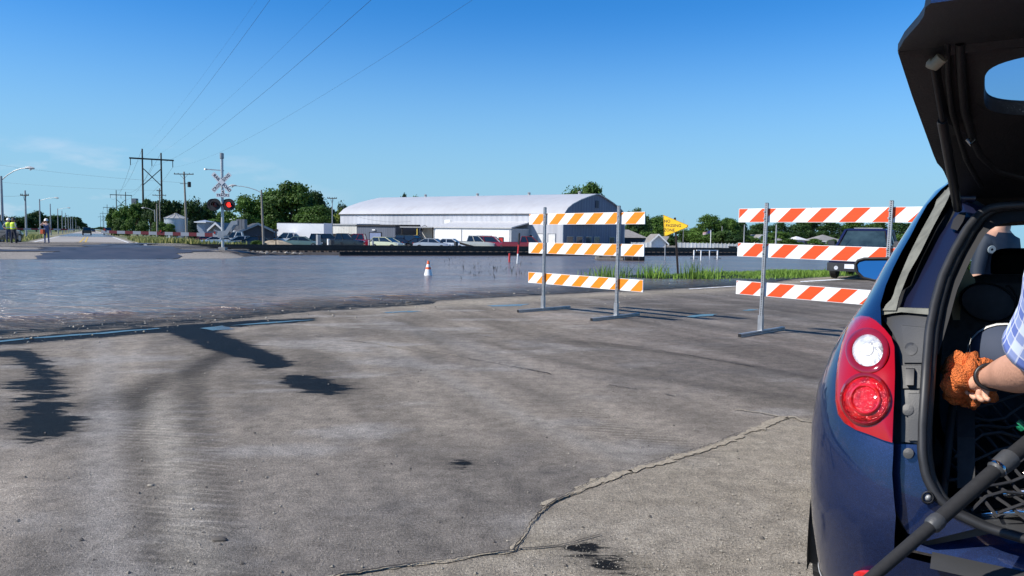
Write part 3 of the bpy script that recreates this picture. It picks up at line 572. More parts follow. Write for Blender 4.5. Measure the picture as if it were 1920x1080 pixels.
for i, (x, y, w, D, k, v) in enumerate([(470, 362, 66, 150, 'mid', 10), (505, 348, 80, 152, 'mid', 11), (546, 338, 92, 150, 'mid', 12), (583, 352, 60, 156, 'dark', 10), (604, 368, 46, 158, 'dark', 11), (588, 382, 74, 138, 'mid', 12), (622, 388, 50, 175, 'dark', 1), (646, 386, 44, 165, 'yellow', 2), (640, 374, 26, 215, 'dark', 3), (459, 396, 34, 135, 'mid', 4)]):
    tree(x, y, w, D, k, v, LOT, ['tall tree just right of the red signal light', 'tall tree behind the curved street lamp', 'tallest shade tree, above the white box trailer', 'right flank tree of the tall shade trees', 'outer right tree of the tall shade trees', 'lower rounded tree directly behind the white box trailer', 'dark tree behind the pole by the corrugated shed', 'yellow green tree at the left corner of the warehouse', 'small far tree top above the yellow green tree', 'smaller tree above the dark gabled house'][i], G4, crown_base=.06)
for x, y, w, D, k, v, lb in ((757, 361, 26, 190, 'dark', 1, 'left tree top peeking over the warehouse roof'), (779, 362, 28, 195, 'mid', 2, 'right tree top peeking over the middle of the warehouse roof'), (1070, 346, 56, 160, 'mid', 10, 'left of the two tree crowns above the warehouse gable'), (1104, 338, 58, 165, 'mid', 12, 'taller tree crown above the warehouse gable'), (1190, 387, 44, 150, 'dark', 11, 'dark tree just right of the warehouse gable end'), (1212, 400, 30, 158, 'dark', 12, 'dark tree between the warehouse and the pale green tree'),
                             (1236, 402, 48, 175, 'mid', 10, 'green tree behind the no passing zone sign'), (1213, 432, 40, 140, 'mid', 2, 'low green bush left of the white shed'), (1288, 426, 40, 180, 'mid', 3, 'green tree between the sign and the flag'), (1335, 399, 54, 172, 'mid', 11, 'tall round tree behind the flagpole'), (1310, 424, 36, 176, 'mid', 1, 'lower green tree just left of the flag'), (1366, 407, 44, 178, 'mid', 12, 'green tree right of the flagpole'), (1360, 428, 50, 150, 'light', 4, 'light green bush beyond the white fence'), (1389, 412, 40, 190, 'dark', 0, 'dark tree at the left end of the orange barricade'),
                             (1384, 438, 44, 145, 'dark', 2, 'dark bush left of the tall white pole'), (1422, 416, 48, 200, 'dark', 10, 'dark tree behind the orange barricade upright'), (1465, 414, 54, 205, 'dark', 11, 'dark tree over the small white gabled house'), (1440, 440, 30, 150, 'light', 1, 'bright bush beside the orange barricade upright'), (1526, 388, 50, 230, 'dark', 12, 'tallest tree behind the orange barricade, peeking above its top rail'), (1500, 418, 48, 215, 'dark', 10, 'dark tree above the small blue house'), (1560, 412, 56, 225, 'dark', 11, 'dark tree over the grey hip roofed house'), (1603, 410, 50, 225, 'mid', 12, 'green tree left of the dark pickup cab'),
                             (1640, 412, 50, 230, 'mid', 10, 'green tree behind the dark pickup cab'), (1690, 412, 60, 230, 'dark', 11, 'dark tree between the pickup and the blue car'), (1480, 446, 44, 160, 'mid', 3, 'low hedge bush left of the small blue house'), (1530, 446, 34, 150, 'mid', 4, 'hedge bush in front of the grey roofed house'), (1562, 448, 24, 140, 'light', 0, 'small bush beside the white wall of the grey roofed house'), (1760, 405, 70, 240, 'dark', 12, 'dark tree hidden mostly behind the blue car'), (1830, 408, 70, 240, 'dark', 10, 'dark tree seen through the windscreen of the blue car'), (1900, 408, 70, 240, 'dark', 11, 'tree line seen through the blue car at right')):
    tree(x, y, w, D, k, v, LOT if x < 1300 else -.4, lb, crown_base=.04, cat='bush' if 'bush' in lb else 'tree', name='bush' if 'bush' in lb else 'broadleaf_tree')
tree(483, 449, 26, 75, 'light', 4, -.3, 'bright green weedy bush at the foot of the curved street lamp', name='bush', crown_base=0, cat='bush')
# grass verges: blades
def blades(n, place, h0, h1, w, m, lean=.35, **k):
    V = np.zeros((n, 5, 3)); i = 0
    while i < n:
        x, y, z, sc = place()
        a = random.random()*6.283; h = random.uniform(h0, h1)*sc; l = random.gauss(0, lean)*h; b_ = random.random()*6.283; dx, dy = math.cos(a)*w/2, math.sin(a)*w/2; lx, ly = math.cos(b_)*l, math.sin(b_)*l
        V[i] = [(x-dx, y-dy, z), (x+dx, y+dy, z), (x+dx*.8+lx*.35, y+dy*.8+ly*.35, z+h*.6), (x-dx*.8+lx*.35, y-dy*.8+ly*.35, z+h*.6), (x+lx, y+ly, z+h)]; i += 1
    idx = np.arange(n)[:, None]*5; F = [tuple(int(q) for q in r) for r in np.concatenate([idx+0, idx+1, idx+2, idx+3], 1)]+[tuple(int(q) for q in r) for r in np.concatenate([idx+3, idx+2, idx+4], 1)]
    me = bpy.data.meshes.new(k.get('name', 'grass')); me.from_pydata(V.reshape(-1, 3).tolist(), [], F); me.materials.append(m)
    a = me.attributes.new('shade', 'FLOAT', 'POINT'); a.data.foreach_set('value', np.repeat(np.random.default_rng(n).random(n), 5).astype(np.float32))
    return link(k.get('name', 'grass'), me, label=k['label'], cat=k['cat'], kind='stuff')
gm = leaf_mat('fresh_grass', (.10, .19, .025), (.22, .34, .06)); gd = leaf_mat('dry_grass', (.11, .16, .035), (.36, .33, .13))
BK = [(5.2, 27.6), (8.5, 28.9), (13, 32.), (22, 39)]
def on_bank():
    while True:
        k = random.choice((0, 0, 1, 1, 1, 1, 2, 2, 2, 2)); t = random.random(); x = BK[k][0]+(BK[k+1][0]-BK[k][0])*t; y = BK[k][1]+(BK[k+1][1]-BK[k][1])*t
        thin = .35 if k == 0 else 1
        if random.random() > thin: continue
        x += random.gauss(0, .45); y += random.gauss(0, .75)
        return x, y, -.06, (.45+.9*vnoise(np.array([x*.8]), np.array([y*.8]))[0])*(1.0 if k else .8)
blades(15000, on_bank, .06, .26, .03, gm, label='strip of bright green grass standing in the shallow water', cat='grass')
def clump_at(px, py, r):
    def f():
        p = gr(px, py, WATER); return p.x+random.gauss(0, r), p.y+random.gauss(0, r), -.06, 1.
    return f
for px, py, r, n, h, lb in ((1223, 521, .25, 120, .62, 'tall green reed clump left of the no passing zone sign'), (1130, 521, .35, 60, .5, 'thin reed clump at the left end of the grass strip'), (1152, 523, .3, 60, .6, 'small reeds just behind the barricade'), (1322, 522, .28, 100, .55, 'leafy weed clump right of the sign post'), (1297, 523, .18, 50, .8, 'short reeds between the sign post and the grass strip')):
    blades(n, clump_at(px, py, r), .4*h, h, .03, gm, .38, label=lb, cat='reeds', name='reed_clump')
def weeds():
    px, py = random.choice([(850, 488), (900, 492), (880, 500), (930, 505), (960, 512), (975, 490), (838, 486), (890, 514)]); p = gr(px+random.gauss(0, 24), py+random.gauss(0, 4), WATER); return p.x, p.y, WATER-.02, 1
blades(150, weeds, .05, .2, .025, leaf_mat('drowned_weed', (.02, .02, .015), (.05, .045, .03)), .5, label='dark drowned weed stalks poking out of the water', cat='weeds', name='weed_stalks')
def verge_r():
    while True:
        s = 50+70*random.random()**1.5; r = 5.2+7.5*random.random(); p = road_pt(s, r, .05); a = (p[0]-RC.x)*TN.x+(p[1]-RC.y)*TN.y
        if a > 17.8: return p[0], p[1], gz(p[0], p[1])-.02, 1
def verge_l():
    while True:
        s = 50+90*random.random()**1.5; r = -5.2-11*random.random(); p = road_pt(s, r, .05); a = (p[0]-RC.x)*TN.x+(p[1]-RC.y)*TN.y
        if a > 17.8: return p[0], p[1], gz(p[0], p[1])-.02, 1
blades(9000, verge_r, .2, .65, .12, gd, .3, label='tall dry grass on the verge right of the county road', cat='grass')
blades(9000, verge_l, .2, .65, .12, gd, .3, label='tall dry grass on the verge left of the county road', cat='grass')
def corn():
    s = 75+150*random.random(); r = -17-70*random.random(); p = road_pt(s, r, .0); return p[0], p[1], .03, 1
blades(16000, corn, 1.2, 1.7, .3, LEAF['mid'], .2, label='corn field beyond the left verge', cat='corn', name='corn_field')
# ------------------------------------------------------------------ warehouse
def mapf(orig, X, Y):  # local (l along, w deep, z) -> world matrix
    m = Matrix.Identity(4); m.col[0] = (*X, 0, 0); m.col[1] = (*Y, 0, 0); m.col[2] = (0, 0, 1, 0); m.col[3] = (*orig, 1); return m
FR = Vector((7.0, 105.0, LOT)); WX = Vector((-.853, .522)); WY = Vector((.522, .853))     # front right corner, along the front to the left, into depth
WL, WD, EH = 42.6, 22.0, 5.45
gal = ribbed('grey_wall_cladding', (.48, .49, .52), .9, .5, .1, depth=.05); gal_shade = ribbed('shaded_end_cladding', (.10, .12, .20), .9, .5, .1, depth=.05, axis='Y')  # end wall gets a darker copy of the cladding, its shade in the colour
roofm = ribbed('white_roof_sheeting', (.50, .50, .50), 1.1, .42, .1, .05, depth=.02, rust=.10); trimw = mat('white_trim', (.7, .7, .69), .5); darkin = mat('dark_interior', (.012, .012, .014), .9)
WH = thing('warehouse', 'large pale metal warehouse with curved white roof and gable end coloured dark for shade', 'warehouse'); WH.matrix_world = mapf(FR, WX, WY)
b = MB(); b.box(0, WL, 0, .25, -.5, EH); b.box(0, WL, WD-.25, WD, -.5, EH); b.build('wall', gal, WH)
PR = [(-.12, EH-.02), (.25, EH+.30), (1.0, EH+.85), (2.4, EH+1.45), (5.2, EH+2.25), (8.0, EH+2.85), (10.2, EH+3.28), (11, EH+3.34)]; PR += [(WD-w, z) for w, z in PR[-2::-1]]
def endwall(x0, x1):
    b = MB(); poly = [(x0, .25, -.5), (x0, .25, EH)]+[(x0, w, z-.03) for w, z in PR[1:-1]]+[(x0, WD-.25, EH), (x0, WD-.25, -.5)]; b.prism(poly, (x1-x0, 0, 0)); return b
endwall(.0, .2).build('gable_wall', gal_shade, WH); endwall(WL-.2, WL).build('gable_wall', gal, WH)
b = MB(); b.grid([[(-.25, w, z) for w, z in PR], [(WL+.25, w, z) for w, z in PR]]); b.grid([[(-.25, w, z-.12) for w, z in PR], [(WL+.25, w, z-.12) for w, z in PR]])
b.grid([[(-.25, w, z) for w, z in PR], [(-.25, w, z-.12) for w, z in PR]]); b.build('roof', roofm, WH, smooth=40)
b = MB(); b.box(-.3, WL+.3, -.2, -.08, EH-.16, EH-.03); b.build('gutter', mat('dark_gutter', (.08, .08, .085), .5), WH)  # gutter in one even dark grey
for x in (3, 12, 22, 33): b = MB(); b.lathe([(.22, EH+3.3), (.22, EH+3.6), (.32, EH+3.65), (.05, EH+3.8)], (x, 11, 0), n=10); b.build('roof_vent', M['galv'], WH)
def wall_rect(parent, name, x0, x1, z0, z1, m, y=0., t=.05, fm=None):
    b = MB(); b.box(x0, x1, y-t, y+.02, z0, z1); o = b.build(name, m, parent)
    if fm:
        b = MB(); f = .09
        for q in ((x0-f, x1+f, z1, z1+f), (x0-f, x0, z0, z1), (x1, x1+f, z0, z1)): b.box(q[0], q[1], y-t-.04, y+.02, q[2], q[3])
        b.build('frame', fm, o)
    return o
for x0, x1, z1 in ((6.2, 8.6, 2.9), (1.2, 2.3, 2.55), (2.8, 4.0, 2.55), (9.2, 9.5, 2.4)): wall_rect(WH, 'door', x0, x1, 0, z1, trimw, fm=M['galv'])
b = MB(); b.box(9.2, 10.6, -.12, 0, 1.1, 2.6); b.box(9.35, 10.45, -.14, -.12, 1.25, 2.45); b.build('wall_sign', M['white'], WH)
wall_rect(WH, 'vent_panel', 19.5, 20.6, 3.2, 4.5, M['white']); wall_rect(WH, 'vent_panel', 27, 27.8, 2.6, 3.5, M['white'])
wall_rect(WH, 'dark_window', 4.9, 5.7, 1.6, 2.4, M['glassb'], fm=trimw)
for x in (9.8, 15.5, 24., 29., 38.5, 31.6):
    b = MB(); b.tube([(x, 0, 3.4), (x, -.5, 3.6), (x, -1.1, 3.5), (x, -1.35, 3.1)], .045, 6); b.lathe([(.05, 3.15), (.22, 2.85), (.2, 2.8)], (x, -1.35, 0), n=8); b.build('wall_lamp', M['dsteel'], WH)
# gable end openings (x = 0 side faces the barricades)
def gab(name, w0, w1, z0, z1, m):
    b = MB(); b.box(-.06, .02, w0, w1, z0, z1); o = b.build(name, m, WH); b = MB()
    for q in ((w0-.08, w1+.08, z1, z1+.08), (w0-.08, w1+.08, z0-.08, z0), (w0-.08, w0, z0, z1), (w1, w1+.08, z0, z1)): b.box(-.09, .02, *q)
    b.build('frame', M['galv'], o)
for w in (1.2, 4.2, 7.3, 10.2, 15.8): gab('window', w, w+1.9, .9, 2.2, M['glassb'])
b = MB(); b.box(-.07, .02, 10.4, 11.5, EH+1.2, EH+2.3); [b.box(-.09, -.07, 10.4, 11.5, EH+1.25+.2*i, EH+1.33+.2*i) for i in range(5)]; b.build('gable_vent', mat('dark_blue_louvre', (.03, .035, .06), .6), WH)
b = MB(); b.box(-.7, 0, 2.5, 9.5, 4.05, 4.2); b.tube([(-.7, 9.5, 4.2), (0, 9.5, 4.75)], .04, 6); b.build('sign_canopy', M['galv'], WH)
# ------------------------------------------------------------------ low shops and trailers in front (same heading as the warehouse)
def shop(name, px0, px1, D, dep, h, wallm, label, cat, roofm=None, base=LOT, over=.2, slope=.25):
    c0 = at(px1, 450, D); X0 = c0.x; # right front corner
    t = WX; dirp = (px0-960)/1400; # solve the length so that the left corner lands at px0
    L = (dirp*D-X0)/(t.x-dirp*t.y); T = thing(name, label, cat); T.matrix_world = mapf(Vector((X0, D, base)), WX, WY)
    b = MB(); b.box(0, L, 0, dep, -.4, h); b.build('wall', wallm, T); b = MB(); b.add([(-over, -over, h), (L+over, -over, h), (L+over, dep+over, h+slope), (-over, dep+over, h+slope), (-over, -over, h+.18), (L+over, -over, h+.18), (L+over, dep+over, h+.18+slope), (-over, dep+over, h+.18+slope)], [(0, 1, 2, 3), (4, 5, 6, 7), (0, 1, 5, 4), (1, 2, 6, 5), (2, 3, 7, 6), (3, 0, 4, 7)]); b.build('roof', roofm or M['galv'], T)
    return T, L
T, L = shop('shop_building', 812, 958, 103.5, 5.0, 3.2, mat('bright_white_siding', (.75, .75, .74), .5, var=.04), 'long white low workshop with grey end against the warehouse front', 'workshop', roofm=mat('pale_lean_to_roof', (.5, .5, .5), .5), slope=.9)
wall_rect(T, 'garage_door', L*.24, L*.42, 0, 2.1, trimw, fm=mat('grey_door_trim', (.2, .2, .2), .6)); wall_rect(T, 'door', 1.3, 1.9, 0, 1.9, M['red'], fm=M['dsteel'])
for x in (L*.01, L*.62, L*.99): wall_rect(T, 'corner_trim', x, x+.12, 0, 3.0, M['galv'], t=.06)
b = MB(); b.box(-.04, 0, 0, 5.0, -.2, 3.15); b.build('end_wall', mat('grey_end_siding', (.33, .36, .40), .5), T)
# open lean-to left of it
T = thing('open_shed', 'open fronted lean-to shed with dark opening between the grey shed and white workshop', 'shed'); c0 = at(812, 450, 110.5); T.matrix_world = mapf(Vector((c0.x, 110.5, LOT)), WX, WY)
b = MB(); b.box(0, 5.6, 4.5, 4.7, -.3, 3.2); b.build('back_wall', mat('bright_white_siding', (0, 0, 0)), T)
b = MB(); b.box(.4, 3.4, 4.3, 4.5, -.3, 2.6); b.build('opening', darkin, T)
b = MB(); b.box(-.1, 6.1, -.3, 4.7, 3.2, 3.34); b.build('roof', M['galv'], T)
for x in (.0, 2.9, 5.8): b = MB(); b.box(x, x+.12, -.1, .02, -.3, 3.2); b.build('post', mat('yellow_post_paint', (.6, .45, .08), .5) if x == 2.9 else M['dsteel'], T)
# grey garage
gg = ribbed('slate_grey_siding', (.085, .10, .135), .45, .6, 0., depth=.04)
T, L = shop('garage_building', 669, 741, 113.5, 6, 3.35, gg, 'slate grey garage with pale blue roller door and small side door', 'garage', roofm=M['dsteel'], slope=.2)
wall_rect(T, 'roller_door', L*.36, L*.66, 0, 2.35, mat('blue_grey_roller', (.16, .20, .32), .5), fm=M['dsteel']); wall_rect(T, 'door', L*.08, L*.2, 0, 1.6, mat('slate_door', (.1, .11, .14), .5), fm=M['dsteel'])
b = MB(); b.box(L*.5, L*.58, -.2, 0, 2.7, 2.85); b.build('lamp', M['white'], T)
# corrugated white shed
T, L = shop('corrugated_shed', 609, 669, 118, 5, 3.5, ribbed('white_corrugated_siding', (.55, .54, .5), .35, .5, .1, depth=.05), 'pale corrugated shed with dark openings between the trailer and garage', 'shed', slope=.1)
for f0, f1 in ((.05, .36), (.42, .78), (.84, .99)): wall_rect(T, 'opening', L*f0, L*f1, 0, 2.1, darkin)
# rack of window frames beside the trailer
T = thing('pallet_rack', 'tall steel storage rack right beside the white box trailer', 'rack'); c0 = at(609, 450, 97.); T.matrix_world = mapf(Vector((c0.x, 97., LOT)), WX, WY)
for z in (.1, .95, 1.8, 2.65, 3.3): b = MB(); b.box(0, 1.55, 0, .9, z, z+.09); b.build('shelf', M['galv'], T)
for x in (0, .5, 1.0, 1.5):
    for y in (0, .85): b = MB(); b.box(x, x+.07, y, y+.07, 0, 3.4); b.build('upright', M['galv'], T)
b = MB(); b.box(.1, .9, .1, .7, 1.05, 1.75); b.build('carton', M['white'], T)
# white box trailer
T = thing('box_trailer', 'plain white box trailer parked in the shop yard below the big trees', 'trailer'); c0 = at(607, 450, 94.); T.matrix_world = mapf(Vector((c0.x, 94., LOT)), Vector((-.98, .2)).normalized(), Vector((.2, .98)).normalized())
b = MB(); b.box(0, 6.4, 0, 2.4, .95, 3.42); b.build('box_body', mat('trailer_white', (.82, .82, .82), .35, var=.02), T)
b = MB(); b.box(0, 6.4, .02, 2.38, .85, .95); b.box(-.02, 6.42, -.02, 0, .93, 1.0); b.box(-.02, 6.42, -.02, 0, 3.36, 3.44); b.build('frame_rail', M['dsteel'], T)
for x in (.8, 1.9): b = MB(); b.lathe([(0.01, -.02), (.42, -.02), (.42, .25), (.01, .25)], (x, 0, .42), 'Y', 14); b.build('wheel', M['tyre'], T)
wall_rect(T, 'side_vent', 1.3, 2.9, 1.1, 1.5, mat('vent_grey', (.25, .25, .25), .5), t=.04)
# dark gabled house, beige gabled house, grain bin, blue-grey shed
def house(name, px0, px1, py_eave, py_ridge, D, dep, wallm, rm, label, gable=True, base=LOT, yaw=0., cat='house'):
    """front gable (gable=True) or eave front, between two pixels at distance D"""
    A = at(px0, py_eave, D); B = at(px1, py_eave, D); Wd = B.x-A.x; he = A.z-base; hr = at((px0+px1)/2, py_ridge, D).z-base
    T = thing(name, label, cat, ((A.x+B.x)/2, D, base), yaw); w = Wd/2; b = MB()
    if gable:
        b.prism([(-w, 0, -.3), (w, 0, -.3), (w, 0, he), (0, 0, hr), (-w, 0, he)], (0, dep, 0)); b.build('wall', wallm, T)
        for s in (-1, 1):
            b = MB(); k = (hr-he)/w; b.prism([(s*(w+.35), -.35, he-.35*k+.02), (0, -.35, hr+.02), (0, -.35, hr+.2), (s*(w+.35), -.35, he-.35*k+.2)], (0, dep+.7, 0)); b.build('roof', rm, T)
            b = MB(); b.prism([(s*(w+.37), -.42, he-.35*k-.06), (0, -.42, hr-.06), (0, -.42, hr+.22), (s*(w+.37), -.42, he-.35*k+.22)], (0, .06, 0)); b.build('bargeboard', M['white'] if 'dark' not in label else M['galv'], T)
    else:
        b.box(-w, w, 0, dep, -.3, he); b.build('wall', wallm, T); b = MB(); o = .5; i = min(w, dep/2)*.95
        b.add([(-w-o, -o, he), (w+o, -o, he), (w+o, dep+o, he), (-w-o, dep+o, he), (-w+i, dep/2, hr), (w-i, dep/2, hr)], [(0, 1, 5, 4), (1, 2, 5), (2, 3, 4, 5), (3, 0, 4), (0, 3, 2, 1)]); b.build('roof', rm, T)
        b = MB(); b.box(-w-o, w+o, -o-.04, -o+.02, he-.14, he+.04); b.build('fascia', M['white'], T)
    return T, w, he
shing = mat('grey_shingles', (.22, .21, .20), .9, var=.2, scale=3, bump=.3, bscale=8); shingd = mat('dark_shingles', (.045, .048, .055), .9, var=.2, scale=2, bump=.2); sidg = mat('greige_siding', (.30, .29, .26), .7); sidd = mat('dark_blue_siding', (.03, .038, .055), .6)
T, w, he = house('gabled_house', 396, 416, 429, 420, 96, 8, sidg, shing, 'small beige gabled house left of the crossing signal mast')
wall_rect(T, 'window', -.35, .35, 1.2, 2.0, M['white'])
T, w, he = house('dark_house', 455, 512, 434, 421, 90, 7, sidd, shingd, 'dark blue gabled house just right of the crossing signal mast', yaw=.42, base=LOT)
for x in (-1.5, -.5, 1.0): b = MB(); b.box(x, x+.45, -.06, 0, .9, 1.5); b.build('window', M['glassb'], T)
T, w, he = house('side_shed', 412, 450, 432, 424, 97, 5, sidg, shingd, 'low grey roofed shed between the beige house and the dark blue house', gable=False, base=LOT)
T, w, he = house('metal_barn', 436, 464, 411, 406, 168, 5, mat('pale_blue_barn', (.35, .40, .46), .5), mat('pale_barn_roof', (.5, .52, .55), .5), 'pale barn roof glimpsed between the trees right of the signal lights', gable=False, base=LOT, cat='barn')
T, w, he = house('metal_barn', 369, 383, 416, 412, 128, 4, mat('blue_grey_barn', (.28, .33, .40), .5), mat('blue_grey_barn', (0, 0, 0)), 'narrow blue grey shed wall right of the dark spruce', gable=False, base=-.4, cat='barn')
gb = at(330, 425, 135.); T = thing('grain_bin', 'round metal grain bin with conical roof among the trees', 'grain bin', (gb.x, 135., -.3)); hz = at(330, 409, 135.).z+.3; ht = at(330, 401, 135.).z+.3
b = MB(); b.lathe([(1.95, 0), (1.95, hz)], n=28); b.build('wall', ribbed('bin_corrugated', (.42, .46, .50), .3, .4, .5, depth=.02, axis='Z'), T, smooth=30)
b = MB(); b.lathe([(2.1, hz-.05), (.3, ht-.1), (.3, ht+.1), (.01, ht+.15)], n=28); b.build('roof', mat('bin_roof', (.5, .48, .42), .45, .4), T, smooth=30)
for k in range(14):
    b = MB(); a = k*math.pi/7; b.bar((2.1*math.cos(a), 2.1*math.sin(a), hz), (.3*math.cos(a), .3*math.sin(a), ht), .05); b.build('roof_rib', M['galv'], T)
ge_ = at(252, 400, 900.); T = thing('grain_elevator', 'far dark grain elevator tower rising above the trees left of the transmission tower', 'grain elevator', (ge_.x, 900., 0)); hz = at(252, 372, 900.).z
b = MB(); b.box(-3.5, 2, 0, 6, 0, hz); b.build('tower', mat('far_grey_concrete', (.12, .14, .17), .8), T); b = MB(); b.box(2, 9, 0, 6, 0, hz-7); b.build('annex', mat('far_grey_concrete', (0, 0, 0)), T)
# right side: white shed, fence, far houses
T, w, he = house('white_shed', 1219, 1249, 455, 441, 112, 6, mat('white_lap_siding', (.72, .73, .74), .6), shing, 'small white gabled shed behind the no passing zone sign', base=-.9, yaw=0.)
b = MB(); b.box(w+.01, w+.05, .1, 5.9, -.1, he); b.build('side_wall', mat('shed_side_blue', (.07, .10, .20), .6), T)
b = MB(); b.box(w+.05, w+.1, 2.4, 3.6, .9, 1.6); b.build('window', M['glassb'], T)
b = MB(); b.box(w-.1, w+3.2, .3, 6.2, he-1.4, he-1.3); b.prism([(w-.2, -.2, he-.1), (w+1.1, 3, he+1.0), (w-1.2, 3, he+1.0)], (0, .1, 0)); b.build('lean_to', shing, T)
T = thing('low_house', 'grey hip roofed low house just right of the warehouse end', 'house', (at(1176, 450, 128.).x, 128., LOT)); b = MB(); b.box(-1, 3, 0, 6, -.3, 2.2); b.build('wall', sidd, T); b = MB(); b.add([(-2, -.5, 2.2), (3.5, -.5, 2.2), (3.5, 6.5, 2.2), (-2, 6.5, 2.2), (-.5, 3, 3.6), (.6, 3, 3.6)], [(0, 1, 5, 4), (1, 2, 5), (2, 3, 4, 5), (3, 0, 4)]); b.build('roof', shing, T)
def fence(px0, px1, py_top0, py_top1, D, base, m, label, n, name='panel_fence'):
    A = at(px0, py_top0, D); B = at(px1, py_top1, D); T = thing(name, label, 'fence', (A.x, D, base), math.atan2(0, 1)); Ln = B.x-A.x; st = Ln/n
    for i in range(n):
        h = (A.z+(B.z-A.z)*i/n)-base; b = MB(); b.box(i*st+.05, (i+1)*st-.05, 0, .05, -.2, h-.02*(i % 2)); b.build('panel', m, T)
    for i in range(n+1): b = MB(); b.box(i*st-.06, i*st+.06, -.03, .08, -.2, (A.z-base)+.04); b.build('post', m, T)
    return T
wf = mat('dirty_white_fence', (.62, .62, .60), .7, var=.25, scale=.8, stretch=(1, 1, .3)); fence(1270, 1381, 455, 457.5, 108, -1.1, wf, 'dirty white panel fence right of the small white shed', 16); fence(1184, 1221, 454.5, 454.5, 110, -1.0, wf, 'short white panel fence left of the small white shed', 5); fence(1381, 1550, 460, 464, 100, -1.1, mat('grey_guard_panels', (.40, .41, .43), .6), 'long low grey fence behind the orange barricade', 18)
b = MB(); b.box(-.4, .4, 0, .6, 0, .8); b.box(-.43, .43, -.03, .63, .8, .86); p = at(1375, 460, 90.); b.build('utility_box', M['dsteel'], loc=(p.x, 90., -.3), label='dark utility cabinet at the left end of the grey fence', cat='utility box')
T, w, he = house('white_house', 1418, 1437, 449, 441, 185, 8, M['white'], shing, 'small white gabled house behind the left upright of the orange barricade', base=-.6)
T, w, he = house('blue_house', 1495, 1509, 449, 443, 180, 6, mat('blue_siding', (.15, .19, .33), .6), mat('pale_roof', (.6, .6, .6), .6), 'tiny blue house with white roof between the dark trees', gable=False, base=-.6)
T, w, he = house('hip_roof_house', 1534, 1580, 452, 440, 175, 9, M['white'], shing, 'white house with grey hip roof just left of the dark pickup', gable=False, base=-.6)
for x in (-2, 0.8): b = MB(); b.box(x, x+.8, -.05, 0, 1.2, 1.9); b.build('window', M['glassb'], T)
T, w, he = house('tan_shed', 1458, 1472, 452, 447, 170, 4, mat('tan_siding', (.35, .2, .07), .7), shing, 'small tan shed among the bushes right of the white gabled house', gable=False, base=-.6)
# ------------------------------------------------------------------ poles
def pole(px, pytop, D, r=.14, m='wood', base=0., lean=0., pxb=None):
    p = at(px, pytop, D); h = p.z-base; b = MB(); dx = ((pxb if pxb else px)-px)/1400*D
    return b, Vector((p.x+dx, D, base)), h, -dx
def upole(px, pytop, D, label, arms=(), lamp=None, r=.14, m='wood', base=0., pxb=None, name='utility_pole', group=None, yaw=0., xf=False):
    b, loc, h, dx = pole(px, pytop, D, r, m, base, 0, pxb); T = thing(name, label, 'street lamp' if lamp else 'utility pole', loc, 0, group)
    b.tube([(0, 0, 0), (dx*.5, 0, h*.5), (dx, 0, h)], [r, r*.85, r*.65], 10); b.build('pole', M[m], T, smooth=40)
    for (dz, half) in arms:
        x0 = dx*(1-dz/h); b = MB(); c, s = math.cos(yaw), math.sin(yaw); b.bar((x0-half*c, -half*s-.12, h-dz), (x0+half*c, half*s-.12, h-dz), .12); b.build('crossarm', M['dwood'], T)
        for s_ in (-1, 1): b = MB(); b.tube([(x0+s_*half*.45*c, -.12, h-dz), (x0, -.1, h-dz-.7)], .02, 5); b.build('brace', M['dsteel'], T)
        for q in (-1, -.6, .6, 1): b = MB(); b.lathe([(.035, 0), (.05, .05), (.05, .1), (.01, .14)], (x0+q*half*c*.95, q*half*s-.12, h-dz+.06), n=6); b.build('insulator', M['glassb'], T)
    if lamp:
        lx, lz, dzs = lamp; x0 = dx*(1-dzs/h); b = MB(); pts = [(x0+lx*t, 0, h-dzs+lz*(1-(1-t)**2)) for t in (0, .25, .5, .75, 1)]; b.tube(pts, .035, 6); b.build('arm', M['galv'], T, smooth=40)
        b = MB(); s_ = 1 if lx > 0 else -1; x1 = x0+lx; z1 = h-dzs+lz; b.tube([(x1-s_*.1, 0, z1+.04), (x1+s_*.25, 0, z1+.03), (x1+s_*.6, 0, z1-.02)], [.05, .12, .06], 8); b.build('lamp_head', M['galv'], T, smooth=40)
        b = MB(); b.lathe([(.02, z1-.18), (.1, z1-.12), (.11, z1-.03)], (x1+s_*.3, 0, 0), n=8); b.build('lens', M['white'], T)
    if xf:
        b = MB(); b.lathe([(.01, 0), (.24, .02), (.24, .75), (.01, .8)], (.42, 0, h-2.2), n=12); b.build('transformer', M['dsteel'], T); b = MB(); b.bar((-.9, 0, h-1.7), (.6, 0, h-1.7), .07); b.build('bracket', M['dsteel'], T)
    return T
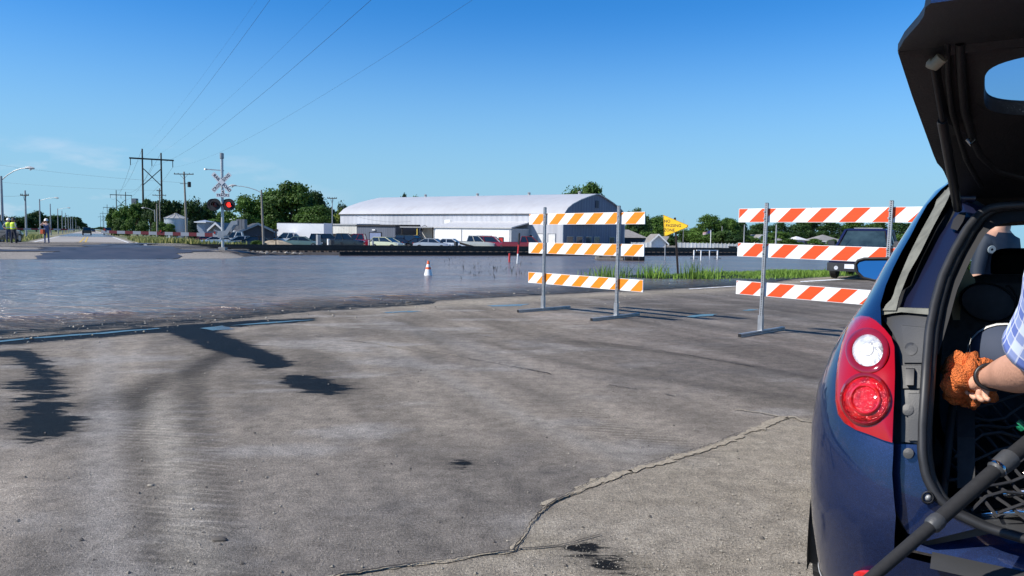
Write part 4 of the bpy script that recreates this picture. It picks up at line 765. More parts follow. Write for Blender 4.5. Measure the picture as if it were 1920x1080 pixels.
# left row
for px, top, k, lamp in ((2, 330, 0, (48, 1)), (47, 357, 1, None), (74, 373, 2, (29, 1)), (94, 382, 3, None), (108, 391, 4, (19, 1)), (116, 395, 5, None), (122.5, 399, 6, None), (127.5, 403, 7, None), (132, 405, 8, None), (136, 407, 9, None), (142, 411, 10, None), (146, 414, 11, None), (149, 416, 12, None)):
    D = 66*125/(172-px)*1.0; D = {0: 66*.9, 1: 92, 2: 118, 3: 148, 4: 178, 5: 207, 6: 236, 7: 265, 8: 292, 9: 322, 10: 385, 11: 440, 12: 500}[k]
    if lamp: upole(px, top, D, ['street lamp at the left edge of the photo, nearest of the roadside lamps', '', 'second roadside lamp, with its arm over the road behind the man in overalls', '', 'third and smallest roadside lamp left of the road'][k], lamp=(lamp[0]/1400*D, .5 if k else 1.0, .35 if not k else .3), r=.12, m='galv', name='street_lamp', group='street lamps left of the county road')
    else: upole(px, top, D, {1: 'grey wooden pole between the workers and the man in overalls', 3: 'wooden pole right behind the man in blue overalls', 5: 'pole just right of the third roadside lamp', 6: 'second pole right of the third roadside lamp', 7: 'third pole right of the third roadside lamp', 8: 'fourth pole right of the third roadside lamp', 9: 'fifth pole right of the third roadside lamp', 10: 'third from last pole of the row, almost at the horizon', 11: 'next to last tiny pole of the row', 12: 'last and smallest pole where the row meets the horizon'}.get(k, ''), r=.13, m='galv', group='poles receding left of the county road', arms=((.6, .5),) if k == 1 else ())
# H-frame transmission towers
def hframe(C, half, h, label, spread=6.8):
    T = thing('transmission_tower', label, 'transmission tower', C, math.atan2(RR.y, RR.x), 'wooden H-frame transmission towers')
    for s in (-1, 1): b = MB(); b.tube([(s*half, 0, 0), (s*half, 0, h-(.0 if s < 0 else .8))], [.30, .20], 10); b.build('pole', M['dwood'], T, smooth=40)
    b = MB(); b.box(-spread, spread, -.2, .15, h-2.9, h-2.5); b.build('crossarm', M['dwood'], T)
    for s in (-1, 1): b = MB(); b.bar((s*half, 0, h-5.2), (-s*half, 0, h-10), .22); b.build('cross_brace', M['dwood'], T)
    for x in (-spread+.3, 0, spread-.3): b = MB(); b.tube([(x, 0, h-2.9), (x, 0, h-4.6)], .11, 6); b.build('insulator_string', M['dsteel'], T)
    return T
HC = [Vector((-.9, 0, 0))+RD*s+RR*15.8 for s in (231, 480, 760, 1040, 1330)]
hh = at(275, 280, HC[0].y).z
for i, c in enumerate(HC): hframe(c, 2.35, hh, ['tall wooden H-frame transmission tower, nearest of the line, left of the crossing signal', 'second H-frame transmission tower, above the first roadside trees', 'third H-frame transmission tower down the line', 'fourth small H-frame transmission tower down the line', 'farthest tiny H-frame transmission tower near the horizon'][i], 5.6)
def span(a, b_, sag, r, label, n=26, group=None, m='wire'):
    pts = [a.lerp(b_, t/n)-Vector((0, 0, sag*4*(t/n)*(1-t/n))) for t in range(n+1)]; q = MB(); q.tube(pts, r, 4, cap=False); q.build('power_line', M[m], label=label, cat='power line', group=group)
HB = Vector((-.9, 0, 0))+RD*(-45)+RR*15.8
for x, z, r, lb in ((-5.3, hh-4.6, .010, 'thin power line, leftmost of those crossing the sky'), (0, hh-4.6, .015, 'middle power line, the darkest one crossing the sky'), (5.3, hh-4.6, .009, 'power line crossing the sky right of the middle one'), (-2.35, hh, .006, 'faint upper shield wire left in the sky'), (2.35, hh-.8, .009, 'long faint wire reaching furthest right across the sky')):
    span(HC[0]+RR*x+Vector((0, 0, z)), HB+RR*x+Vector((0, 0, z)), 4.2 if z < hh-2 else 2.8, r, lb, 40, 'power lines crossing the sky')
    span(HC[0]+RR*x+Vector((0, 0, z)), HC[1]+RR*x+Vector((0, 0, z)), 4, .03, {-5.3: 'leftmost of the power lines running away to the far towers', 0: 'middle power line running away to the far towers', 5.3: 'rightmost of the power lines running away to the far towers', -2.35: 'left shield wire between the tower pole tops', 2.35: 'right shield wire between the tower pole tops'}[x], 10, 'power lines between the far towers')
frame_back = hframe(HB, 2.35, hh, 'H-frame transmission tower behind the viewer carrying the same lines', 5.6)
# other poles
upole(345, 322, 108, 'utility pole with crossarm and transformer left of the crossing signal', arms=((.35, 1.4),), r=.17, base=LOT, pxb=349, xf=True)
upole(299, 353, 150, 'double crossarm pole between the legs of the tall tower', arms=((.5, .5), (1.4, 1.35)), r=.15, base=-.3)
upole(294, 382, 120, 'short grey pole with no arms beside the transmission tower', r=.15, base=-.3)
upole(290, 393, 140, 'small street lamp with arm pointing left at the roadside trees', lamp=(-1.9, .7, .4), r=.1, base=-.3, name='street_lamp', m='galv')
upole(490, 356, 72, 'wooden street lamp pole with long curved arm over the parked cars', lamp=(-2.5, .6, .25), r=.12, base=LOT, pxb=494, name='street_lamp', m='wood')
upole(623, 370, 110, 'thin pole with crossarm behind the corrugated shed', arms=((.15, .7),), r=.09, base=LOT, m='galv')
upole(1396, 421, 120, 'thin white pole under the left end of the orange barricade', r=.1, base=-.5, m='galv')
upole(1456, 421, 105, 'tall grey pole just right of the orange barricade upright', r=.13, base=-.5, m='galv')
upole(1282, 411, 170, 'thin antenna mast right of the no passing zone sign', r=.06, base=-.5, m='galv')
upole(1354, 424, 150, 'short pole in the trees right of the flagpole', r=.08, base=-.5, m='galv')
for (a, b2, lb) in (((-60, 300, 150), (349, 343, 108), 'upper thin wire sagging over the left part of the sky'), ((-60, 352, 95), (47, 366, 92), 'short wire at the left edge reaching the grey pole'), ((-60, 335, 160), (300, 357, 150), 'lower thin wire above the low clouds at left'), ((655, 401, 108), (770, 415, 104), 'service wire sagging along the warehouse front')):
    span(at(*a), at(*b2), .5, .012, lb, 12)
# flagpole
p = at(1333, 432, 104.); T = thing('flagpole', 'white flagpole with small flag beyond the white fence', 'flagpole', (p.x, 104., -.9)); h = p.z+.9
b = MB(); b.tube([(0, 0, 0), (0, 0, h)], .05, 6); b.build('pole', M['white'], T)
b = MB(); b.grid([[(-x, .06*math.sin(x*6), z-.25*x) for x in (0, .15, .3, .45)] for z in (h, h-.38)]); b.build('flag', mat('flag_blue', (.04, .05, .2), .8), T)
for k in range(6): b = MB(); z = h-.06*k-.02; b.grid([[(-x, .06*math.sin(x*6), z-.25*x) for x in (.45, .7, .95, 1.1)], [(-x, .06*math.sin(x*6), z-.06-.25*x) for x in (.45, .7, .95, 1.1)]]); b.build('stripe', M['red'] if k % 2 == 0 else M['white'], T)
# ------------------------------------------------------------------ crossing signal
MP = gr(418, 478, WATER); MP.z = 0; zt = at(419, 287, MP.y).z
def zz(py, px=419): return at(px, py, MP.y).z
k1 = MP.y/1400
T = thing('crossing_signal', 'railroad crossing signal mast with crossbuck and red flashing lights', 'crossing signal', (MP.x, MP.y, 0))
alum = mat('aluminium_mast', (.50, .51, .50), .4, .4, var=.1); blk = mat('matt_black_paint', (.01, .01, .011), .6)
b = MB(); b.tube([(0, 0, .25), (0, 0, zt-.35)], .085, 14); b.build('mast', alum, T, smooth=40)
b = MB(); b.lathe([(.05, zt-.5), (.07, zt-.36), (.12, zt-.33), (.12, zt-.02), (.09, zt), (.01, zt+.02)], n=12); b.build('bell', mat('bell_grey', (.3, .3, .3), .4, .5), T, smooth=40)
b = MB(); b.box(-.26, .26, -.26, .26, WATER-.1, .18); b.box(-.2, .2, -.2, .2, .18, .42); b.build('base', M['concrete'], T)
b = MB(); b.bar((.12, 0, zz(320)), (-.90, -.1, zz(318)), .06); b.lathe([(.01, 0), (.1, .02), (.07, .1)], (-.95, -.1, zz(318)-.06), n=8); b.build('side_arm', alum, T)
wsheet = mat('sign_white', (.62, .64, .66), .5, var=.03); bt = mat('sign_black', (.012, .012, .014), .5); YF = -.16
zc = zz(342.5); Lb = 1.50; hb = .285
for i, (an, w1, w2) in enumerate(((-45, 'RAIL', 'ROAD'), (45, 'CROS', 'SING'))):
    P = MB(); P.T = Matrix.Translation((0.03, YF-.02*(i), zc)) @ Matrix.Rotation(math.radians(-an), 4, 'Y'); P.box(-Lb/2, Lb/2, -.008, .008, -hb/2*.95, hb/2*.95); o = P.build('crossbuck_board', wsheet, T)
    for w_, cx in ((w1, -.40), (w2, .40)):
        me = text_mesh(w_, .235, .002, .004, 1.05); me.materials.append(bt); t = link('lettering', me, o)
        t.matrix_local = Matrix.Translation((0.03, YF-.02*i-.012, zc)) @ Matrix.Rotation(math.radians(-an), 4, 'Y') @ Matrix.Translation((cx*1.02, 0, 0)) @ Matrix.Rotation(math.pi/2, 4, 'X')
for txt, z0, w_, h_, sz in (('4', zz(360), .26, .24, .26), ('TRACKS', zz(366.5, 422), .80, .23, .19)):
    P = MB(); x0 = .10; P.box(x0-w_/2, x0+w_/2, YF-.008, YF+.008, z0-h_/2, z0+h_/2); o = P.build('track_count_plate', wsheet, T); me = text_mesh(txt, sz, .002, .003, 1.1); me.materials.append(bt); t = link('lettering', me, o); t.matrix_local = Matrix.Translation((x0, YF-.012, z0)) @ Matrix.Rotation(math.pi/2, 4, 'X')
zl = zz(384); redl = mat('lit_red_lens', (.5, .01, .01), .3, emit=((1, .03, .02), 1.6)); redo = mat('unlit_red_lens', (.10, .006, .008), .25)
b = MB(); b.bar((-.45, -.1, zl), (.5, -.1, zl), .07); b.build('light_crossarm', blk, T)
for x, y, lit in ((-.36, -.22, False), (.50, -.24, True), (-.64, .12, False), (.22, .18, False)):
    s = 1 if y > 0 else -1; b = MB(); b.lathe([(.365, 0), (.365, .012), (.01, .012)], (x, y, zl), 'Y', 28); b.lathe([(.12, 0), (.12, .14*1), (.01, .16)], (x, y, zl), 'Y', 16)
    o = b.build('signal_head', blk, T, smooth=30); b = MB(); b.lathe([(.01, y-.02*1), (.15, y-.005)], (x, 0, zl), 'Y', 20); b.build('lens', redl if lit else redo, o)
    b = MB(); R = []
    for dy in (0, -.22):
        R.append([(x+.17*math.cos(a), y+dy, zl+.17*math.sin(a)) for a in [math.radians(-20+q*11.6) for q in range(20)]])
    b.grid(R); b.build('visor', blk, o, smooth=60)
zb = zz(441)
b = MB(); b.box(-.22, .3, -.22, .22, zb-.16, zb+.26); b.tube([(-.1, -.05, zb+.1), (-.5, -.1, zb+.3)], .05, 6); b.build('gate_mechanism', mat('gate_box_silver', (.35, .36, .37), .4, .5), T)
b = MB(); b.prism([(.1, -.26, zb-.05), (.35, -.26, zb+.0), (.75, -.26, zb+.62), (1.0, -.26, zb+.66), (1.0, -.26, zb+.9), (.62, -.26, zb+.86), (.25, -.26, zb+.28), (.1, -.26, zb+.25)], (0, .04, 0)); b.prism([(.1, .24, zb-.05), (.35, .24, zb+.0), (.75, .24, zb+.62), (1.0, .24, zb+.66), (1.0, .24, zb+.9), (.62, .24, zb+.86), (.25, .24, zb+.28), (.1, .24, zb+.25)], (0, .04, 0)); b.build('support_arm', mat('gate_box_silver', (0, 0, 0)), T)
for q in range(3): b = MB(); b.box(.92+q*.17, 1.07+q*.17, -.24, .24, zb+.38, zb+.98); b.build('counterweight', mat('counterweight_grey', (.16, .17, .18), .6), T)
# gate arms
ga = mat('gate_white', (.30, .32, .35), .5, var=.05); gr_ = mat('gate_red', (.14, .015, .02), .5, var=.08)
def gate_arm(A, B, h, label, n, first=0):
    T = thing('gate_arm', label, 'barrier gate', A); d = (B-A)
    for i in range(n):
        b = MB(); p = d*(i/n); q = d*((i+1)/n); b.bar(p, q, .03, h*(1-.25*i/n)); b.build('band', gr_ if (i+first) % 2 else ga, T)
    return T
T2 = gate_arm(MP+Vector((-.15, .1, zb)), Vector(at(190, 434.5, 46.)), .23, 'long red and white crossing gate arm lowered across the road', 15, 0)
for t_ in (.05, .5, .97): b = MB(); b.box(-.04, .04, -.05, .05, 0, .12); q = (Vector(at(190, 434.5, 46.))-(MP+Vector((-.15, .1, zb))))*t_; b.build('arm_lamp', M['red'], T2, loc=q+Vector((0, 0, .08)))
gate_arm(Vector(at(-30, 428.5, 72.)), Vector(at(140, 430.5, 78.)), .2, 'dark red and white gate arm on the far side of the tracks at left', 12, 1)
# ------------------------------------------------------------------ people far off
skinm = mat('skin', (.50, .27, .18), .55, var=.08); denim = mat('denim_blue', (.07, .10, .20), .8); navy = mat('navy_cloth', (.015, .018, .03), .85); hiv = mat('hi_vis_yellow', (.62, .80, .04), .6, emit=None); greyt = mat('grey_shirt', (.25, .25, .25), .8)
def person(px, pyf, label, arm=(0, 0), top=greyt, legs=denim, helmet=M['white'], vest=None, D=None, z0=.29, H=1.76, yaw=0., stride=.0, hair=None, bib=False, name='person'):
    p = gr(px, pyf, z0) if D is None else at(px, 430, D); s = H/1.76; J = []; E_ = []; R = []
    def j(x, y, z, r, par=None): J.append((x*s, y*s, z*s)); R.append(r*s); (E_.append((par, len(J)-1)) if par is not None else None); return len(J)-1
    pel = j(0, 0, .95, .15); wai = j(0, 0, 1.1, .14, pel); ch = j(0, 0, 1.32, .165, wai); nk = j(0, 0, 1.49, .065, ch); hd = j(0, -.01, 1.60, .095, nk); tp = j(0, 0, 1.70, .085, hd)
    for sd, up in ((-1, arm[0]), (1, arm[1])):
        sh = j(sd*.19, 0, 1.42, .07, ch)
        if up == 1: el = j(sd*.36, -.1, 1.32, .05, sh); wr = j(sd*.14, -.18, 1.52, .036, el); j(sd*.08, -.18, 1.58, .04, wr)
        elif up == 2: el = j(sd*.34, .05, 1.18, .05, sh); wr = j(sd*.18, -.12, 1.02, .036, el); j(sd*.12, -.16, 1.0, .04, wr)
        else: el = j(sd*.25, 0, 1.15, .05, sh); wr = j(sd*.27, -.06, .9, .036, el); j(sd*.27, -.08, .80, .04, wr)
        hp = j(sd*.10, 0, .88, .10, pel); kn = j(sd*(.12+stride*.6), -.02, .5, .068, hp); an = j(sd*(.13+stride), .02, .09, .048, kn); j(sd*(.14+stride), -.12, .04, .042, an)
    me = skin(name, J, E_, R, 0, 1); T = thing(name, label, 'person', (p.x, p.y, z0), yaw)
    for m_ in (skinm, top, legs, M['black']): me.materials.append(m_)
    for f in me.polygons:
        z = f.center.z/s; x = abs(f.center.x/s); f.material_index = 0 if z > 1.47 else (3 if z < .1 else (2 if z < 1.0 and x < .24 + stride else (1 if z > 1.15 else (0 if x > .2 else 1))))
        if bib and x < .15 and 1. <= z < 1.38: f.material_index = 2
    link('body', me, T)
    if helmet is not None:
        b = MB(); b.lathe([(.155, 1.66), (.135, 1.68), (.13, 1.73), (.10, 1.79), (.05, 1.82), (.005, 1.825)], (0, -.02, 0), n=14); b.T = Matrix.Scale(s, 4); o = b.build('hard_hat' if helmet == M['white'] else 'cap', helmet, T, smooth=60); o.scale = (s, s, s)
    if vest is not None:
        b = MB(); b.lathe([(.175, 1.02), (.18, 1.2), (.20, 1.38), (.17, 1.47), (.09, 1.50)], n=16); o = b.build('vest', vest, T, smooth=60); o.scale = (s*1.1, s*.92, s)
        for z in (1.12, 1.26): b = MB(); b.lathe([(.187, z), (.188, z+.05)], n=16); q = b.build('reflective_stripe', mat('reflective_silver', (.6, .62, .6), .3), T, smooth=60); q.scale = (s*1.1, s*.92, s)
    return T
PZ = .29
person(88, 457, 'man in blue bib overalls and white hard hat raising one arm', arm=(1, 0), top=mat('pale_shirt', (.45, .30, .26), .8), legs=denim, bib=True, yaw=.2)
b = MB(); b.box(-.10, .10, -.12, .12, -.2, .12); q = gr(80.5, 457, .29); b.build('orange_bag', mat('orange_red_cloth', (.55, .10, .03), .7), loc=(q.x, q.y, 1.2), label='small orange bag held by the man in blue overalls', cat='bag')
person(17, 456, 'worker in white hard hat bending left in a yellow safety vest', arm=(2, 2), legs=mat('dark_denim', (.03, .045, .09), .8), vest=hiv, yaw=.8)
person(26, 457, 'worker seen from behind in bright yellow vest and black trousers', arm=(2, 0), legs=navy, vest=hiv, helmet=mat('dark_cap', (.04, .04, .04), .7), stride=.1, yaw=2.8)
# ------------------------------------------------------------------ parked cars in the yard
def rsec(w, z0, z1, c=.12): return [(-w, z0), (-w*1.0, z0+(z1-z0)*.55), (-w*.97, z1-c*.4), (-w*.86, z1), (w*.86, z1), (w*.97, z1-c*.4), (w, z0+(z1-z0)*.55), (w, z0)]
KIND = {
 'sedan': dict(L=4.6, st=[(-2.3, .45, .62, .72), (-2.22, .28, .80, .84), (-1.5, .25, .93, .88), (-.9, .24, .96, .9), (.9, .24, .92, .9), (1.6, .25, .84, .87), (2.15, .3, .72, .82), (2.3, .42, .6, .7)], gh=(-1.55, 1.15, -.85, .35, 1.40)),
 'hatch': dict(L=4.1, st=[(-2.05, .4, .8, .76), (-1.98, .28, .95, .84), (-1.4, .25, .98, .86), (.8, .24, .95, .86), (1.5, .25, .86, .84), (1.9, .3, .72, .8), (2.05, .42, .6, .7)], gh=(-1.95, 1.2, -1.5, .2, 1.47)),
 'suv': dict(L=4.7, st=[(-2.35, .45, .95, .8), (-2.3, .32, 1.08, .88), (-1.5, .3, 1.1, .92), (.9, .3, 1.08, .92), (1.7, .32, 1.0, .9), (2.25, .36, .85, .85), (2.35, .5, .7, .75)], gh=(-2.2, 1.1, -1.95, .35, 1.75)),
 'pickup': dict(L=5.6, st=[(-2.8, .5, 1.05, .88), (-2.78, .42, 1.1, .92), (-.6, .4, 1.1, .94), (1.2, .4, 1.1, .94), (2.1, .42, 1.05, .92), (2.7, .45, .95, .88), (2.8, .55, .8, .8)], gh=(-.65, 1.55, -.45, .75, 1.82)),
}
LAMP = mat('head_lamp', (.6, .62, .65), .1, coat=1.); TAILM = mat('tail_lamp_red', (.35, .01, .01), .2, coat=1.)
def car_proto(kind, pm):
    K = KIND[kind]; root = link('parked_car', None); b = MB()
    secs = [[(x, y, z) for y, z in rsec(w, z0, z1)] for x, z0, z1, w in K['st']]; b.grid(secs, close=True); b.add(secs[0], [tuple(range(8))[::-1]]); b.add(secs[-1], [tuple(range(8))])
    body = b.build('body', pm, root, smooth=50); body.material_slots[0].link = 'OBJECT'; body.material_slots[0].material = pm
    x0, x1, t0, t1, H = K['gh']; zb = [s[2] for s in K['st']]; zb = max(zb)-.04; wb, wt = .83, .66
    b = MB(); pr = [[(x0, -wb, zb-.05), (x0, wb, zb-.05), (x1, wb, zb-.05), (x1, -wb, zb-.05)], [(t0, -wt, H-.05), (t0, wt, H-.05), (t1, wt, H-.05), (t1, -wt, H-.05)]]; b.grid(pr, close=True)
    b.build('window', M['glass'], root)
    b = MB(); b.box(t0-.03, t1+.06, -wt-.02, wt+.02, H-.07, H); 
    for s in (-1, 1):
        for (xa, xb) in ((x0, t0), (x1, t1)): b.bar((xa, s*wb, zb-.02), (xb, s*wt, H-.05), .07)
        xm = (x0+x1)/2-.1; b.bar((xm, s*(wb+.005), zb-.02), ((t0+t1)/2-.1, s*(wt+.01), H-.05), .08)
    rf = b.build('roof', pm, root); rf.material_slots[0].link = 'OBJECT'; rf.material_slots[0].material = pm
    if kind == 'pickup': b = MB(); b.box(-2.7, -.75, -.8, .8, 1.105, 1.12); b.build('bed_opening', mat('bed_dark', (.02, .02, .02), .8), root)
    r = .33 if kind in ('sedan', 'hatch') else .39; wx = K['L']*.30
    for x in (-wx, wx):
        for s in (-1, 1):
            b = MB(); y = s*.80; b.lathe([(.01, y-.11), (r-.03, y-.11), (r, y-.08), (r, y+.08), (r-.03, y+.11), (.01, y+.11)], (x, 0, r), 'Y', 16); w = b.build('wheel', M['tyre'], root, smooth=40)
            b = MB(); b.lathe([(.01, y+s*.115), (r*.6, y+s*.112)], (x, 0, r), 'Y', 12); b.build('rim', M['rim'], w)
    xf = K['L']/2
    for s in (-1, 1):
        b = MB(); b.box(xf-.16, xf-.03, s*.62-.13, s*.62+.13, .62 if kind != 'pickup' else .78, .74 if kind != 'pickup' else .95); b.build('headlight', LAMP, root)
        b = MB(); b.box(-xf+.0, -xf+.06, s*.66-.1, s*.66+.1, .72, .9); b.build('tail_light', TAILM, root)
    return root
PC = {}
def park(px, pyb, D, kind, colr, yaw, label, base=None, name='parked_car', cat='car', group='vehicles parked in the flooded shop yard'):
    pm = paint('car_paint_'+colr, COLS[colr])
    if kind not in PC: r = PC[kind] = car_proto(kind, pm)
    else: r = copy_tree(PC[kind])
    for c in r.children:
        if c.data.name.startswith(('body', 'roof')): c.material_slots[0].material = pm
    p = at(px, pyb, D); r.location = (p.x, D, gz(p.x, D) if base is None else base); r.rotation_euler.z = math.radians(yaw); r.name = name; r['label'] = label; r['category'] = cat; r['group'] = group; return r
COLS = dict(white=(.7, .7, .7), red=(.25, .012, .018), crimson=(.33, .015, .04), black=(.008, .008, .010), silver=(.38, .40, .43), blue=(.03, .05, .16), navy=(.012, .018, .05), green=(.17, .24, .20), yellow=(.62, .62, .42), steelblue=(.12, .16, .24), tan=(.5, .48, .42), charcoal=(.03, .032, .036))
CARS = [(388, 92, 'sedan', 'red', 205, 'dark red sedan facing left behind the gate arm'), (408, 84, 'sedan', 'white', 200, 'white sedan just left of the crossing signal mast'), (446, 86, 'pickup', 'white', 195, 'white pickup truck just right of the crossing signal mast'), (452, 78, 'sedan', 'silver', 205, 'silver car nosing out in front of the white pickup'), (476, 77, 'sedan', 'black', 200, 'black sedan left of the green bush by the lamp pole'),
        (524, 98, 'suv', 'blue', 10, 'blue SUV at the left end of the white box trailer'), (498, 100, 'sedan', 'navy', 190, 'dark car half hidden behind the black sedan'), (580, 96, 'suv', 'white', 180, 'white SUV in front of the box trailer'), (545, 94, 'pickup', 'white', 185, 'white pickup behind the dirt mound'), (566, 86, 'sedan', 'green', 8, 'pale green coupe beside the dirt mound'), (615, 92, 'suv', 'black', 12, 'black SUV in front of the storage rack'), (640, 90, 'pickup', 'charcoal', 5, 'charcoal pickup before the corrugated shed'),
        (676, 94, 'pickup', 'crimson', 178, 'red pickup in front of the slate grey garage'), (726, 88, 'hatch', 'yellow', -25, 'pale yellow hatchback in front of the roller door'), (752, 92, 'sedan', 'navy', -10, 'dark blue car just right of the yellow hatchback'), (774, 92, 'suv', 'charcoal', -20, 'dark SUV in front of the open shed'), (792, 90, 'sedan', 'black', -15, 'black car right of the dark SUV'), (812, 89, 'sedan', 'silver', -15, 'silver sedan left of the white sedans'),
        (845, 90, 'sedan', 'white', -12, 'white sedan in front of the white workshop'), (888, 91, 'pickup', 'tan', -12, 'off white pickup in front of the workshop garage door'), (922, 91, 'suv', 'crimson', -12, 'red SUV at the right end of the white workshop'), (986, 90, 'pickup', 'red', -5, 'red vehicle nose just left of the barricade')]
for px, D, kd, c, yw, lb in CARS: park(px, 460, D, kd, c, yw, lb, name={'pickup': 'parked_pickup'}.get(kd, 'parked_car'), cat={'pickup': 'pickup truck', 'suv': 'suv'}.get(kd, 'car'))
for px, s_, c, yw, lb, kd in ((163, 170, 'black', 119, 'black pickup driving towards us on the flooded road', 'pickup'), (174.5, 330, 'charcoal', 119, 'distant dark car on the county road', 'sedan'), (202, 180, 'black', 119, 'dark vehicle waiting at the right road edge beyond the gate', 'pickup'), (-4, 58, 'black', 100, 'black vehicle cut by the left edge beside the workers', 'suv')):
    o = park(px, 432, s_, kd, c, yw, lb, base=.06 if s_ > 100 else .2, group='vehicles on the county road', cat='pickup truck' if kd == 'pickup' else 'car')
# dirt mound, posts and small yard things
b = MB(); rows = [[(3.1*q*math.cos(a)*(1+.1*math.sin(3*a)), 1.6*q*math.sin(a), h*(1+.1*math.sin(5*a))) for a in [k*.3927 for k in range(16)]] for q, h in ((1, 0), (.8, .5), (.5, .95), (.25, 1.2), (.03, 1.28))]
b.grid(rows, close=True); p = at(515, 460, 76.); b.build('dirt_mound', mat('tan_dirt', (.30, .25, .18), .95, var=.25, scale=2, bump=.5, bscale=6), smooth=180, loc=(p.x, 76., LOT), label='tan dirt mound between the lamp pole and the green coupe', cat='dirt pile')
def post(px, py0, py1, D, w, m, label, cat='post', name='post', pxt=None):
    p = at(px, py1, D); t = at(pxt or px, py0, D); b = MB(); b.tube([(0, 0, 0), (t.x-p.x, 0, t.z-p.z)], w/2, 8); return b.build(name, m, loc=p, label=label, cat=cat)
for px, y0, y1, D, w, m, lb in ((616, 448, 466, 75, .3, 'white', 'short white post before the charcoal pickup'), (622, 450, 466, 75, .55, 'dgrey', 'dark bollard beside the short white post'), (597, 440, 466, 80, .5, 'galv', 'grey cabinet post behind the green coupe'), (692, 450, 466, 78, .2, 'galv', 'left short post in front of the garage'), (699, 449, 466, 78, .2, 'galv', 'right short post in front of the garage'), (855, 453, 468, 74, .42, 'dgrey', 'grey utility box on the far bank in front of the white sedan')):
    post(px, y0, y1, D, w, M[m], lb)
p = at(523, 460, 76.); T = thing('mailbox_post', 'small mailbox on a post above the dirt mound', 'mailbox', (p.x, 75., LOT)); zt = at(523, 434, 75.).z-LOT
b = MB(); b.box(-.04, .04, 0, .08, 0, zt); b.build('post', M['dsteel'], T); b = MB(); b.box(-.18, .18, -.25, .25, zt, zt+.22); b.build('box', M['dsteel'], T)
b = MB(); b.grid([[(x, 0, .9+.3*math.sin(x*2)), (x*.95, .8, 1.3+.2*math.sin(x*3+1)), (x*.9, 1.6, 1.0)] for x in (-1.2, -.6, 0, .6, 1.2)]); b.box(-1.2, 1.2, .1, 1.5, 0, 1.0); p = at(808, 460, 97.); b.build('scrap_heap', mat('scrap_cream', (.55, .5, .42), .7, var=.4, scale=2), loc=(p.x, 97., LOT), label='heap of cream scrap panels in the open shed mouth', cat='scrap pile')
b = MB(); b.bar((0, 0, 0), (2.6, .2, -.65), .3, .2); p = at(862, 456, 74.); b.build('timber_beam', M['dwood'], loc=p, label='dark beam slanting down beside the grey utility box', cat='beam')
# ------------------------------------------------------------------ things standing in the water
def cone(px, py, label):
    p = gr(px, py+1, WATER); T = thing('traffic_cone', label, 'traffic cone', (p.x, p.y, WATER-.05)); H = .56; og = mat('cone_orange', (.85, .13, .03), .5)
    for (z0, z1, m) in ((.0, .26, M['white']), (.26, .34, og), (.34, .44, M['white']), (.44, H, og)):
        r = lambda z: .13*(1-z/H)+.03; b = MB(); b.lathe([(r(z0), z0), (r(z1), z1)]+([(.01, z1)] if z1 == H else []), n=20); b.build('band', m, T, smooth=40)
    b = MB(); b.box(-.18, .18, -.18, .18, -.03, .02); b.build('base', og, T)
cone(803, 515, 'orange and white traffic cone standing in the flood water')
def marker(px0, y0, px1, y1, segs, w, label):
    p = gr(px1, y1, WATER); t = at(px0, y0, p.y); T = thing('marker_stake', label, 'marker post', (p.x, p.y, WATER)); d = t-p
    for a, c, m in segs: b = MB(); b.tube([d*a, d*c], w, 8); b.build('band', m, T)
redp = mat('marker_red', (.55, .03, .03), .5)
marker(955.5, 475, 955, 491, ((-.2, 1, redp),), .055, 'short red marker stake in the water left of the barricade')
marker(974, 437, 970, 494, ((-.05, .32, M['white']), (.32, .62, redp), (.62, 1, M['dsteel'])), .045, 'tall leaning red and white marker pole left of the barricade')
# submerged frame with black drum
p = gr(1160, 488, WATER); T = thing('wooden_raft', 'half submerged weathered timber platform behind the barricade', 'timber platform', (p.x, p.y, WATER), -.05); k = p.y/1400
for i in range(3): b = MB(); b.box(-42*k, 8*k, -.1+i*.5, .25+i*.5, .02+.05*(i % 2), .16+.05*(i % 2)); b.build('plank', M['wood'], T)
for i in range(3): b = MB(); b.box(-40*k+.2*i, 14*k, .0+i*.5, .3+i*.5, .24+.03*(i % 2), .40); b.build('plank', M['wood'], T)
for x in (-36, -14, 6): b = MB(); b.box(x*k, (x+4)*k, 0, 1.2, -.1, .3); b.build('beam', M['dwood'], T)
T = thing('culvert_drum', 'black plastic drum lying at the right end of the timber platform', 'drum', (gr(1188, 488, WATER).x, p.y-.1, WATER)); b = MB(); b.lathe([(.01, -18*k), (.34, -18*k), (.37, -15*k), (.37, 14*k), (.33, 16*k), (.01, 16*k)], (0, 0, .16), 'X', 20); b.build('body', M['black'], T, smooth=40)
for x in (-8, 4): b = MB(); b.lathe([(.38, x*k), (.40, x*k+.05), (.38, x*k+.1)], (0, 0, .16), 'X', 20); b.build('ring', M['dgrey'], T)
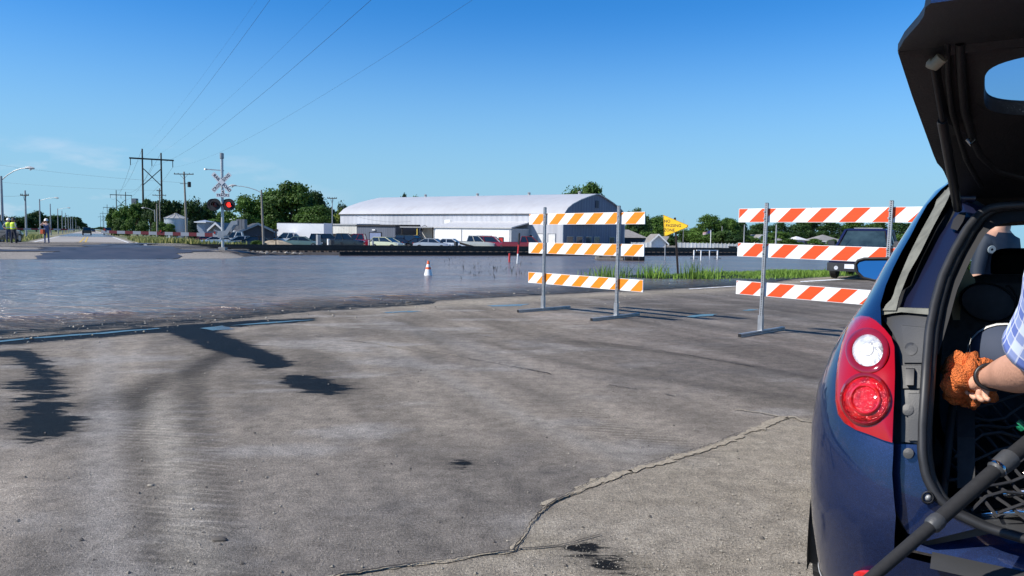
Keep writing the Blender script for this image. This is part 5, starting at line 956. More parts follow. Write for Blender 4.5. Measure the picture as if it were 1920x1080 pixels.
# water meters and white rail
for px, lb in ((1301, 'left white stand pipe with dark crossbars in the water behind the sign'), (1345, 'right white stand pipe with dark crossbars in the water near the orange barricade')):
    p = gr(px, 486, WATER); D = p.y; T = thing('stand_pipe', lb, 'stand pipe', (p.x, D, WATER), 0, 'white stand pipes in the water'); k = D/1400
    b = MB(); b.tube([(0, 0, -.2), (0, 0, 17*k)], 1.4*k, 10); b.build('pipe', M['white'], T, smooth=40)
    for z in (2, 7, 21): b = MB(); b.bar((-7*k, 0, z*k), (7*k, 0, z*k), .05); b.build('crossbar', M['dsteel'], T)
    b = MB(); b.tube([(0, 0, 17*k), (0, 0, 21*k)], .02, 6); b.build('stem', M['dsteel'], T)
A = gr(1314, 488, WATER); T = thing('white_rail', 'low white guard rail in the water between the two stand pipes', 'guard rail', A)
for px in (1314, 1330): p = gr(px, 488, WATER)-A; b = MB(); b.tube([p+Vector((0, 0, -.2)), p+Vector((0, 0, 18.5*A.y/1400))], .04, 8); b.build('post', M['white'], T)
b = MB(); b.bar(Vector((-.3, 0, 18.5*A.y/1400)), gr(1344, 488, WATER)-A+Vector((0, 0, 18.5*A.y/1400)), .07); b.build('rail', M['white'], T)
post(1247, 458, 489, 50, .07, M['galv'], 'thin grey post left of the no passing zone sign')
# ------------------------------------------------------------------ no passing zone sign
p = gr(1271, 517, WATER); D = p.y; T = thing('no_passing_sign', 'yellow NO PASSING ZONE pennant sign on a dark leaning post in the grass', 'road sign', (p.x, D, WATER))
q = lambda px, py, dy=0: at(px, py, D+dy)-Vector((p.x, D, WATER))
b = MB(); b.bar(q(1271.5, 520), q(1265.5, 408), .07, .05); b.build('post', mat('rusty_dark_post', (.05, .035, .028), .7, .3, var=.4), T)
k_s = D/1400; qs = lambda px, py: q(px, py, -(px-1268)*k_s*.577); NS = Vector((-.552, -.834, 0))
tri = [qs(1244.5, 402.8), qs(1246, 406.), qs(1291, 422), qs(1291.5, 424.5), qs(1289, 427), qs(1248.5, 443.3), qs(1246.5, 442)]
cen = sum(tri, Vector())/7
def tri_layer(sc, y0, y1, m, nm):
    b = MB(); b.prism([(cen+(t-cen)*sc)+NS*y0 for t in (tri[0], tri[2], tri[3], tri[4], tri[5], tri[6])], NS*(y1-y0)); return b.build(nm, m, T)
sy = mat('sign_yellow', (.88, .52, .01), .45, var=.04)
pl = tri_layer(1.0, .045, .06, sy, 'panel'); tri_layer(.975, .0605, .063, bt, 'border'); tri_layer(.935, .0635, .066, sy, 'panel_face')
for txt, px, py, w_ in (('NO', 1252.2, 415., .2), ('PASSING', 1263.8, 423.2, .2), ('ZONE', 1256., 431.6, .2)):
    me = text_mesh(txt, .158, .001, .0025, 1.04); me.materials.append(bt); o = link('lettering', me, pl); v = qs(px, py); o.matrix_local = Matrix.Translation(v+NS*.069) @ Matrix.Rotation(math.radians(-33.5), 4, 'Z') @ Matrix.Rotation(math.pi/2, 4, 'X') @ Matrix.Scale(1.0, 4, (1, 0, 0))
# ------------------------------------------------------------------ barricades
def telespar(L, w=.044):
    """square tube with a row of punched holes on all four faces, along +Z"""
    b = MB(); n = int(L/.0254); h = w/2; r = .0085
    for f in range(4):
        rt = Matrix.Rotation(f*math.pi/2, 4, 'Z'); vs = []; fs = []
        for i in range(n+1):
            z0 = i*.0254; z1 = z0+.0254; zc_ = z0+.0127; base = len(vs); sq = [(-h, z0), (0, z0), (h, z0), (h, zc_), (h, z1), (0, z1), (-h, z1), (-h, zc_)]
            angs = [225, 270, 315, 0, 45, 90, 135, 180]; ring = [(r*math.cos(math.radians(a)), zc_+r*math.sin(math.radians(a))) for a in angs]
            vs += [(x, -h, z) for x, z in sq]+[(x, -h, z) for x, z in ring]+[(x, -h+.004, z) for x, z in ring]
            for j in range(8): k = (j+1) % 8; fs.append((base+j, base+k, base+8+k, base+8+j)); fs.append((base+8+j, base+8+k, base+16+k, base+16+j))
        b.T = rt; b.add(vs, fs)
    b.T = Matrix.Identity(4); b.box(-h+.0045, h-.0045, -h+.0045, h-.0045, -.001, L+.02, 1); return b
darkhole = mat('tube_inside', (.015, .015, .016), .8)
BL = 2.62; POSTX = (.42+.0, .42+1.69)
def board(mcol, xs, off, h=.203, flip=False):
    b = MB(); t = .02
    b.box(0, BL, 0, t, -h/2, h/2, 0)
    # diagonal sheeting: parallelograms 1.5 mm proud of the board
    e = .006; z0, z1 = -h/2+e, h/2-e; H2 = z1-z0; per = .431; wd = .2155; k = off-per
    while k < BL+per:
        P = [(k, z0), (k+wd, z0), (k+wd+H2, z1), (k+H2, z1)]
        def clip(P, xc, keep_less):
            o = []
            for i in range(len(P)):
                a, c = P[i], P[(i+1) % len(P)]; ia = (a[0] <= xc) == keep_less; ic = (c[0] <= xc) == keep_less
                if ia: o.append(a)
                if ia != ic: t_ = (xc-a[0])/(c[0]-a[0]); o.append((xc, a[1]+(c[1]-a[1])*t_))
            return o
        P = clip(P, BL-e, True); P = clip(P, e, False) if P else P
        if len(P) > 2: b.prism([(x, -.0015, z) for x, z in P], (0, .001, 0), 1)
        k += per
    return b
def barricade(name, label, base_l, base_r, mcol, zs, offs, lean=0.):
    d = base_r-base_l; yaw = math.atan2(d.y, d.x); sp_c = d.length; T = thing(name, label, 'barricade', base_l, yaw, 'striped road barricades')
    stl = M['steel']; L = 1.84
    for i, x in enumerate((0, sp_c)):
        b = telespar(L); o = b.build('upright', [stl, darkhole], T); o.location = (x, -.022-.002, .06); o.rotation_euler.y = lean
        b = telespar(1.36, .05); o = b.build('foot', [stl, darkhole], T); o.rotation_euler = (-math.pi/2, 0, (.02 if i else -.04)); o.location = (x-.0, -.70, .028)
        b = MB(); b.box(-.034, .034, -.056, -.050, .0, .22); b.box(-.034, -.030, -.05, .0, .0, .22); b.box(.030, .034, -.05, .0, .0, .22); b.build('socket', stl, T).location = (x, 0, .05)
    whit = mat('reflective_white_board', (.80, .80, .78), .5, var=.05, scale=3)
    for (z, dz), of in zip(zs, offs):
        o = board(mcol, 0, of).build('rail', [whit, mcol], T); o.location = (-.42, .0, z); o.rotation_euler.y = -dz
    for x in (0, sp_c):
        for (z, dz) in zs:
            for q in (-.05, .05): b = MB(); b.lathe([(.001, -.012), (.012, -.012), (.014, -.004), (.014, 0)], n=6, axis='Y'); b.build('bolt', M['steel'], T).location = (x, -.047, z+q)
    return T
yel = mat('barricade_amber', (.80, .235, .004), .45, var=.07, scale=3, stretch=(1, 1, 10)); org = mat('barricade_orange', (.70, .070, .006), .45, var=.07, scale=3, stretch=(1, 1, 10))
bl, br_ = gr(1020, 582), gr(1157, 597)
barricade('barricade', 'amber and white striped barricade with galvanised uprights, left one beside the water', bl, br_, yel, ((1.70, .004), (1.16, .006), (.60, -.006)), (.07, .05, .21))
c0 = gr(1427, 625); dd = (br_-bl).normalized()
d2 = Vector((1.73, -1.60, 0)).normalized()
barricade('barricade', 'orange and white striped barricade, right one partly hidden behind the blue car', c0, c0+d2*1.69, org, ((1.74, -.002), (1.23, -.012), (.66, -.016)), (.17, .085, .055), lean=.012)
# ------------------------------------------------------------------ blue car with open tailgate (local frame: x right, y forward from rear bumper, z up)
CTH = math.radians(33); CO = Vector((.68, 2.0, 0)); CC, CS = math.cos(CTH), math.sin(CTH)
def to_car(p): d = p-CO; return Vector((CC*d.x-CS*d.y, CS*d.x+CC*d.y, p.z))
def dir_car(d): return Vector((CC*d.x-CS*d.y, CS*d.x+CC*d.y, d.z))
ZT = [.28, .35, .45, .55, .65, .75, .85, .95, 1.0, 1.05, 1.1, 1.2, 1.3, 1.4, 1.48, 1.55, 1.60]
UT = [.13, .109, .096, .084, .080, .073, .069, .077, .091, .104, .123, .176, .211, .254, .290, .326, .38]
VT = [.08, .06, .035, .012, -.012, 0, .02, .05, .07, .10, .14, .21, .29, .37, .44, .52, .60]
uo = lambda z: float(np.interp(z, ZT, UT)); vr = lambda z: float(np.interp(z, ZT, VT)); RU, RV, PN = .32, .38, 2.3
def corner(z, a, off=0.):
    """rear left corner of the body: a=0 at the flank, a=pi/2 at the rear face; off>0 goes inward"""
    u0 = uo(z)+off; v0 = vr(z)+off; ru, rv = RU-off, RV-off
    return Vector((u0+ru*(1-math.cos(a)**(2/PN)), v0+rv*(1-math.sin(a)**(2/PN)), z))
def inside(p, off):
    z = p.z; u0 = uo(z)+off; v0 = vr(z)+off; a = max(0, u0+RU-off-p.x)/(RU-off); b_ = max(0, v0+RV-off-p.y)/(RV-off); return a**PN+b_**PN < 1
CE = to_car(Vector((0, 0, EYE)))
def chit(px, py, off=0.):
    d = dir_car(ray(px, py)); t = .7; st = .02
    while t < 4.5:
        if inside(CE+d*t, off): break
        t += st
    lo, hi = t-st, t
    for _ in range(22):
        m_ = (lo+hi)/2
        if inside(CE+d*m_, off): hi = m_
        else: lo = m_
    return CE+d*hi
def cpl(px, py, v):   # hit with the car plane y=v
    d = dir_car(ray(px, py)); return CE+d*((v-CE.y)/d.y)
def cplz(px, py, P, N):
    d = dir_car(ray(px, py)); return CE+d*((P-CE).dot(N)/d.dot(N))
def resamp(L, n):
    L = [Vector((*p, 0)) for p in L]; ds = [0]
    for i in range(len(L)-1): ds.append(ds[-1]+(L[i+1]-L[i]).length)
    o = []
    for k in range(n):
        t = ds[-1]*k/(n-1); i = min(len(L)-2, max(0, int(np.searchsorted(ds, t, 'right')-1))); f = (t-ds[i])/max(1e-9, ds[i+1]-ds[i]); q = L[i].lerp(L[i+1], f); o.append((q.x, q.y))
    return o
def strip(L, R, n=14, m=5, off=0., th=0., b=None, hit=chit, mi=0):
    b = b or MB(); L = resamp(L, n); R = resamp(R, n); rows = []
    for (a, c) in zip(L, R): rows.append([hit(a[0]+(c[0]-a[0])*k/(m-1), a[1]+(c[1]-a[1])*k/(m-1), off) for k in range(m)])
    b.grid(rows, mi)
    if th:
        back = [[q+Vector((0, th, 0)) for q in r] for r in rows]; b.grid([[r[0] for r in rows], [r[0] for r in back]], mi); b.grid([[r[-1] for r in rows], [r[-1] for r in back]], mi); b.grid([rows[0], back[0]], mi); b.grid([rows[-1], back[-1]], mi)
    return b
CAR = thing('blue_suv', 'dark blue SUV at the right edge with its tailgate open', 'suv', CO, -CTH)
cblue = bpy.data.materials.new('metallic_blue_paint'); cblue.use_nodes = True
_n = cblue.node_tree.nodes; _l = cblue.node_tree.links; _b = _n['Principled BSDF']; _b.inputs['Metallic'].default_value = .55; _b.inputs['Roughness'].default_value = .34; _b.inputs['Coat Weight'].default_value = 1; _b.inputs['Coat Roughness'].default_value = .03
_t = _n.new('ShaderNodeTexCoord'); _v = _n.new('ShaderNodeTexVoronoi'); _v.inputs['Scale'].default_value = 1100; _l.new(_t.outputs['Object'], _v.inputs['Vector']); _r = _n.new('ShaderNodeMix'); _r.data_type = 'RGBA'
_r.inputs['A'].default_value = (.005, .013, .055, 1); _r.inputs['B'].default_value = (.012, .034, .125, 1); _m = _n.new('ShaderNodeMapRange'); _m.inputs['From Min'].default_value = .5; _m.inputs['From Max'].default_value = .9; _s = _n.new('ShaderNodeSeparateColor'); _l.new(_v.outputs['Color'], _s.inputs[0]); _l.new(_s.outputs[0], _m.inputs['Value']); _l.new(_m.outputs[0], _r.inputs['Factor']); _l.new(_r.outputs['Result'], _b.inputs['Base Color'])
cnavy = mat('jamb_navy_paint', (.007, .009, .03), .35, .2, var=.1, coat=.4); cpl_ = mat('black_trim_plastic', (.022, .023, .025), .5, var=.2, scale=30, bump=.1, bscale=400); bmp = mat('bumper_dark_plastic', (.04, .041, .043), .5, var=.15, scale=6, bump=.05, bscale=300)
seal = mat('weatherstrip_rubber', (.020, .021, .024), .5, var=.2, scale=20); sealer = mat('dusty_seam_sealer', (.15, .15, .125), .8, var=.35, scale=14, bump=.4, bscale=60); cabin = mat('black_cabin_trim', (.008, .008, .009), .85, var=.2)
UC = .995
EDGE = [chit(*p) for p in [(1781, 344), (1748, 369), (1730, 397), (1709, 439), (1691, 470), (1673, 506), (1660, 537), (1652, 563), (1649, 579), (1650, 600), (1662, 640), (1676, 700), (1676, 830), (1672, 900), (1680, 960)]]
ez = [e.z for e in EDGE][::-1]; eu = [e.x for e in EDGE][::-1]
def u_edge(z): return float(np.interp(z, ez, eu))
FRT = lambda z: float(np.interp(z, [.28, .6, .8, .93, .97, 1.0, 1.06, 1.2, 1.4, 1.55, 1.6], [4.62, 4.72, 4.74, 4.60, 4.2, 3.9, 3.62, 3.32, 2.95, 2.62, 2.4]))
zl_ = sorted(set([.30, .34, .38, .42, .46, .5, .54, .58, .6, .65, .70, .75, .80, .85, .9, .95, 1.0, 1.05, 1.1, 1.15, 1.2, 1.25, 1.3, 1.35, 1.4, 1.45, 1.5, 1.55, 1.58, 1.60]))
FL = [0.44+.04*i for i in range(0, 96)]
rows = []
for z in zl_:
    ue = u_edge(z); ur = (ue-uo(z))/RU; amax = math.acos(max(0, min(1, (1-min(.999, ur))))**(PN/2)) if ur < 1 else math.pi/2
    r = [corner(z, amax*(1-k/14)) for k in range(15)]; u0 = uo(z); f1 = FRT(z); v0 = vr(z)+RV
    r += [Vector((u0, v0+(f1-.45-v0)*(k/90), z)) for k in range(1, 91)]
    r += [Vector((u0+.45*(1-math.cos(a)), f1-.45+.45*math.sin(a), z)) for a in [math.pi/2*k/8 for k in range(1, 9)]]
    n_ = len(r); r += [Vector((2*UC-q.x, q.y, q.z)) for q in r[::-1]]; rows.append(r)
b = MB(); b.grid(rows); NC = len(rows[0])
WH_C = [(1.02, .37), (3.80, .37)]
keep = []; glassf = []; frontg = []
for fi, f in enumerate(b.f):
    c = sum((Vector(b.v[i]) for i in f), Vector())/4; col_ = fi % (NC-1); k = min(col_, NC-2-col_)
    if any(math.hypot(c.y-wy, c.z-wz) < .43 for wy, wz in WH_C) and 14 <= k: continue
    if 1.12 < c.z < 1.5 and 14 <= k < 104 and c.y > 1.0 and c.y < FRT(c.z)-.55 and abs(c.y-2.0) > .05 and abs(c.y-1.15) > .06: glassf.append(f); continue
    if 1.07 < c.z < 1.53 and k >= 106: frontg.append(f); continue
    keep.append(f)
def submesh(fs, name, m, smooth, mi=None, parent=CAR):
    me = bpy.data.meshes.new(name); used = sorted({i for f in fs for i in f}); mp_ = {u: i for i, u in enumerate(used)}; me.from_pydata([b.v[i] for i in used], [], [tuple(mp_[i] for i in f) for f in fs]); me.materials.append(m); shade(me, smooth); return link(name, me, parent)
up = [f for f in keep if sum(b.v[i][2] for i in f)/4 > .40]; lo_ = [f for f in keep if sum(b.v[i][2] for i in f)/4 <= .40]
submesh(up, 'body', cblue, 50); submesh(lo_, 'lower_cladding', bmp, 50)
tg = mat('clear_tinted_glass', (.9, .95, .95), .02, var=0, trans=1.); tg.node_tree.nodes['Principled BSDF'].inputs['IOR'].default_value = 1.02
L_f = [f for f in glassf if sum(b.v[i][0] for i in f)/4 < UC]; R_f = [f for f in glassf if sum(b.v[i][0] for i in f)/4 >= UC]
for fs in (L_f, R_f): submesh(fs, 'side_window', M['glass'], 40)
submesh(frontg, 'windscreen', tg, 40)
# roof
top = rows[-1]; cen_ = Vector((UC, 1.5, 0)); b2 = MB(); rr_ = []
for sc_, dz in ((1, 0), (.96, .022), (.88, .042), (.7, .06), (.4, .07), (.02, .072)): rr_.append([Vector((UC+(q.x-UC)*sc_, 1.5+(q.y-1.5)*sc_, q.z+dz)) for q in top])
b2.grid(rr_, close=True); b2.build('roof', cblue, CAR, smooth=60)
for s in (0, 1):
    b2 = MB(); x = .47 if not s else 2*UC-.47; b2.tube([(x, .75, 1.66), (x, .95, 1.71), (x, 2.3, 1.71), (x, 2.5, 1.66)], .018, 8); b2.build('roof_rail', bmp, CAR, smooth=40)
# rear bumper between the corners
b2 = MB(); bz = [.30, .36, .40]; 
def bumper(zs_, m, nm):
    b_ = MB(); R = []
    for z in zs_:
        ue = u_edge(z); R.append([Vector((ue+(2*UC-2*ue)*k/24, corner(z, math.acos(max(0, 1-min(.999, (ue-uo(z))/RU))**(PN/2))).y-.0-.035*math.sin(math.pi*k/24)-.0, z)) for k in range(25)])
    b_.grid(R); return b_.build(nm, m, CAR, smooth=60)
bumper([.30, .34, .38, .40], bmp, 'bumper_skirt'); bumper([.40, .44, .48, .52, .56, .60], cblue, 'rear_bumper')
# wheels and arches
for (wy, wz) in WH_C:
    for s in (0, 1):
        xo = .045 if not s else 2*UC-.045; sg = 1 if not s else -1; b2 = MB(); pr = [(.01, 0), (.30, 0), (.345, .012), (.365, .04), (.37, .06), (.37, .19), (.365, .21), (.34, .235), (.01, .235)]
        b2.lathe([(r_, -.035*sg+h_*sg) for r_, h_ in pr], (xo, wy, wz), 'X', 44); w = b2.build('wheel', M['tyre'], CAR, smooth=35)
        b2 = MB()
        for k in range(60):
            a = k*math.pi/30; c_, s_ = math.cos(a), math.sin(a)
            for q0, q1 in ((.02, .07), (.085, .145), (.16, .21)): b2.add([(xo+sg*(q0-.035), wy+.371*math.cos(a-.03), wz+.371*math.sin(a-.03)), (xo+sg*(q1-.035), wy+.371*math.cos(a), wz+.371*math.sin(a)), (xo+sg*(q1-.035), wy+.371*math.cos(a+.045), wz+.371*math.sin(a+.045)), (xo+sg*(q0-.035), wy+.371*math.cos(a+.02), wz+.371*math.sin(a+.02)),
              (xo+sg*(q0-.035), wy+.379*math.cos(a-.03), wz+.379*math.sin(a-.03)), (xo+sg*(q1-.035), wy+.379*math.cos(a), wz+.379*math.sin(a)), (xo+sg*(q1-.035), wy+.379*math.cos(a+.045), wz+.379*math.sin(a+.045)), (xo+sg*(q0-.035), wy+.379*math.cos(a+.02), wz+.379*math.sin(a+.02))], [(4, 5, 6, 7), (0, 1, 5, 4), (1, 2, 6, 5), (2, 3, 7, 6), (3, 0, 4, 7)])
        b2.build('tread', M['tyre'], w, kind='stuff')
        b2 = MB(); b2.lathe([(.02, -.03*sg), (.06, -.045*sg), (.1, -.02*sg), (.22, -.03*sg), (.235, -.038*sg), (.24, -.02*sg)], (xo, wy, wz), 'X', 30); b2.build('rim', M['rim'], w, smooth=30)
        b2 = MB(); b2.grid([[(xo+sg*dx, wy+.43*math.cos(a), wz+.43*math.sin(a)) for a in [math.radians(-12+q*8.5) for q in range(25)]] for dx in (-.012, .3)]); b2.grid([[(xo+sg*-.012, wy+rr*math.cos(a), wz+rr*math.sin(a)) for a in [math.radians(-12+q*8.5) for q in range(25)]] for rr in (.425, .48)]); b2.build('wheel_arch', bmp, CAR, smooth=50)
# --- traced rear corner details (all lie on or just inside the body surface)
LLo = [(1599, 597), (1586, 619), (1578, 645), (1571, 678), (1567, 715), (1566, 751), (1571, 777), (1583, 793), (1604, 805.6), (1630, 814.6), (1656, 825), (1673, 830), (1674, 800), (1675, 774), (1677, 740), (1678, 700), (1677, 650), (1671, 632), (1658, 616), (1643, 602), (1630, 594), (1614, 591.5)]
def fan(outl, cx, cy, off0, bulge, n=9, hit=chit, b=None, off1=0.004):
    b = b or MB(); R = [[hit(x, y, off1) for x, y in outl]]
    for k in range(1, n):
        s_ = 1-(k-1)/(n-2)*.985; R.append([hit(cx+(x-cx)*s_, cy+(y-cy)*s_, off0-bulge*(1-s_**3)) for x, y in outl])
    b.grid(R, close=True); return b
tail = bpy.data.materials.new('red_lamp_lens'); tail.use_nodes = True; _b = tail.node_tree.nodes['Principled BSDF']; _b.inputs['Base Color'].default_value = (.34, .0, .001, 1); _b.inputs['Specular IOR Level'].default_value = .3; _b.inputs['Roughness'].default_value = .2; _b.inputs['Coat Weight'].default_value = 1; _b.inputs['Coat Roughness'].default_value = .02; _b.inputs['Subsurface Weight'].default_value = .0
LO2 = []
for i in range(len(LLo)):
    a, c = LLo[i], LLo[(i+1) % len(LLo)]; LO2 += [a, ((a[0]*2+c[0])/3, (a[1]*2+c[1])/3), ((a[0]+2*c[0])/3, (a[1]+2*c[1])/3)]
TLp = fan(LO2, 1624, 712, -.010, .008, 12).build('tail_light', tail, CAR, smooth=60)
def ell(cx, cy, rx, ry, n=32, sk=0.): return [(cx+rx*math.cos(2*math.pi*k/n)+sk*ry*math.sin(2*math.pi*k/n), cy+ry*math.sin(2*math.pi*k/n)) for k in range(n)]
def ringm(cx, cy, rx0, ry0, rx1, ry1, off, m, nm, parent, extra=0.):
    b_ = MB(); A = [chit(x, y, off) for x, y in ell(cx, cy, rx0, ry0)]; Bm = [chit(x, y, off-extra) for x, y in ell(cx, cy, (rx0+rx1)/2, (ry0+ry1)/2)]; Cc = [chit(x, y, off) for x, y in ell(cx, cy, rx1, ry1)]; b_.grid([A, Bm, Cc], close=True); return b_.build(nm, m, parent, smooth=80)
redl2 = mat('bright_red_reflector', (.5, .006, .006), .12, var=.25, scale=30, coat=1.); redd = mat('deep_red_ring', (.20, .003, .006), .15, var=.2, scale=20, coat=1.)
ringm(1626, 657, 41, 43, 29, 30, -.020, redd, 'reverse_lamp_ring', TLp, .006)
ringm(1626, 655, 11, 11, 2, 2, -.035, M['white'], 'bulb_shield', TLp, .004)
rvw = mat('clear_reverse_lens', (.66, .66, .67), .15, .2, var=.45, scale=38, coat=1., bump=.4, bscale=180)
for rr_, of_ in ((1626, .0),): pass
o_ = fan(ell(1627, 657, 29, 30), 1627, 657, -.022, .010, 7, off1=-.016).build('reverse_lamp', rvw, TLp, smooth=80)
ringm(1622, 748, 48, 50, 41, 42, -.020, redd, 'brake_lamp_ring', TLp, .005); fan(ell(1622, 748, 41, 41), 1622, 748, -.021, .008, 6, off1=-.017).build('brake_lamp', mat('brake_lens_red', (.52, .004, .003), .12, .1, var=.45, scale=45, coat=1., bump=.5, bscale=130), TLp, smooth=80)
ringm(1622, 748, 30, 30, 24, 24, -.030, redl2, 'inner_lamp_ring', TLp, .004)
# jamb panels (behind the opening edge)
JO = .045
A_ = [(1793, 350), (1775, 395), (1745, 445), (1712, 500), (1668, 565), (1650, 592)]
strip([(1779, 340), (1744, 368), (1726, 397), (1705, 439), (1669, 506), (1650, 560), (1645, 582), (1670, 640), (1674, 830), (1670, 900), (1678, 962), (1700, 1003), (1735, 1024)], [(1850, 388), (1800, 440), (1765, 510), (1745, 580), (1735, 650), (1728, 730), (1725, 830), (1733, 890), (1755, 935), (1800, 975), (1860, 1000)], 26, 5, JO+.02).build('jamb', cpl_, CAR, smooth=60)
strip([(1779, 346), (1757, 369), (1754, 384), (1746, 399), (1726, 435), (1705, 476), (1689.5, 512), (1679, 538), (1673.6, 559), (1659, 573), (1655, 582)], [(1783, 350), (1781.5, 364), (1775, 378), (1768.5, 390), (1748, 428), (1725, 475), (1704, 511), (1691, 543), (1684, 562), (1682, 574), (1680, 582)], 22, 5, .016, .02).build('seam_sealer', sealer, CAR, smooth=60)
strip([(1800, 375), (1792, 397), (1761, 444), (1740, 486), (1717, 532), (1700, 558), (1686, 578)], [(1842, 388), (1810, 418), (1794, 454), (1776, 495), (1760, 537), (1750, 560), (1743, 585)], 16, 5, JO+.004).build('inner_pillar', cnavy, CAR, smooth=60)
strip([(1648, 592), (1662, 606), (1684, 640), (1690, 700), (1690, 828)], [(1744, 590), (1740, 640), (1737, 700), (1731, 760), (1727, 832)], 12, 5, JO-.008, .02).build('jamb_panel', bmp, CAR, smooth=60)
strip([(1690, 610), (1694, 640), (1694, 680)], [(1735, 614), (1733, 650), (1731, 680)], 6, 4, JO-.016, .02).build('jamb_cover', bmp, CAR, smooth=30)
strip([(1703, 738), (1703, 780), (1703, 826)], [(1726, 738), (1724, 780), (1721, 826)], 6, 4, JO-.016, .02).build('jamb_cover', bmp, CAR, smooth=30)
strip([(1690, 685), (1690, 728)], [(1728, 685), (1726, 728)], 4, 4, JO-.014, .02).build('latch_bracket', cpl_, CAR, smooth=30); strip([(1698, 692), (1698, 722)], [(1714, 692), (1713, 722)], 4, 4, JO-.03, .03).build('latch', mat('latch_black', (.008, .008, .009), .25), CAR, smooth=30)
strip([(1652, 579), (1680, 577), (1741, 579)], [(1652, 591), (1688, 585), (1741, 590)], 8, 3, JO-.022, .02).build('trim_lip', sealer, CAR, smooth=60)
strip([(1673, 832), (1671, 900), (1679, 958), (1702, 1000), (1738, 1014)], [(1727, 834), (1733, 885), (1752, 930), (1790, 965), (1835, 990)], 12, 5, JO-.004).build('lower_jamb', cblue, CAR, smooth=60)
for px, py, r_ in ((1708, 654, 12), (1702, 768, 11), (1703, 850, 10)): fan(ell(px, py, r_, r_), px, py, JO-.018, .001, 4, off1=JO-.015).build('trim_plug', bmp, CAR, smooth=60)
ringm(1740, 933, 13, 13, 8, 8, JO-.02, seal, 'bump_stop', CAR, .012); fan(ell(1740, 933, 7, 7), 1740, 933, JO-.02, .01, 4, off1=JO-.012).build('bump_stop_centre', M['galv'], CAR, smooth=60)
# weatherstrip tube
WS = [(1925, 384), (1875, 386), (1850, 392), (1832, 405), (1812, 430), (1788, 472), (1766, 520), (1752, 570), (1742, 620), (1737, 680), (1733, 740), (1729, 800), (1729, 850), (1736, 892), (1755, 930), (1790, 962), (1850, 990), (1925, 1012)]
pts = [chit(x, y, JO-.01) for x, y in resamp(WS, 60)]; b2 = MB(); b2.tube(pts, .0115, 10); b2.build('weatherstrip', seal, CAR, smooth=60)
pts2 = [chit(x+9, y+2, JO+.012) for x, y in resamp(WS, 60)]; b2 = MB(); b2.tube(pts2, .013, 8); b2.build('inner_seal_lip', cpl_, CAR, smooth=60)
strip([(1925, 392), (1880, 394), (1858, 400), (1838, 414), (1818, 440), (1796, 478), (1774, 525), (1760, 572), (1750, 620), (1745, 660)], [(1925, 414), (1884, 418), (1864, 425), (1848, 438), (1833, 462), (1814, 500), (1794, 545), (1782, 590), (1770, 630), (1760, 665)], 24, 4, JO+.03).build('opening_trim', mat('opening_trim_grey', (.018, .018, .020), .8, var=.15), CAR, smooth=60)
# mirrored right side jamb and strip
b2 = MB(); b2.tube([Vector((2*UC-p.x, p.y, p.z)) for p in pts], .014, 8); b2.build('weatherstrip', seal, CAR, smooth=60)
b2 = MB(); E2 = [Vector((2*UC-e.x, e.y, e.z)) for e in EDGE]; b2.grid([[e for e in E2], [Vector((e.x-.1, e.y+.05, e.z)) for e in E2]]); b2.build('jamb', cpl_, CAR, smooth=60)
# cross pieces: sill paint and step pad carried right across the car
P1 = chit(1838, 992, JO-.004); P2 = chit(1738, 1016, .0); P3 = chit(1745, 1000, .01)
zs1 = .60; b2 = MB(); ue = u_edge(.60); sy0 = corner(.60, math.pi/2).y
b2.grid([[Vector((u, y, z)) for u in (cpl(1748, 1010, sy0).x, .6, UC, 2*UC-.6, 2*UC-cpl(1748, 1010, sy0).x)] for y, z in ((sy0-.03, .598), (sy0-.0, .612), (sy0+.035, .616))]); b2.build('step_pad', bmp, CAR, smooth=60)
b2 = MB(); b2.grid([[Vector((u, y, z)) for u in (.36, .6, UC, 2*UC-.6, 2*UC-.36)] for y, z in ((sy0+.035, .610), (sy0+.045, .60), (sy0+.07, .635), (sy0+.105, .67), (sy0+.115, .672))]); b2.build('sill', cblue, CAR, smooth=60)
b2 = MB(); b2.box(.40, 2*UC-.40, sy0+.115, sy0+.30, .655, .668); b2.build('sill_plate', bmp, CAR)
# cabin
b2 = MB()
b2.box(.18, 2*UC-.18, .12, 3.9, .50, .56); b2.build('floor', cabin, CAR)
for s in (0, 1):
    f_ = (lambda x: x) if not s else (lambda x: 2*UC-x)
    b2 = MB(); b2.grid([[Vector((f_(uo(z)+.08+(.1 if z < .9 else .0)), v, z)) for v in (max(.16, vr(z)+(.16 if z < .8 else .32)), .95, 2., 3.5)] for z in (.5, .7, .9, 1.1)]); b2.build('side_lining', cabin, CAR, smooth=40)
    b2 = MB(); b2.grid([[Vector((f_(uo(z)+.09), v, z)) for v in (vr(z)+.36, vr(z)+.42, 1.16)] for z in (1.1, 1.25, 1.4, 1.52)]); b2.build('pillar_lining', cabin, CAR, smooth=40)
b2 = MB(); b2.grid([[Vector((u, v, 1.545-.085*(v-.62)/1.93+.03*math.sin(math.pi*(u-.4)/1.19))) for u in (.40, .7, UC, 1.29, 1.59)] for v in (.62, 1.2, 2., 2.55)]); b2.build('headlining', mat('dark_grey_headlining', (.03, .03, .032), .9), CAR, smooth=60)
b2 = MB(); b2.box(.3, 1.69, 3.05, 3.5, .55, 1.02); b2.build('dashboard', cabin, CAR)
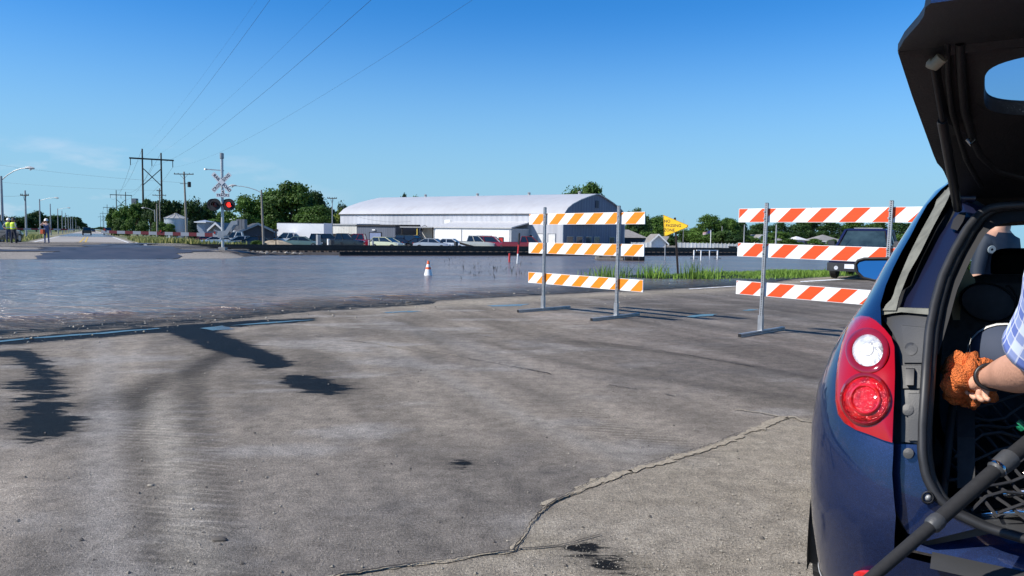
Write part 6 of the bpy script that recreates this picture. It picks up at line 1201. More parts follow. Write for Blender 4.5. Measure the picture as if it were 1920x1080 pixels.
def seat_back(x0, x1, v, z0, z1, name='seat'):
    b_ = MB(); R = []
    for yy, ins in ((0, .03), (-.05, 0), (-.11, .0), (-.15, .03)):
        n = 24; row = []
        for k in range(n):
            a = 2*math.pi*k/n; cx = (x0+x1)/2; cz = (z0+z1)/2; rx = (x1-x0)/2-ins; rz = (z1-z0)/2-ins; e = 2/4.; row.append(Vector((cx+rx*abs(math.cos(a))**e*(1 if math.cos(a) > 0 else -1), v+yy+.12*(cz+rz*math.sin(a)-z0), cz+rz*abs(math.sin(a))**e*(1 if math.sin(a) > 0 else -1))))
        R.append(row)
    b_.grid(R, close=True); b_.add(R[0], [tuple(range(24))]); b_.add(R[-1], [tuple(range(24))[::-1]]); return b_
ctan = mat('tan_seat_trim', (.42, .36, .22), .8, var=.1); cgrey = mat('charcoal_seat_cloth', (.045, .046, .05), .85, var=.2, scale=40, bump=.2, bscale=300)
for x0, x1 in ((.33, .92), (1.06, 1.66)): seat_back(x0, x1, 1.25, .56, 1.27).build('rear_seat', cgrey, CAR, smooth=60)
for x0, x1 in ((.36, .88), (1.10, 1.62)):
    o_ = seat_back(x0, x1, 2.3, .56, 1.22).build('front_seat', cabin, CAR, smooth=60); seat_back((x0+x1)/2-.13, (x0+x1)/2+.13, 2.38, 1.2, 1.36).build('head_rest', cabin, o_, smooth=60)
o_ = strip([(1801, 501), (1780, 550), (1785, 589), (1787, 600)], [(1813, 502), (1833, 530), (1802, 556), (1800, 600)], 10, 4, 1.06, hit=lambda x, y, o: cpl(x, y, o)); o_.build('tan_side_trim', ctan, CAR)
D_ = thing('round_sunshade', 'round dark grey folded sunshade leaning inside the blue car', 'sunshade'); D_.matrix_world = Matrix.Translation(CO) @ Matrix.Rotation(-CTH, 4, 'Z')
b2 = MB(); C0 = cpl(1852, 567, .98); El = [cpl(x, y, .98) for x, y in ell(1852, 567, 50, 35, 40, .25)]; R = [[C0+(e-C0)*s_+Vector((0, dy, 0)) for e in El] for s_, dy in ((.02, -.035), (.6, -.032), (.95, -.02), (1, 0), (.95, .02), (.1, .03))]; b2.grid(R, close=True); b2.build('disc', mat('grey_shade_cloth', (.05, .052, .06), .8, var=.15, scale=30), D_, smooth=50)
b2 = MB(); b2.tube([e+Vector((0, -.005, 0)) for e in El]+[El[0]], .006, 6); b2.build('hoop', cabin, D_, smooth=60)
b2 = MB(); b2.tube([cpl(x, y, .93) for x, y in ((1885, 537), (1892, 535), (1900, 545), (1908, 560), (1905, 580), (1898, 600), (1885, 610))], .004, 6); b2.build('cord', cabin, D_, smooth=60)
# left mirror
mo = cpl(1648, 505, 2.95); k = .00333
b2 = MB(); El = [cpl(x, y, 2.93) for x, y in [(1603, 495), (1608, 488), (1620, 484.5), (1650, 484), (1690, 484), (1705, 492), (1708, 508), (1700, 522), (1680, 527), (1640, 526), (1618, 521), (1606, 510)]]; C0 = sum(El, Vector())/12
b2.grid([[C0+(e-C0)*s_+Vector((0, dy, 0)) for e in El] for s_, dy in ((.93, .0), (1, .0), (1.03, .03), (.98, .09), (.6, .14), (.02, .155))], close=True); mir = b2.build('mirror', cpl_, CAR, smooth=40); b2 = MB(); b2.tube([C0+(e-C0)*.97+Vector((0, -.012, 0)) for e in El+El[:2]], .0085, 8); b2.build('mirror_rim', M['black'], mir, smooth=60)
b2 = MB(); g_ = [C0+(e-C0)*.90+Vector((0, -.006+(e.z-C0.z)*.16, 0)) for e in El]; b2.add(g_+[C0+Vector((0, -.006, 0))], [(i, (i+1) % 12, 12) for i in range(12)]); b2.build('mirror_glass', mat('mirror_silver', (.34, .40, .46), .03, 1., var=.03), mir)
b2 = MB(); b2.bar(C0+Vector((.06, .05, -.03)), Vector((uo(1.1)+.03, C0.y+.12, 1.08)), .05, .07); b2.build('mirror_arm', cpl_, mir)
b2 = MB(); v_ = 2.05; b2.tube([(uo(.95)-.005, v_, .955), (uo(.95)-.045, v_+.02, .955), (uo(.95)-.045, v_+.18, .955), (uo(.95)-.005, v_+.2, .955)], .014, 8); b2.build('door_handle', cblue, CAR, smooth=60)
# red reflector and exhaust corner
fan(ell(1622, 1078, 22, 9), 1622, 1078, -.012, .006, 4, off1=.0).build('bumper_reflector', redl2, CAR, smooth=60)
# --- tailgate (underside seen from below)
Kp = Vector((.32, -.09, 1.83)); Hp = Vector((.39, .50, 1.565)); Ep = Vector((.41, -.52, 1.80))
def nrm(a, c): d = (c-a); d.x = 0; return Vector((0, -d.z, d.y)).normalized()
N1 = nrm(Hp, Kp); N2 = nrm(Kp, Ep)
h1 = lambda x, y, o: cplz(x, y, Hp+Vector((0, 0, o)), N1); h2 = lambda x, y, o: cplz(x, y, Kp+Vector((0, 0, o)), N2)
LE1 = [(1800, 372), (1790, 368), (1780, 345), (1768, 318), (1757, 306), (1750, 290), (1730, 235), (1710, 180), (1692, 125), (1683, 97)]; p1 = [h1(x, y, 0) for x, y in LE1]
LE2 = [(1683, 97), (1695, 75), (1722, 45), (1732, 30), (1735, 14), (1745, 6)]; p2 = [h2(x, y, 0) for x, y in LE2]; p2[0] = p1[-1]
gate_in = mat('gate_inner_plastic', (.0035, .0035, .005), .55, var=.25, scale=20, bump=.15, bscale=200)
TG = []
outl = p1+p2[1:]
WU = .60  # window side
def row_for(p, n=14):
    """cross row at this point from left edge to mirrored right edge"""
    return [Vector((p.x+(2*UC-2*p.x)*k/n, p.y-.03*math.sin(math.pi*k/n)*(1 if p.y < .1 else .3), p.z)) for k in range(n+1)]
wz = [h1(x, y, 0) for x, y in ((1852, 112), (1866, 160), (1878, 200), (1900, 218))]
wy0 = min(q.y for q in wz); wy1 = max(q.y for q in wz); wx0 = min(q.x for q in wz); wx1 = wz[2].x
# lower (inner) skin of the glass section, with window hole built from frames
def pl1(x, y): t_ = (y-Hp.y)/(Kp.y-Hp.y); return Vector((x, y, Hp.z+(Kp.z-Hp.z)*t_))
def gate_section(ps, th, nm, m_in, m_out, hole=None):
    b_ = MB(); n = 40; low = []; 
    for p in ps: low.append([Vector((p.x+(2*UC-2*p.x)*k/n, p.y, p.z)) for k in range(n+1)])
    hi = [[q+Vector((0, 0, th*min(1, 8*min(k, n-k)/n+.25))) for k, q in enumerate(r)] for r in low]
    b_.grid(low, 0); no = len(b_.f); b_.grid(hi, 1)
    if hole:
        cx0, cx1, cy0, cy1 = hole; F_, M_ = [], []
        for f, m in zip(b_.f, b_.m):
            c = sum((Vector(b_.v[i]) for i in f), Vector())/4; e = (abs(c.x-(cx0+cx1)/2)/((cx1-cx0)/2))**6+(abs(c.y-(cy0+cy1)/2)/((cy1-cy0)/2))**4
            if e < 1: continue
            F_.append(f); M_.append(m)
        b_.f, b_.m = F_, M_
    b_.grid([[r[0] for r in low], [r[0] for r in hi]], 0); b_.grid([[r[-1] for r in low], [r[-1] for r in hi]], 0); b_.grid([low[-1], hi[-1]], 1); b_.grid([low[0], hi[0]], 1)
    return b_.build(nm, [m_in, m_out], CAR, smooth=30)
def dens(ps, n):
    o = []; L_ = sum((ps[i+1]-ps[i]).length for i in range(len(ps)-1)); acc = 0
    for i in range(len(ps)-1):
        m = max(1, round((ps[i+1]-ps[i]).length/L_*n))
        for j in range(m): o.append(ps[i].lerp(ps[i+1], j/m))
    return o+[ps[-1]]
P1d = dens(p1, 60); polyo = [(q.x, q.y) for q in P1d]+[(2*UC-q.x, q.y) for q in P1d[::-1]]
def ray_out(cx, cy, a):
    dx, dy = math.cos(a), math.sin(a); best = 9
    for i in range(len(polyo)):
        (x0, y0), (x1, y1) = polyo[i], polyo[(i+1) % len(polyo)]; ex, ey = x1-x0, y1-y0; den = dx*ey-dy*ex
        if abs(den) < 1e-9: continue
        t = ((x0-cx)*ey-(y0-cy)*ex)/den; u = ((x0-cx)*dy-(y0-cy)*dx)/den
        if t > 0 and -1e-6 <= u <= 1+1e-6: best = min(best, t)
    return cx+dx*best, cy+dy*best
b_ = MB(); hx, hy, hcy = UC-wx0+.035, (wy1-wy0)/2, (wy0+wy1)/2; NA = 240; ang = [math.atan2(math.sin(2*math.pi*k/NA)*.42, math.cos(2*math.pi*k/NA)*.62) for k in range(NA)]
OUT = [ray_out(UC, hcy, a) for a in ang]; INN = []
for a in ang: q = (abs(math.cos(a)/hx)**6+abs(math.sin(a)/hy)**5)**(-1/5.5); INN.append((UC+q*math.cos(a), hcy+q*math.sin(a)))
O1 = [pl1(*q) for q in OUT]; I1 = [pl1(*q) for q in INN]; up1 = Vector((0, 0, .035)); up2 = Vector((0, 0, .05))
b_.grid([O1, [o.lerp(i, .35)+Vector((0, 0, -.006)) for o, i in zip(O1, I1)], [o.lerp(i, .45)+Vector((0, 0, .010)) for o, i in zip(O1, I1)], [o.lerp(i, .85)+Vector((0, 0, .012)) for o, i in zip(O1, I1)], I1, [i+up1 for i in I1]], 0, close=True)
b_.grid([[i+up1 for i in I1], [o.lerp(i, .06)+up2 for o, i in zip(O1, I1)]], 1, close=True); b_.grid([[o.lerp(i, .06)+up2 for o, i in zip(O1, I1)], O1], 0, close=True)
b_.build('tailgate', [gate_in, cblue], CAR, smooth=30); gate_section(dens(p2, 12), .07, 'tailgate_lower', gate_in, cblue)
b2 = MB(); b2.grid([[pl1(x, y)+Vector((0, 0, .03)) for x in (wx0-.06, UC, 2*UC-wx0+.06)] for y in (wy0-.05, (wy0+wy1)/2, wy1+.05)]); 
gl = mat('dark_tinted_glass', (.16, .30, .50), .02, var=0, trans=1.); gl.node_tree.nodes['Principled BSDF'].inputs['IOR'].default_value = 1.03; b2.build('rear_window', gl, CAR)
# inner frame relief, ribs, strut, light
def path1(pts_, o): return [h1(x, y, o) for x, y in pts_]
b2 = MB(); b2.tube(path1([(1800, 80), (1803, 150), (1808, 205), (1825, 262), (1838, 290), (1870, 320), (1925, 335)], -.003), .010, 8); b2.build('frame_rib', gate_in, CAR, smooth=60)
b2 = MB(); b2.tube(path1([(1775, 60), (1778, 150), (1785, 210), (1812, 300), (1840, 350)], -.003), .007, 8); b2.build('frame_rib', gate_in, CAR, smooth=60)
b2 = MB(); b2.tube([h1(1746, 118, -.02), h1(1752, 122, -.03), h1(1766, 108, -.02)], .014, 8); b2.build('strut_mount', mat('mount_beige', (.3, .27, .2), .6), CAR, smooth=60)
sA = h1(1748, 122, -.03); sB = chit(1796, 392, JO-.03)
b2 = MB(); m1 = sA.lerp(sB, .33); b2.tube([sA, m1], .0055, 8); b2.build('strut_rod', M['dsteel'], CAR, smooth=60); b2 = MB(); b2.tube([m1, m1.lerp(sB, .02), sB.lerp(m1, .05), sB], [.011, .0125, .0125, .012], 12); b2.build('strut_cylinder', mat('strut_black', (.012, .012, .013), .35), CAR, smooth=60)
strip([(1800, 398), (1788, 410), (1782, 428)], [(1812, 398), (1806, 415), (1795, 432)], 5, 3, JO-.02, .015).build('strut_bracket', M['dsteel'], CAR, smooth=30)
b2 = MB(); b2.tube([h1(1815, 262, -.02), h1(1820, 270, -.035), h1(1826, 262, -.02)], .006, 8); b2.build('hook', M['chrome'], CAR)
b2 = MB(); b2.tube([h1(1800, 372, .0), h1(1830, 372, .0)], .02, 8); b2.build('hinge', cnavy, CAR, smooth=50)
lp = cpl(.0, .0, .0)
b2 = MB(); b2.grid([[Vector((UC-.26+.52*k/6, p2[-2].y+.1, p2[-2].z-.004)) for k in range(7)], [Vector((UC-.26+.52*k/6, p2[-2].y+.22, p2[-2].z-.004)) for k in range(7)]]); b2.build('gate_handle_recess', gate_in, CAR)
# cargo: bin, net, straps, chrome gear, black pole
def thing_c(name, label, cat): T_ = thing(name, label, cat); T_.matrix_world = Matrix.Translation(CO) @ Matrix.Rotation(-CTH, 4, 'Z'); return T_
T = thing_c('cargo_box', 'black plastic cargo box under the net in the open boot', 'box'); b2 = MB(); b2.prism([(.50, .26, .57), (.50, .62, .57), (.50, .66, .84), (.50, .34, .66)], (.9, 0, 0)); b2.build('box', mat('black_bin_plastic', (.015, .015, .016), .4), T)
for k in range(6): b2 = MB(); x_ = .52+.045*k; z_ = .665+.045*k; b2.tube([Vector((x_, .25+.07*k, z_)), Vector((x_+.10, .24+.07*k, z_+.035)), Vector((x_+.22, .25+.07*k, z_+.02))], .013, 10); b2.build('chrome_tube', M['chrome'], T, smooth=60)
netm = mat('black_net_cord', (.035, .035, .038), .5); b2 = MB()
def netp(s, t): # s across, t depth
    x = .43+s*1.0; y = .16+t*.40+.02*math.sin(7*s); return Vector((x, y, .68+.29*t-.10*s+.02*math.sin(9*s+3*t)+.015*math.sin(14*t+5*s)))
for i in range(-12, 26):
    for sgn in (1, -1):
        P = []
        for k in range(15):
            t_ = k/14; s_ = i/16+sgn*t_*.55+.01*math.sin(i*3+k)
            if 0 <= s_ <= 1: P.append(netp(s_, t_)+Vector((0, 0, .006*sgn)))
        if len(P) > 1: b2.tube(P, .0042, 5, cap=False)
o_ = b2.build('cargo_net', netm, label='black elastic cargo net stretched over the gear in the boot', cat='cargo net', kind='stuff'); o_.matrix_world = Matrix.Translation(CO) @ Matrix.Rotation(-CTH, 4, 'Z')
T = thing_c('cargo_strap', 'black webbing strap hanging down the left side of the boot', 'strap'); b2 = MB(); b2.grid([[cpl(x, y, v) for x in (1795, 1828)] for y, v in ((735, .42), (775, .34), (820, .26), (860, .22), (915, .18))]); 
b2.T = Matrix.Identity(4); b2.build('webbing', mat('webbing_black', (.03, .03, .032), .8, var=.2, scale=60), T); b2 = MB(); p_ = cpl(1783, 726, .42); b2.lathe([(.006, 0), (.014, 0), (.014, .01), (.006, .01)], tuple(p_), 'Y', 12); b2.build('ring', M['chrome'], T)
b2 = MB(); b2.tube([netp(x, 1.) for x in [k/10 for k in range(11)]], .012, 8); b2.tube([netp(0, t_) for t_ in [k/10 for k in range(11)]], .010, 8); b2.build('net_edge', netm, T, smooth=60)
T = thing_c('green_clip', 'small green plastic clip caught in the cargo net', 'clip'); p_ = cpl(1908, 818, .25)+Vector((0, 0, .02)); b2 = MB(); b2.bar(p_, p_+Vector((.05, .02, .03)), .02, .01); b2.bar(p_+Vector((.0, 0, .02)), p_+Vector((.05, -.02, -.02)), .015, .01); b2.build('clip', mat('green_plastic', (.01, .18, .09), .4), T)
T = thing_c('black_pole', 'black telescoping pole with foam grip slanting out of the open boot', 'pole')
q0 = cpl(1640, 1078, -.30); q1 = cpl(1748, 985, -.17); q2 = cpl(1868, 880, -.02); q3 = cpl(1960, 805, .12); fo = mat('foam_grip', (.012, .012, .013), .8, var=.2, scale=80)
b2 = MB(); b2.tube([q0-(q1-q0)*1.6, q0, q1], [.013, .013, .014], 14); b2.build('shaft', fo, T, smooth=60)
b2 = MB(); d_ = (q2-q1); b2.tube([q1-d_*.03, q1, q1+d_*.08, q1+d_*.12], [.015, .0185, .0185, .016], 14); b2.build('lower_collar', M['dgrey'], T, smooth=40)
b2 = MB(); b2.tube([q1+d_*.12, q2], [.016, .0165], 14); b2.build('grip', fo, T, smooth=60); b2 = MB(); b2.tube([q2-d_*.03, q2, q2+(q3-q2)*.28, q2+(q3-q2)*.3], [.016, .021, .023, .018], 16); b2.build('upper_collar', M['dgrey'], T, smooth=40)
b2 = MB(); b2.lathe([(.0215, 0), (.0225, .004), (.0215, .008)], n=20); o_ = b2.build('ring', M['chrome'], T, smooth=60); o_.location = q2; o_.rotation_euler = d_.to_track_quat('Z', 'Y').to_euler()
b2 = MB(); b2.tube([q2+(q3-q2)*.28, q3+(q3-q2)*.8], [.018, .019], 14); b2.build('upper_shaft', fo, T, smooth=60)
# ------------------------------------------------------------------ the person reaching into the boot
def wc(px, py, v): return Matrix.Rotation(-CTH, 4, 'Z') @ cpl(px, py, v)+CO     # world point on car plane
Wr = wc(1853, 708, .20); Elb = wc(1946, 692, -.12); Sh = wc(2040, 500, -.36); Sh.z = min(Sh.z, 1.38)
T = thing('person', 'person in a blue plaid shirt reaching into the open boot from the right edge', 'person')
fdir = Vector((CS, CC, 0)); rdir = Vector((CC, -CS, 0)); PEL = Sh+rdir*.22-fdir*.16; PEL.z = .93; CH = Sh+rdir*.20-fdir*.02; CH.z = 1.28
skn = mat('forearm_skin', (.62, .33, .22), .5, var=.14, scale=9, bump=.12, bscale=120)
V = []; E_ = []; R_ = []
def j(p, r, par=None):
    V.append(Vector(p)); R_.append(r); 
    if par is not None: E_.append((par, len(V)-1))
    return len(V)-1
pe = j(PEL, .15); wa = j(PEL.lerp(CH, .5), .14, pe); ch = j(CH, .16, wa); nk = j(CH+fdir*.04+Vector((0, 0, .19)), .06, ch); hd = j(CH+fdir*.10+Vector((0, 0, .31)), .09, nk); ht_ = j(CH+fdir*.12+Vector((0, 0, .41)), .08, hd)
s1 = j(Sh, .07, ch); e0 = j(Sh.lerp(Elb, .5), .055, s1); e1 = j(Elb, .052, e0); f1 = j(Elb.lerp(Wr, .3), .053, e1); f2 = j(Elb.lerp(Wr, .6), .043, f1); f3 = j(Elb.lerp(Wr, .9), .030, f2); f4 = j(Wr, (.034, .026), f3)
Ha = wc(1832, 722, .235); hnd = j(Wr.lerp(Ha, .55), (.040, .024), f4); plm = j(Ha, (.042, .022), hnd)
s2 = j(CH+rdir*.20+Vector((0, 0, .08)), .07, ch); e2 = j(CH+rdir*.30-Vector((0, 0, .18)), .05, s2); w2 = j(CH+rdir*.22+fdir*.2-Vector((0, 0, .34)), .034, e2); j(CH+rdir*.2+fdir*.28-Vector((0, 0, .36)), .038, w2)
for sg in (-1, 1):
    hp = j(PEL+rdir*sg*.1-Vector((0, 0, .08)), .10, pe); kn = j(PEL+rdir*sg*.12+fdir*.03-Vector((0, 0, .46)), .066, hp); an = j(Vector((*(PEL+rdir*sg*.13-fdir*.05)[:2], .09)), .046, kn); j(Vector((*(PEL+rdir*sg*.14+fdir*.10)[:2], .04)), .042, an)
me = skin('body', V, E_, R_, 0, 2)
den2 = mat('dark_trousers', (.03, .035, .05), .8)
for m_ in (skn, den2, M['black']): me.materials.append(m_)
for f in me.polygons: c = f.center; f.material_index = 2 if c.z < .1 else (1 if c.z < .95 and (c-PEL).to_2d().length < .4 else 0)
BODY = link('body', me, T)
# fingers
def finger(pxs, vs, rs, nm='finger'):
    P = [wc(x, y, v) for (x, y), v in zip(pxs, vs)]; P = [Ha.lerp(P[0], .2)]+P; rs = [rs[0]]+list(rs)
    m_ = skin(nm, P, [(i, i+1) for i in range(len(P)-1)], rs, 0, 2); m_.materials.append(skn); return link(nm, m_, BODY)
finger([(1822, 716), (1814, 722), (1812, 733), (1818, 740)], (.24, .245, .235, .225), (.0115, .010, .009, .0075))
finger([(1830, 726), (1822, 735), (1824, 744), (1832, 748)], (.22, .225, .215, .205), (.0115, .010, .009, .0075))
finger([(1840, 731), (1834, 741), (1838, 749), (1846, 751)], (.20, .205, .195, .185), (.011, .0095, .0085, .007))
finger([(1849, 732), (1846, 742), (1850, 749), (1857, 749)], (.185, .185, .175, .17), (.010, .0085, .0075, .0065))
finger([(1836, 700), (1822, 700), (1813, 707)], (.245, .27, .275), (.0125, .011, .009), 'thumb')
b2 = MB(); d_ = (Wr-Elb).normalized(); c_ = Elb.lerp(Wr, .92); pts = []
u_ = d_.cross(Vector((0, 0, 1))).normalized(); w_ = u_.cross(d_)
for k in range(25): a = 2*math.pi*k/24; pts.append(c_+u_*math.cos(a)*.036+w_*math.sin(a)*.032)
b2.tube(pts, .0045, 8); b2.build('wristband', mat('watch_band_black', (.015, .015, .017), .4), T, smooth=60)
b2 = MB(); b2.tube([p+d_*.012 for p in pts], .003, 6); b2.build('wristband_edge', M['chrome'], T, smooth=60)
# plaid sleeve and shirt
pm_ = bpy.data.materials.new('blue_plaid_cotton'); pm_.use_nodes = True; n = pm_.node_tree.nodes; l = pm_.node_tree.links; bb = n['Principled BSDF']; bb.inputs['Roughness'].default_value = .9
uvn = n.new('ShaderNodeUVMap'); sx = n.new('ShaderNodeSeparateXYZ'); l.new(uvn.outputs[0], sx.inputs[0])
def stripes(sock, f, w):
    a = n.new('ShaderNodeMath'); a.operation = 'MULTIPLY'; l.new(sock, a.inputs[0]); a.inputs[1].default_value = f; c = n.new('ShaderNodeMath'); c.operation = 'FRACT'; l.new(a.outputs[0], c.inputs[0]); d = n.new('ShaderNodeMath'); d.operation = 'LESS_THAN'; l.new(c.outputs[0], d.inputs[0]); d.inputs[1].default_value = w; return d.outputs[0]
def mix2(A, B, f):
    x = n.new('ShaderNodeMix'); x.data_type = 'RGBA'; (l.new(A, x.inputs['A']) if not isinstance(A, tuple) else setattr(x.inputs['A'], 'default_value', A)); x.inputs['B'].default_value = B; l.new(f, x.inputs['Factor']); return x.outputs['Result']
def half(s_): q = n.new('ShaderNodeMath'); q.operation = 'MULTIPLY'; l.new(s_, q.inputs[0]); q.inputs[1].default_value = .6; return q.outputs[0]
c1 = mix2((.62, .70, .85, 1), (.03, .09, .42, 1), half(stripes(sx.outputs[0], 1, .55))); c2 = mix2(c1, (.03, .08, .40, 1), half(stripes(sx.outputs[1], 1, .55))); c3 = mix2(c2, (.8, .82, .85, 1), half(stripes(sx.outputs[0], 2, .14))); c4 = mix2(c3, (.8, .82, .85, 1), half(stripes(sx.outputs[1], 2, .14))); l.new(c4, bb.inputs['Base Color'])
def cloth_tube(name, P, rs, per, parent, n_=32, thick=.003, cap=False):
    b_ = MB(); b_.tube(P, rs, n_, cap=False); me = b_.mesh(name, pm_, 180); uv = me.uv_layers.new(name='UVMap'); L_ = [0]
    for i in range(len(P)-1): L_.append(L_[-1]+(P[i+1]-P[i]).length)
    for p in me.polygons:
        for li, vi in zip(p.loop_indices, p.vertices):
            ring, k = divmod(vi, n_); k2 = k if not (k == 0 and any(v % n_ == n_-1 for v in p.vertices)) else n_
            uv.data[li].uv = (k2/n_*2*math.pi*(max(rs) if hasattr(rs, '__len__') else rs)/per, L_[ring]/per)
    o = link(name, me, parent); so = o.modifiers.new('th', 'SOLIDIFY'); so.thickness = thick; return o
cuff = Elb.lerp(Sh, .24)
P = [cuff.lerp(Sh, t_) for t_ in (0, .05, .2, .4, .6, .8, 1.0)]; cloth_tube('shirt_sleeve', P, [.082, .080, .078, .076, .080, .088, .09], .055, T)
P = [PEL+Vector((0, 0, .02)), PEL.lerp(CH, .3), PEL.lerp(CH, .7), CH, CH+Vector((0, 0, .10)), CH+Vector((0, 0, .17))]; cloth_tube('shirt', P, [.21, .20, .205, .215, .18, .10], .055, T)
b2 = MB(); hc = CH+fdir*.11+Vector((0, 0, .37)); b2.lathe([(.105, -.06), (.118, 0), (.11, .06), (.07, .10), (.01, .12)], tuple(hc), n=18); b2.build('cap', mat('dark_cap', (0, 0, 0)), T, smooth=60)
b2 = MB(); 
# orange cloth crumpled in the hand
cl = bpy.data.meshes.new('cloth'); R = []; c0 = wc(1815, 712, .26)
for i in range(26):
    row = []
    for k_ in range(36):
        t_ = i/25*math.pi; a = k_/36*2*math.pi; r_ = .060*(1+.22*math.sin(3*a+2*t_)+.15*math.sin(7*a-5*t_)+.07*math.sin(13*a+9*t_)); row.append(c0+Vector((r_*math.sin(t_)*math.cos(a)*1.05, r_*math.sin(t_)*math.sin(a), r_*.95*math.cos(t_)-.0)))
    R.append(row)
b2.grid(R, close=True); b2.build('orange_cloth', mat('orange_towel', (.85, .21, .05), .95, var=.25, scale=40, bump=1., bscale=220), smooth=180, label='crumpled orange cloth held in the reaching hand', cat='cloth')

# seam scratch line between painted bumper and grey cladding
b2 = MB(); b2.tube([corner(.402, a, -.001) for a in [math.pi/2*k/16 for k in range(17)]], .0016, 5); b2.build('bumper_seam', mat('pale_scratch', (.4, .4, .4), .6), CAR)
T = thing_c('round_bag', 'dark blue rounded bag with a white edge behind the reaching arm', 'bag'); c_ = cpl(1884, 668, .42); b2 = MB(); b2.lathe([(.01, -.07), (.055, -.06), (.085, -.02), (.088, .02), (.06, .06), (.01, .07)], tuple(c_), 'Y', 24); b2.build('bag', mat('slate_blue_cloth', (.045, .06, .10), .8), T, smooth=60)
b2 = MB(); b2.lathe([(.089, -.012), (.093, 0), (.089, .012)], tuple(c_), 'Y', 24); b2.build('piping', M['white'], T, smooth=60)
# officer beyond the car, seen through the windscreen
person(1868, 430, 'officer in dark uniform with shoulder patch seen through the blue car', top=mat('uniform_navy', (.012, .02, .035), .7), legs=navy, helmet=None, D=5.8, z0=0., H=1.84, yaw=.5)
p = at(1857, 452, 5.62); b2 = MB(); b2.lathe([(.01, 0), (.03, 0), (.034, .006), (.03, .01)], axis='Y', n=16); b2.build('shoulder_patch', mat('patch_grey', (.2, .24, .26), .7), loc=p, label='round pale shoulder patch on the dark uniform seen through the car', cat='patch')
# ------------------------------------------------------------------ dark blue pickup facing us beyond the right barricade
AZ = math.radians(213); fw = Vector((math.sin(AZ), math.cos(AZ), 0)); back = -fw; wv = Vector((.839, -.545, 0))
TR = thing('pickup_truck', 'dark blue pickup truck facing us behind the orange and white barricade', 'pickup truck'); m4 = Matrix.Identity(4); m4.col[0] = (*wv, 0); m4.col[1] = (*back, 0); m4.col[3] = (12.3, 26.75, 0, 1); TR.matrix_world = m4
tp = paint('truck_navy_paint', (.012, .014, .06), .3)
def sec(y, w, z0, z1, cr=.05): return [Vector((x, y, z)) for x, z in ((-w*.96, z0), (-w, z0+.15), (-w, z1-.16), (-w*.95, z1-.04), (-w*.6, z1+cr*.4), (0, z1+cr), (w*.6, z1+cr*.4), (w*.95, z1-.04), (w, z1-.16), (w, z0+.15), (w*.96, z0))]
b = MB(); secs = [sec(0, .86, .62, 1.02), sec(.06, .93, .5, 1.08), sec(.5, .97, .45, 1.13), sec(1.35, .98, .42, 1.2), sec(1.9, .98, .42, 1.2, .0), sec(3.6, .98, .42, 1.2, .0), sec(5.4, .97, .45, 1.2, 0), sec(5.5, .94, .5, 1.15, 0)]; b.grid(secs, close=True); b.add(secs[0], [tuple(range(11))]); b.add(secs[-1], [tuple(range(11))[::-1]])
wf_ = []; 
for f, m in zip(b.f, b.m):
    c = sum((Vector(b.v[i]) for i in f), Vector())/len(f); wf_.append(f)
b.build('body', tp, TR, smooth=35)
b = MB(); hb_ = [(-.90, 1.42, 1.18), (.90, 1.42, 1.18), (.90, 3.75, 1.18), (-.90, 3.75, 1.18)]; ht2 = [(-.70, 2.05, 1.80), (.70, 2.05, 1.80), (.72, 3.45, 1.80), (-.72, 3.45, 1.80)]; b.grid([hb_, ht2], close=True); cabn = b.build('cab_glass_box', darkin, TR)
def quad_panel(a, c, d, e, name, m, parent=TR, push=(0, -.012, 0)): b = MB(); b.prism([Vector(q)+Vector(push) for q in (a, c, d, e)], Vector(push)*-.8); return b.build(name, m, parent)
quad_panel((-.80, 1.44, 1.20), (.80, 1.44, 1.20), (.64, 2.0, 1.76), (-.64, 2.0, 1.76), 'windscreen', mat('truck_windscreen', (.03, .05, .055), .05, coat=1., var=.4, scale=2.5), push=(0, -.02, .012))
for s_ in (-1, 1):
    for y0, y1, t0, t1 in ((1.75, 2.55, 2.18, 2.6), (2.68, 3.55, 2.7, 3.35)): quad_panel((s_*.885, y0, 1.22), (s_*.885, y1, 1.22), (s_*.725, t1, 1.74), (s_*.725, t0, 1.74), 'side_window', M['glass'], push=(s_*.015, 0, .004))
b = MB(); b.add([(-.72, 2.02, 1.79), (.72, 2.02, 1.79), (.74, 3.5, 1.79), (-.74, 3.5, 1.79), (-.66, 2.1, 1.87), (.66, 2.1, 1.87), (.68, 3.42, 1.87), (-.68, 3.42, 1.87)], [(0, 1, 5, 4), (1, 2, 6, 5), (2, 3, 7, 6), (3, 0, 4, 7), (4, 5, 6, 7)]); b.build('roof', tp, TR)
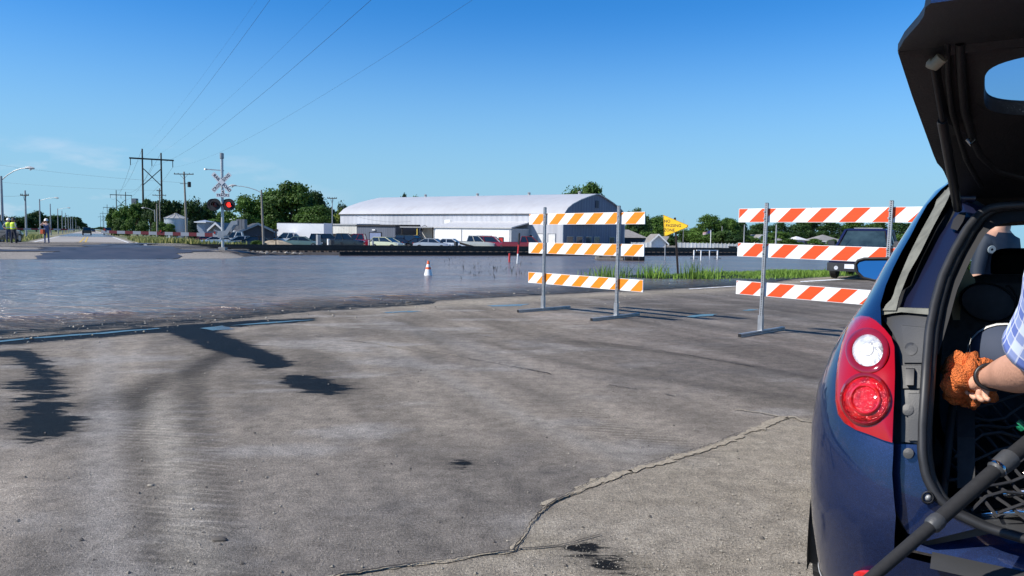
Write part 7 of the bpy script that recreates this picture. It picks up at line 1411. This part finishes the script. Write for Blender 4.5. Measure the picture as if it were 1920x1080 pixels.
for s_ in (-1, 1):
    b = MB(); b.bar((s_*.90, 1.42, 1.17), (s_*.70, 2.05, 1.81), .09); b.build('pillar', tp, TR); b = MB(); b.bar((s_*.90, 2.62, 1.17), (s_*.73, 2.65, 1.81), .09); b.build('pillar', tp, TR); b = MB(); b.bar((s_*.90, 3.68, 1.17), (s_*.73, 3.42, 1.81), .12); b.build('pillar', tp, TR)
    b = MB(); b.prism([(s_*1.0, 1.55, 1.16), (s_*1.25, 1.5, 1.16), (s_*1.25, 1.5, 1.40), (s_*1.02, 1.55, 1.40)], (0, .12, 0)); b.bar((s_*.9, 1.62, 1.2), (s_*1.05, 1.6, 1.25), .06); b.build('mirror', M['dgrey'], TR)
    b = MB(); b.prism([(s_*.55, -.03, .80), (s_*.90, .0, .80), (s_*.90, .03, 1.0), (s_*.55, -.0, .98)], (0, .06, 0)); b.build('headlight', LAMP, TR)
    b = MB(); b.lathe([(.01, -.02), (.07, -.02), (.07, .02)], (s_*.62, -.2, .42), 'Y', 12); b.build('fog_lamp', LAMP, TR)
    for y in (.95, 4.5):
        b = MB(); x = s_*.86; b.lathe([(.01, x-.13), (.36, x-.13), (.40, x-.09), (.40, x+.09), (.36, x+.13), (.01, x+.13)], (0, y, .40), 'X', 24); w_ = b.build('wheel', M['tyre'], TR, smooth=40); b = MB(); b.lathe([(.01, x+s_*.11), (.1, x+s_*.13), (.22, x+s_*.135), (.24, x+s_*.132)], (0, y, .40), 'X', 20); b.build('rim', M['rim'], w_, smooth=30)
        b = MB(); b.grid([[(s_*dx, y+.5*math.cos(a), .40+.5*math.sin(a)) for a in [k_*.2618 for k_ in range(13)]] for dx in (.985, .7)]); b.add([(s_*.99, y+r_*math.cos(k_*.2618), .40+r_*math.sin(k_*.2618)) for r_ in (.40, .5) for k_ in range(13)], [(k_, k_+1, 14+k_, 13+k_) for k_ in range(12)]); b.build('wheel_arch', M['black'], TR)
b = MB(); b.box(-.5, .5, -.05, .02, .68, .98); gro = b.build('grille', M['dsteel'], TR)
for k_ in range(4): b = MB(); b.box(-.5, .5, -.07, -.05, .71+.07*k_, .735+.07*k_); b.build('grille_bar', M['chrome'], gro)
b = MB(); b.prism([(-.98, .25, .30), (-.95, -.08, .30), (-.6, -.2, .30), (.6, -.2, .30), (.95, -.08, .30), (.98, .25, .30)], (0, 0, .30)); b.build('bumper', mat('truck_bumper_dark', (.03, .03, .033), .35, coat=.5), TR)
b = MB(); b.box(-.34, -.02, -.225, -.205, .40, .56); b.build('licence_plate', mat('plate_white', (.72, .74, .78), .5), TR)
b = MB(); b.tube([(.3, 1.5, 1.24), (-.35, 1.60, 1.30)], .012, 5); b.build('wiper', M['black'], TR); b = MB(); b.tube([(-.75, 1.2, 1.18), (-.78, 1.25, 1.9)], .008, 5); b.build('antenna', M['black'], TR)
b = MB(); b.box(-.5, .5, 2.6, 2.75, 1.872, 1.91); b.build('roof_bar', M['galv'], TR)
b = MB(); b.box(-.88, .88, 3.85, 5.35, 1.21, 1.225); b.build('bed_opening', darkin, TR)
# side road markings
for pts in ([(1290, 541.6), (1420, 534.), (1421, 534.7), (1292, 542.4)], [(1500, 527.5), (1640, 519), (1642, 520.5), (1502, 529)]): sheet('edge_line', pts, .004, wm, kind='structure')
for i_, (x, y, w, D, k_) in enumerate([(1400, 440, 46, 165, 'mid'), (1455, 432, 50, 180, 'mid'), (1490, 432, 44, 190, 'dark'), (1600, 436, 50, 185, 'mid'), (1650, 434, 60, 190, 'dark'), (1700, 436, 60, 190, 'mid'), (1250, 434, 44, 150, 'dark')]):
    tree(x, y, w, D, k_, i_ % 5, -.5, ['green bush below the left end of the orange barricade top rail', 'green bush above the small white gabled house', 'dark bush behind the small blue house', 'green bush just left of the dark pickup roof', 'dark bush behind the dark pickup cab', 'green bush between the pickup and the blue car', 'dark bush behind the white shed ridge'][i_], name='bush', cat='bush', crown_base=0)

for i_, pts in enumerate(([(70, 479), (105, 474), (175, 471), (190, 466), (230, 463), (262, 466), (330, 469), (350, 477), (250, 480.5), (150, 481)], [(150, 469), (200, 463.5), (215, 465), (190, 470)], [(215, 463), (290, 461.5), (300, 464), (240, 465.5)])):
    P = [gr(x, y, .12) for x, y in pts]; Q = []; rs = random.Random(i_)
    for a_, c_ in zip(P, P[1:]+P[:1]):
        for j_ in range(6): q_ = a_.lerp(c_, j_/6); q_ += Vector((rs.gauss(0, .45), rs.gauss(0, .45), 0)); Q.append((q_.x, q_.y, gz(q_.x, q_.y)+.03+.01*i_))
    cx, cy = sum(q_[0] for q_ in Q)/len(Q), sum(q_[1] for q_ in Q)/len(Q); b2 = MB(); b2.add(Q+[(cx, cy, gz(cx, cy)+.04+.01*i_)], [(k_, (k_+1) % len(Q), len(Q)) for k_ in range(len(Q))]); b2.build('wet_patch', wetm, kind='structure')
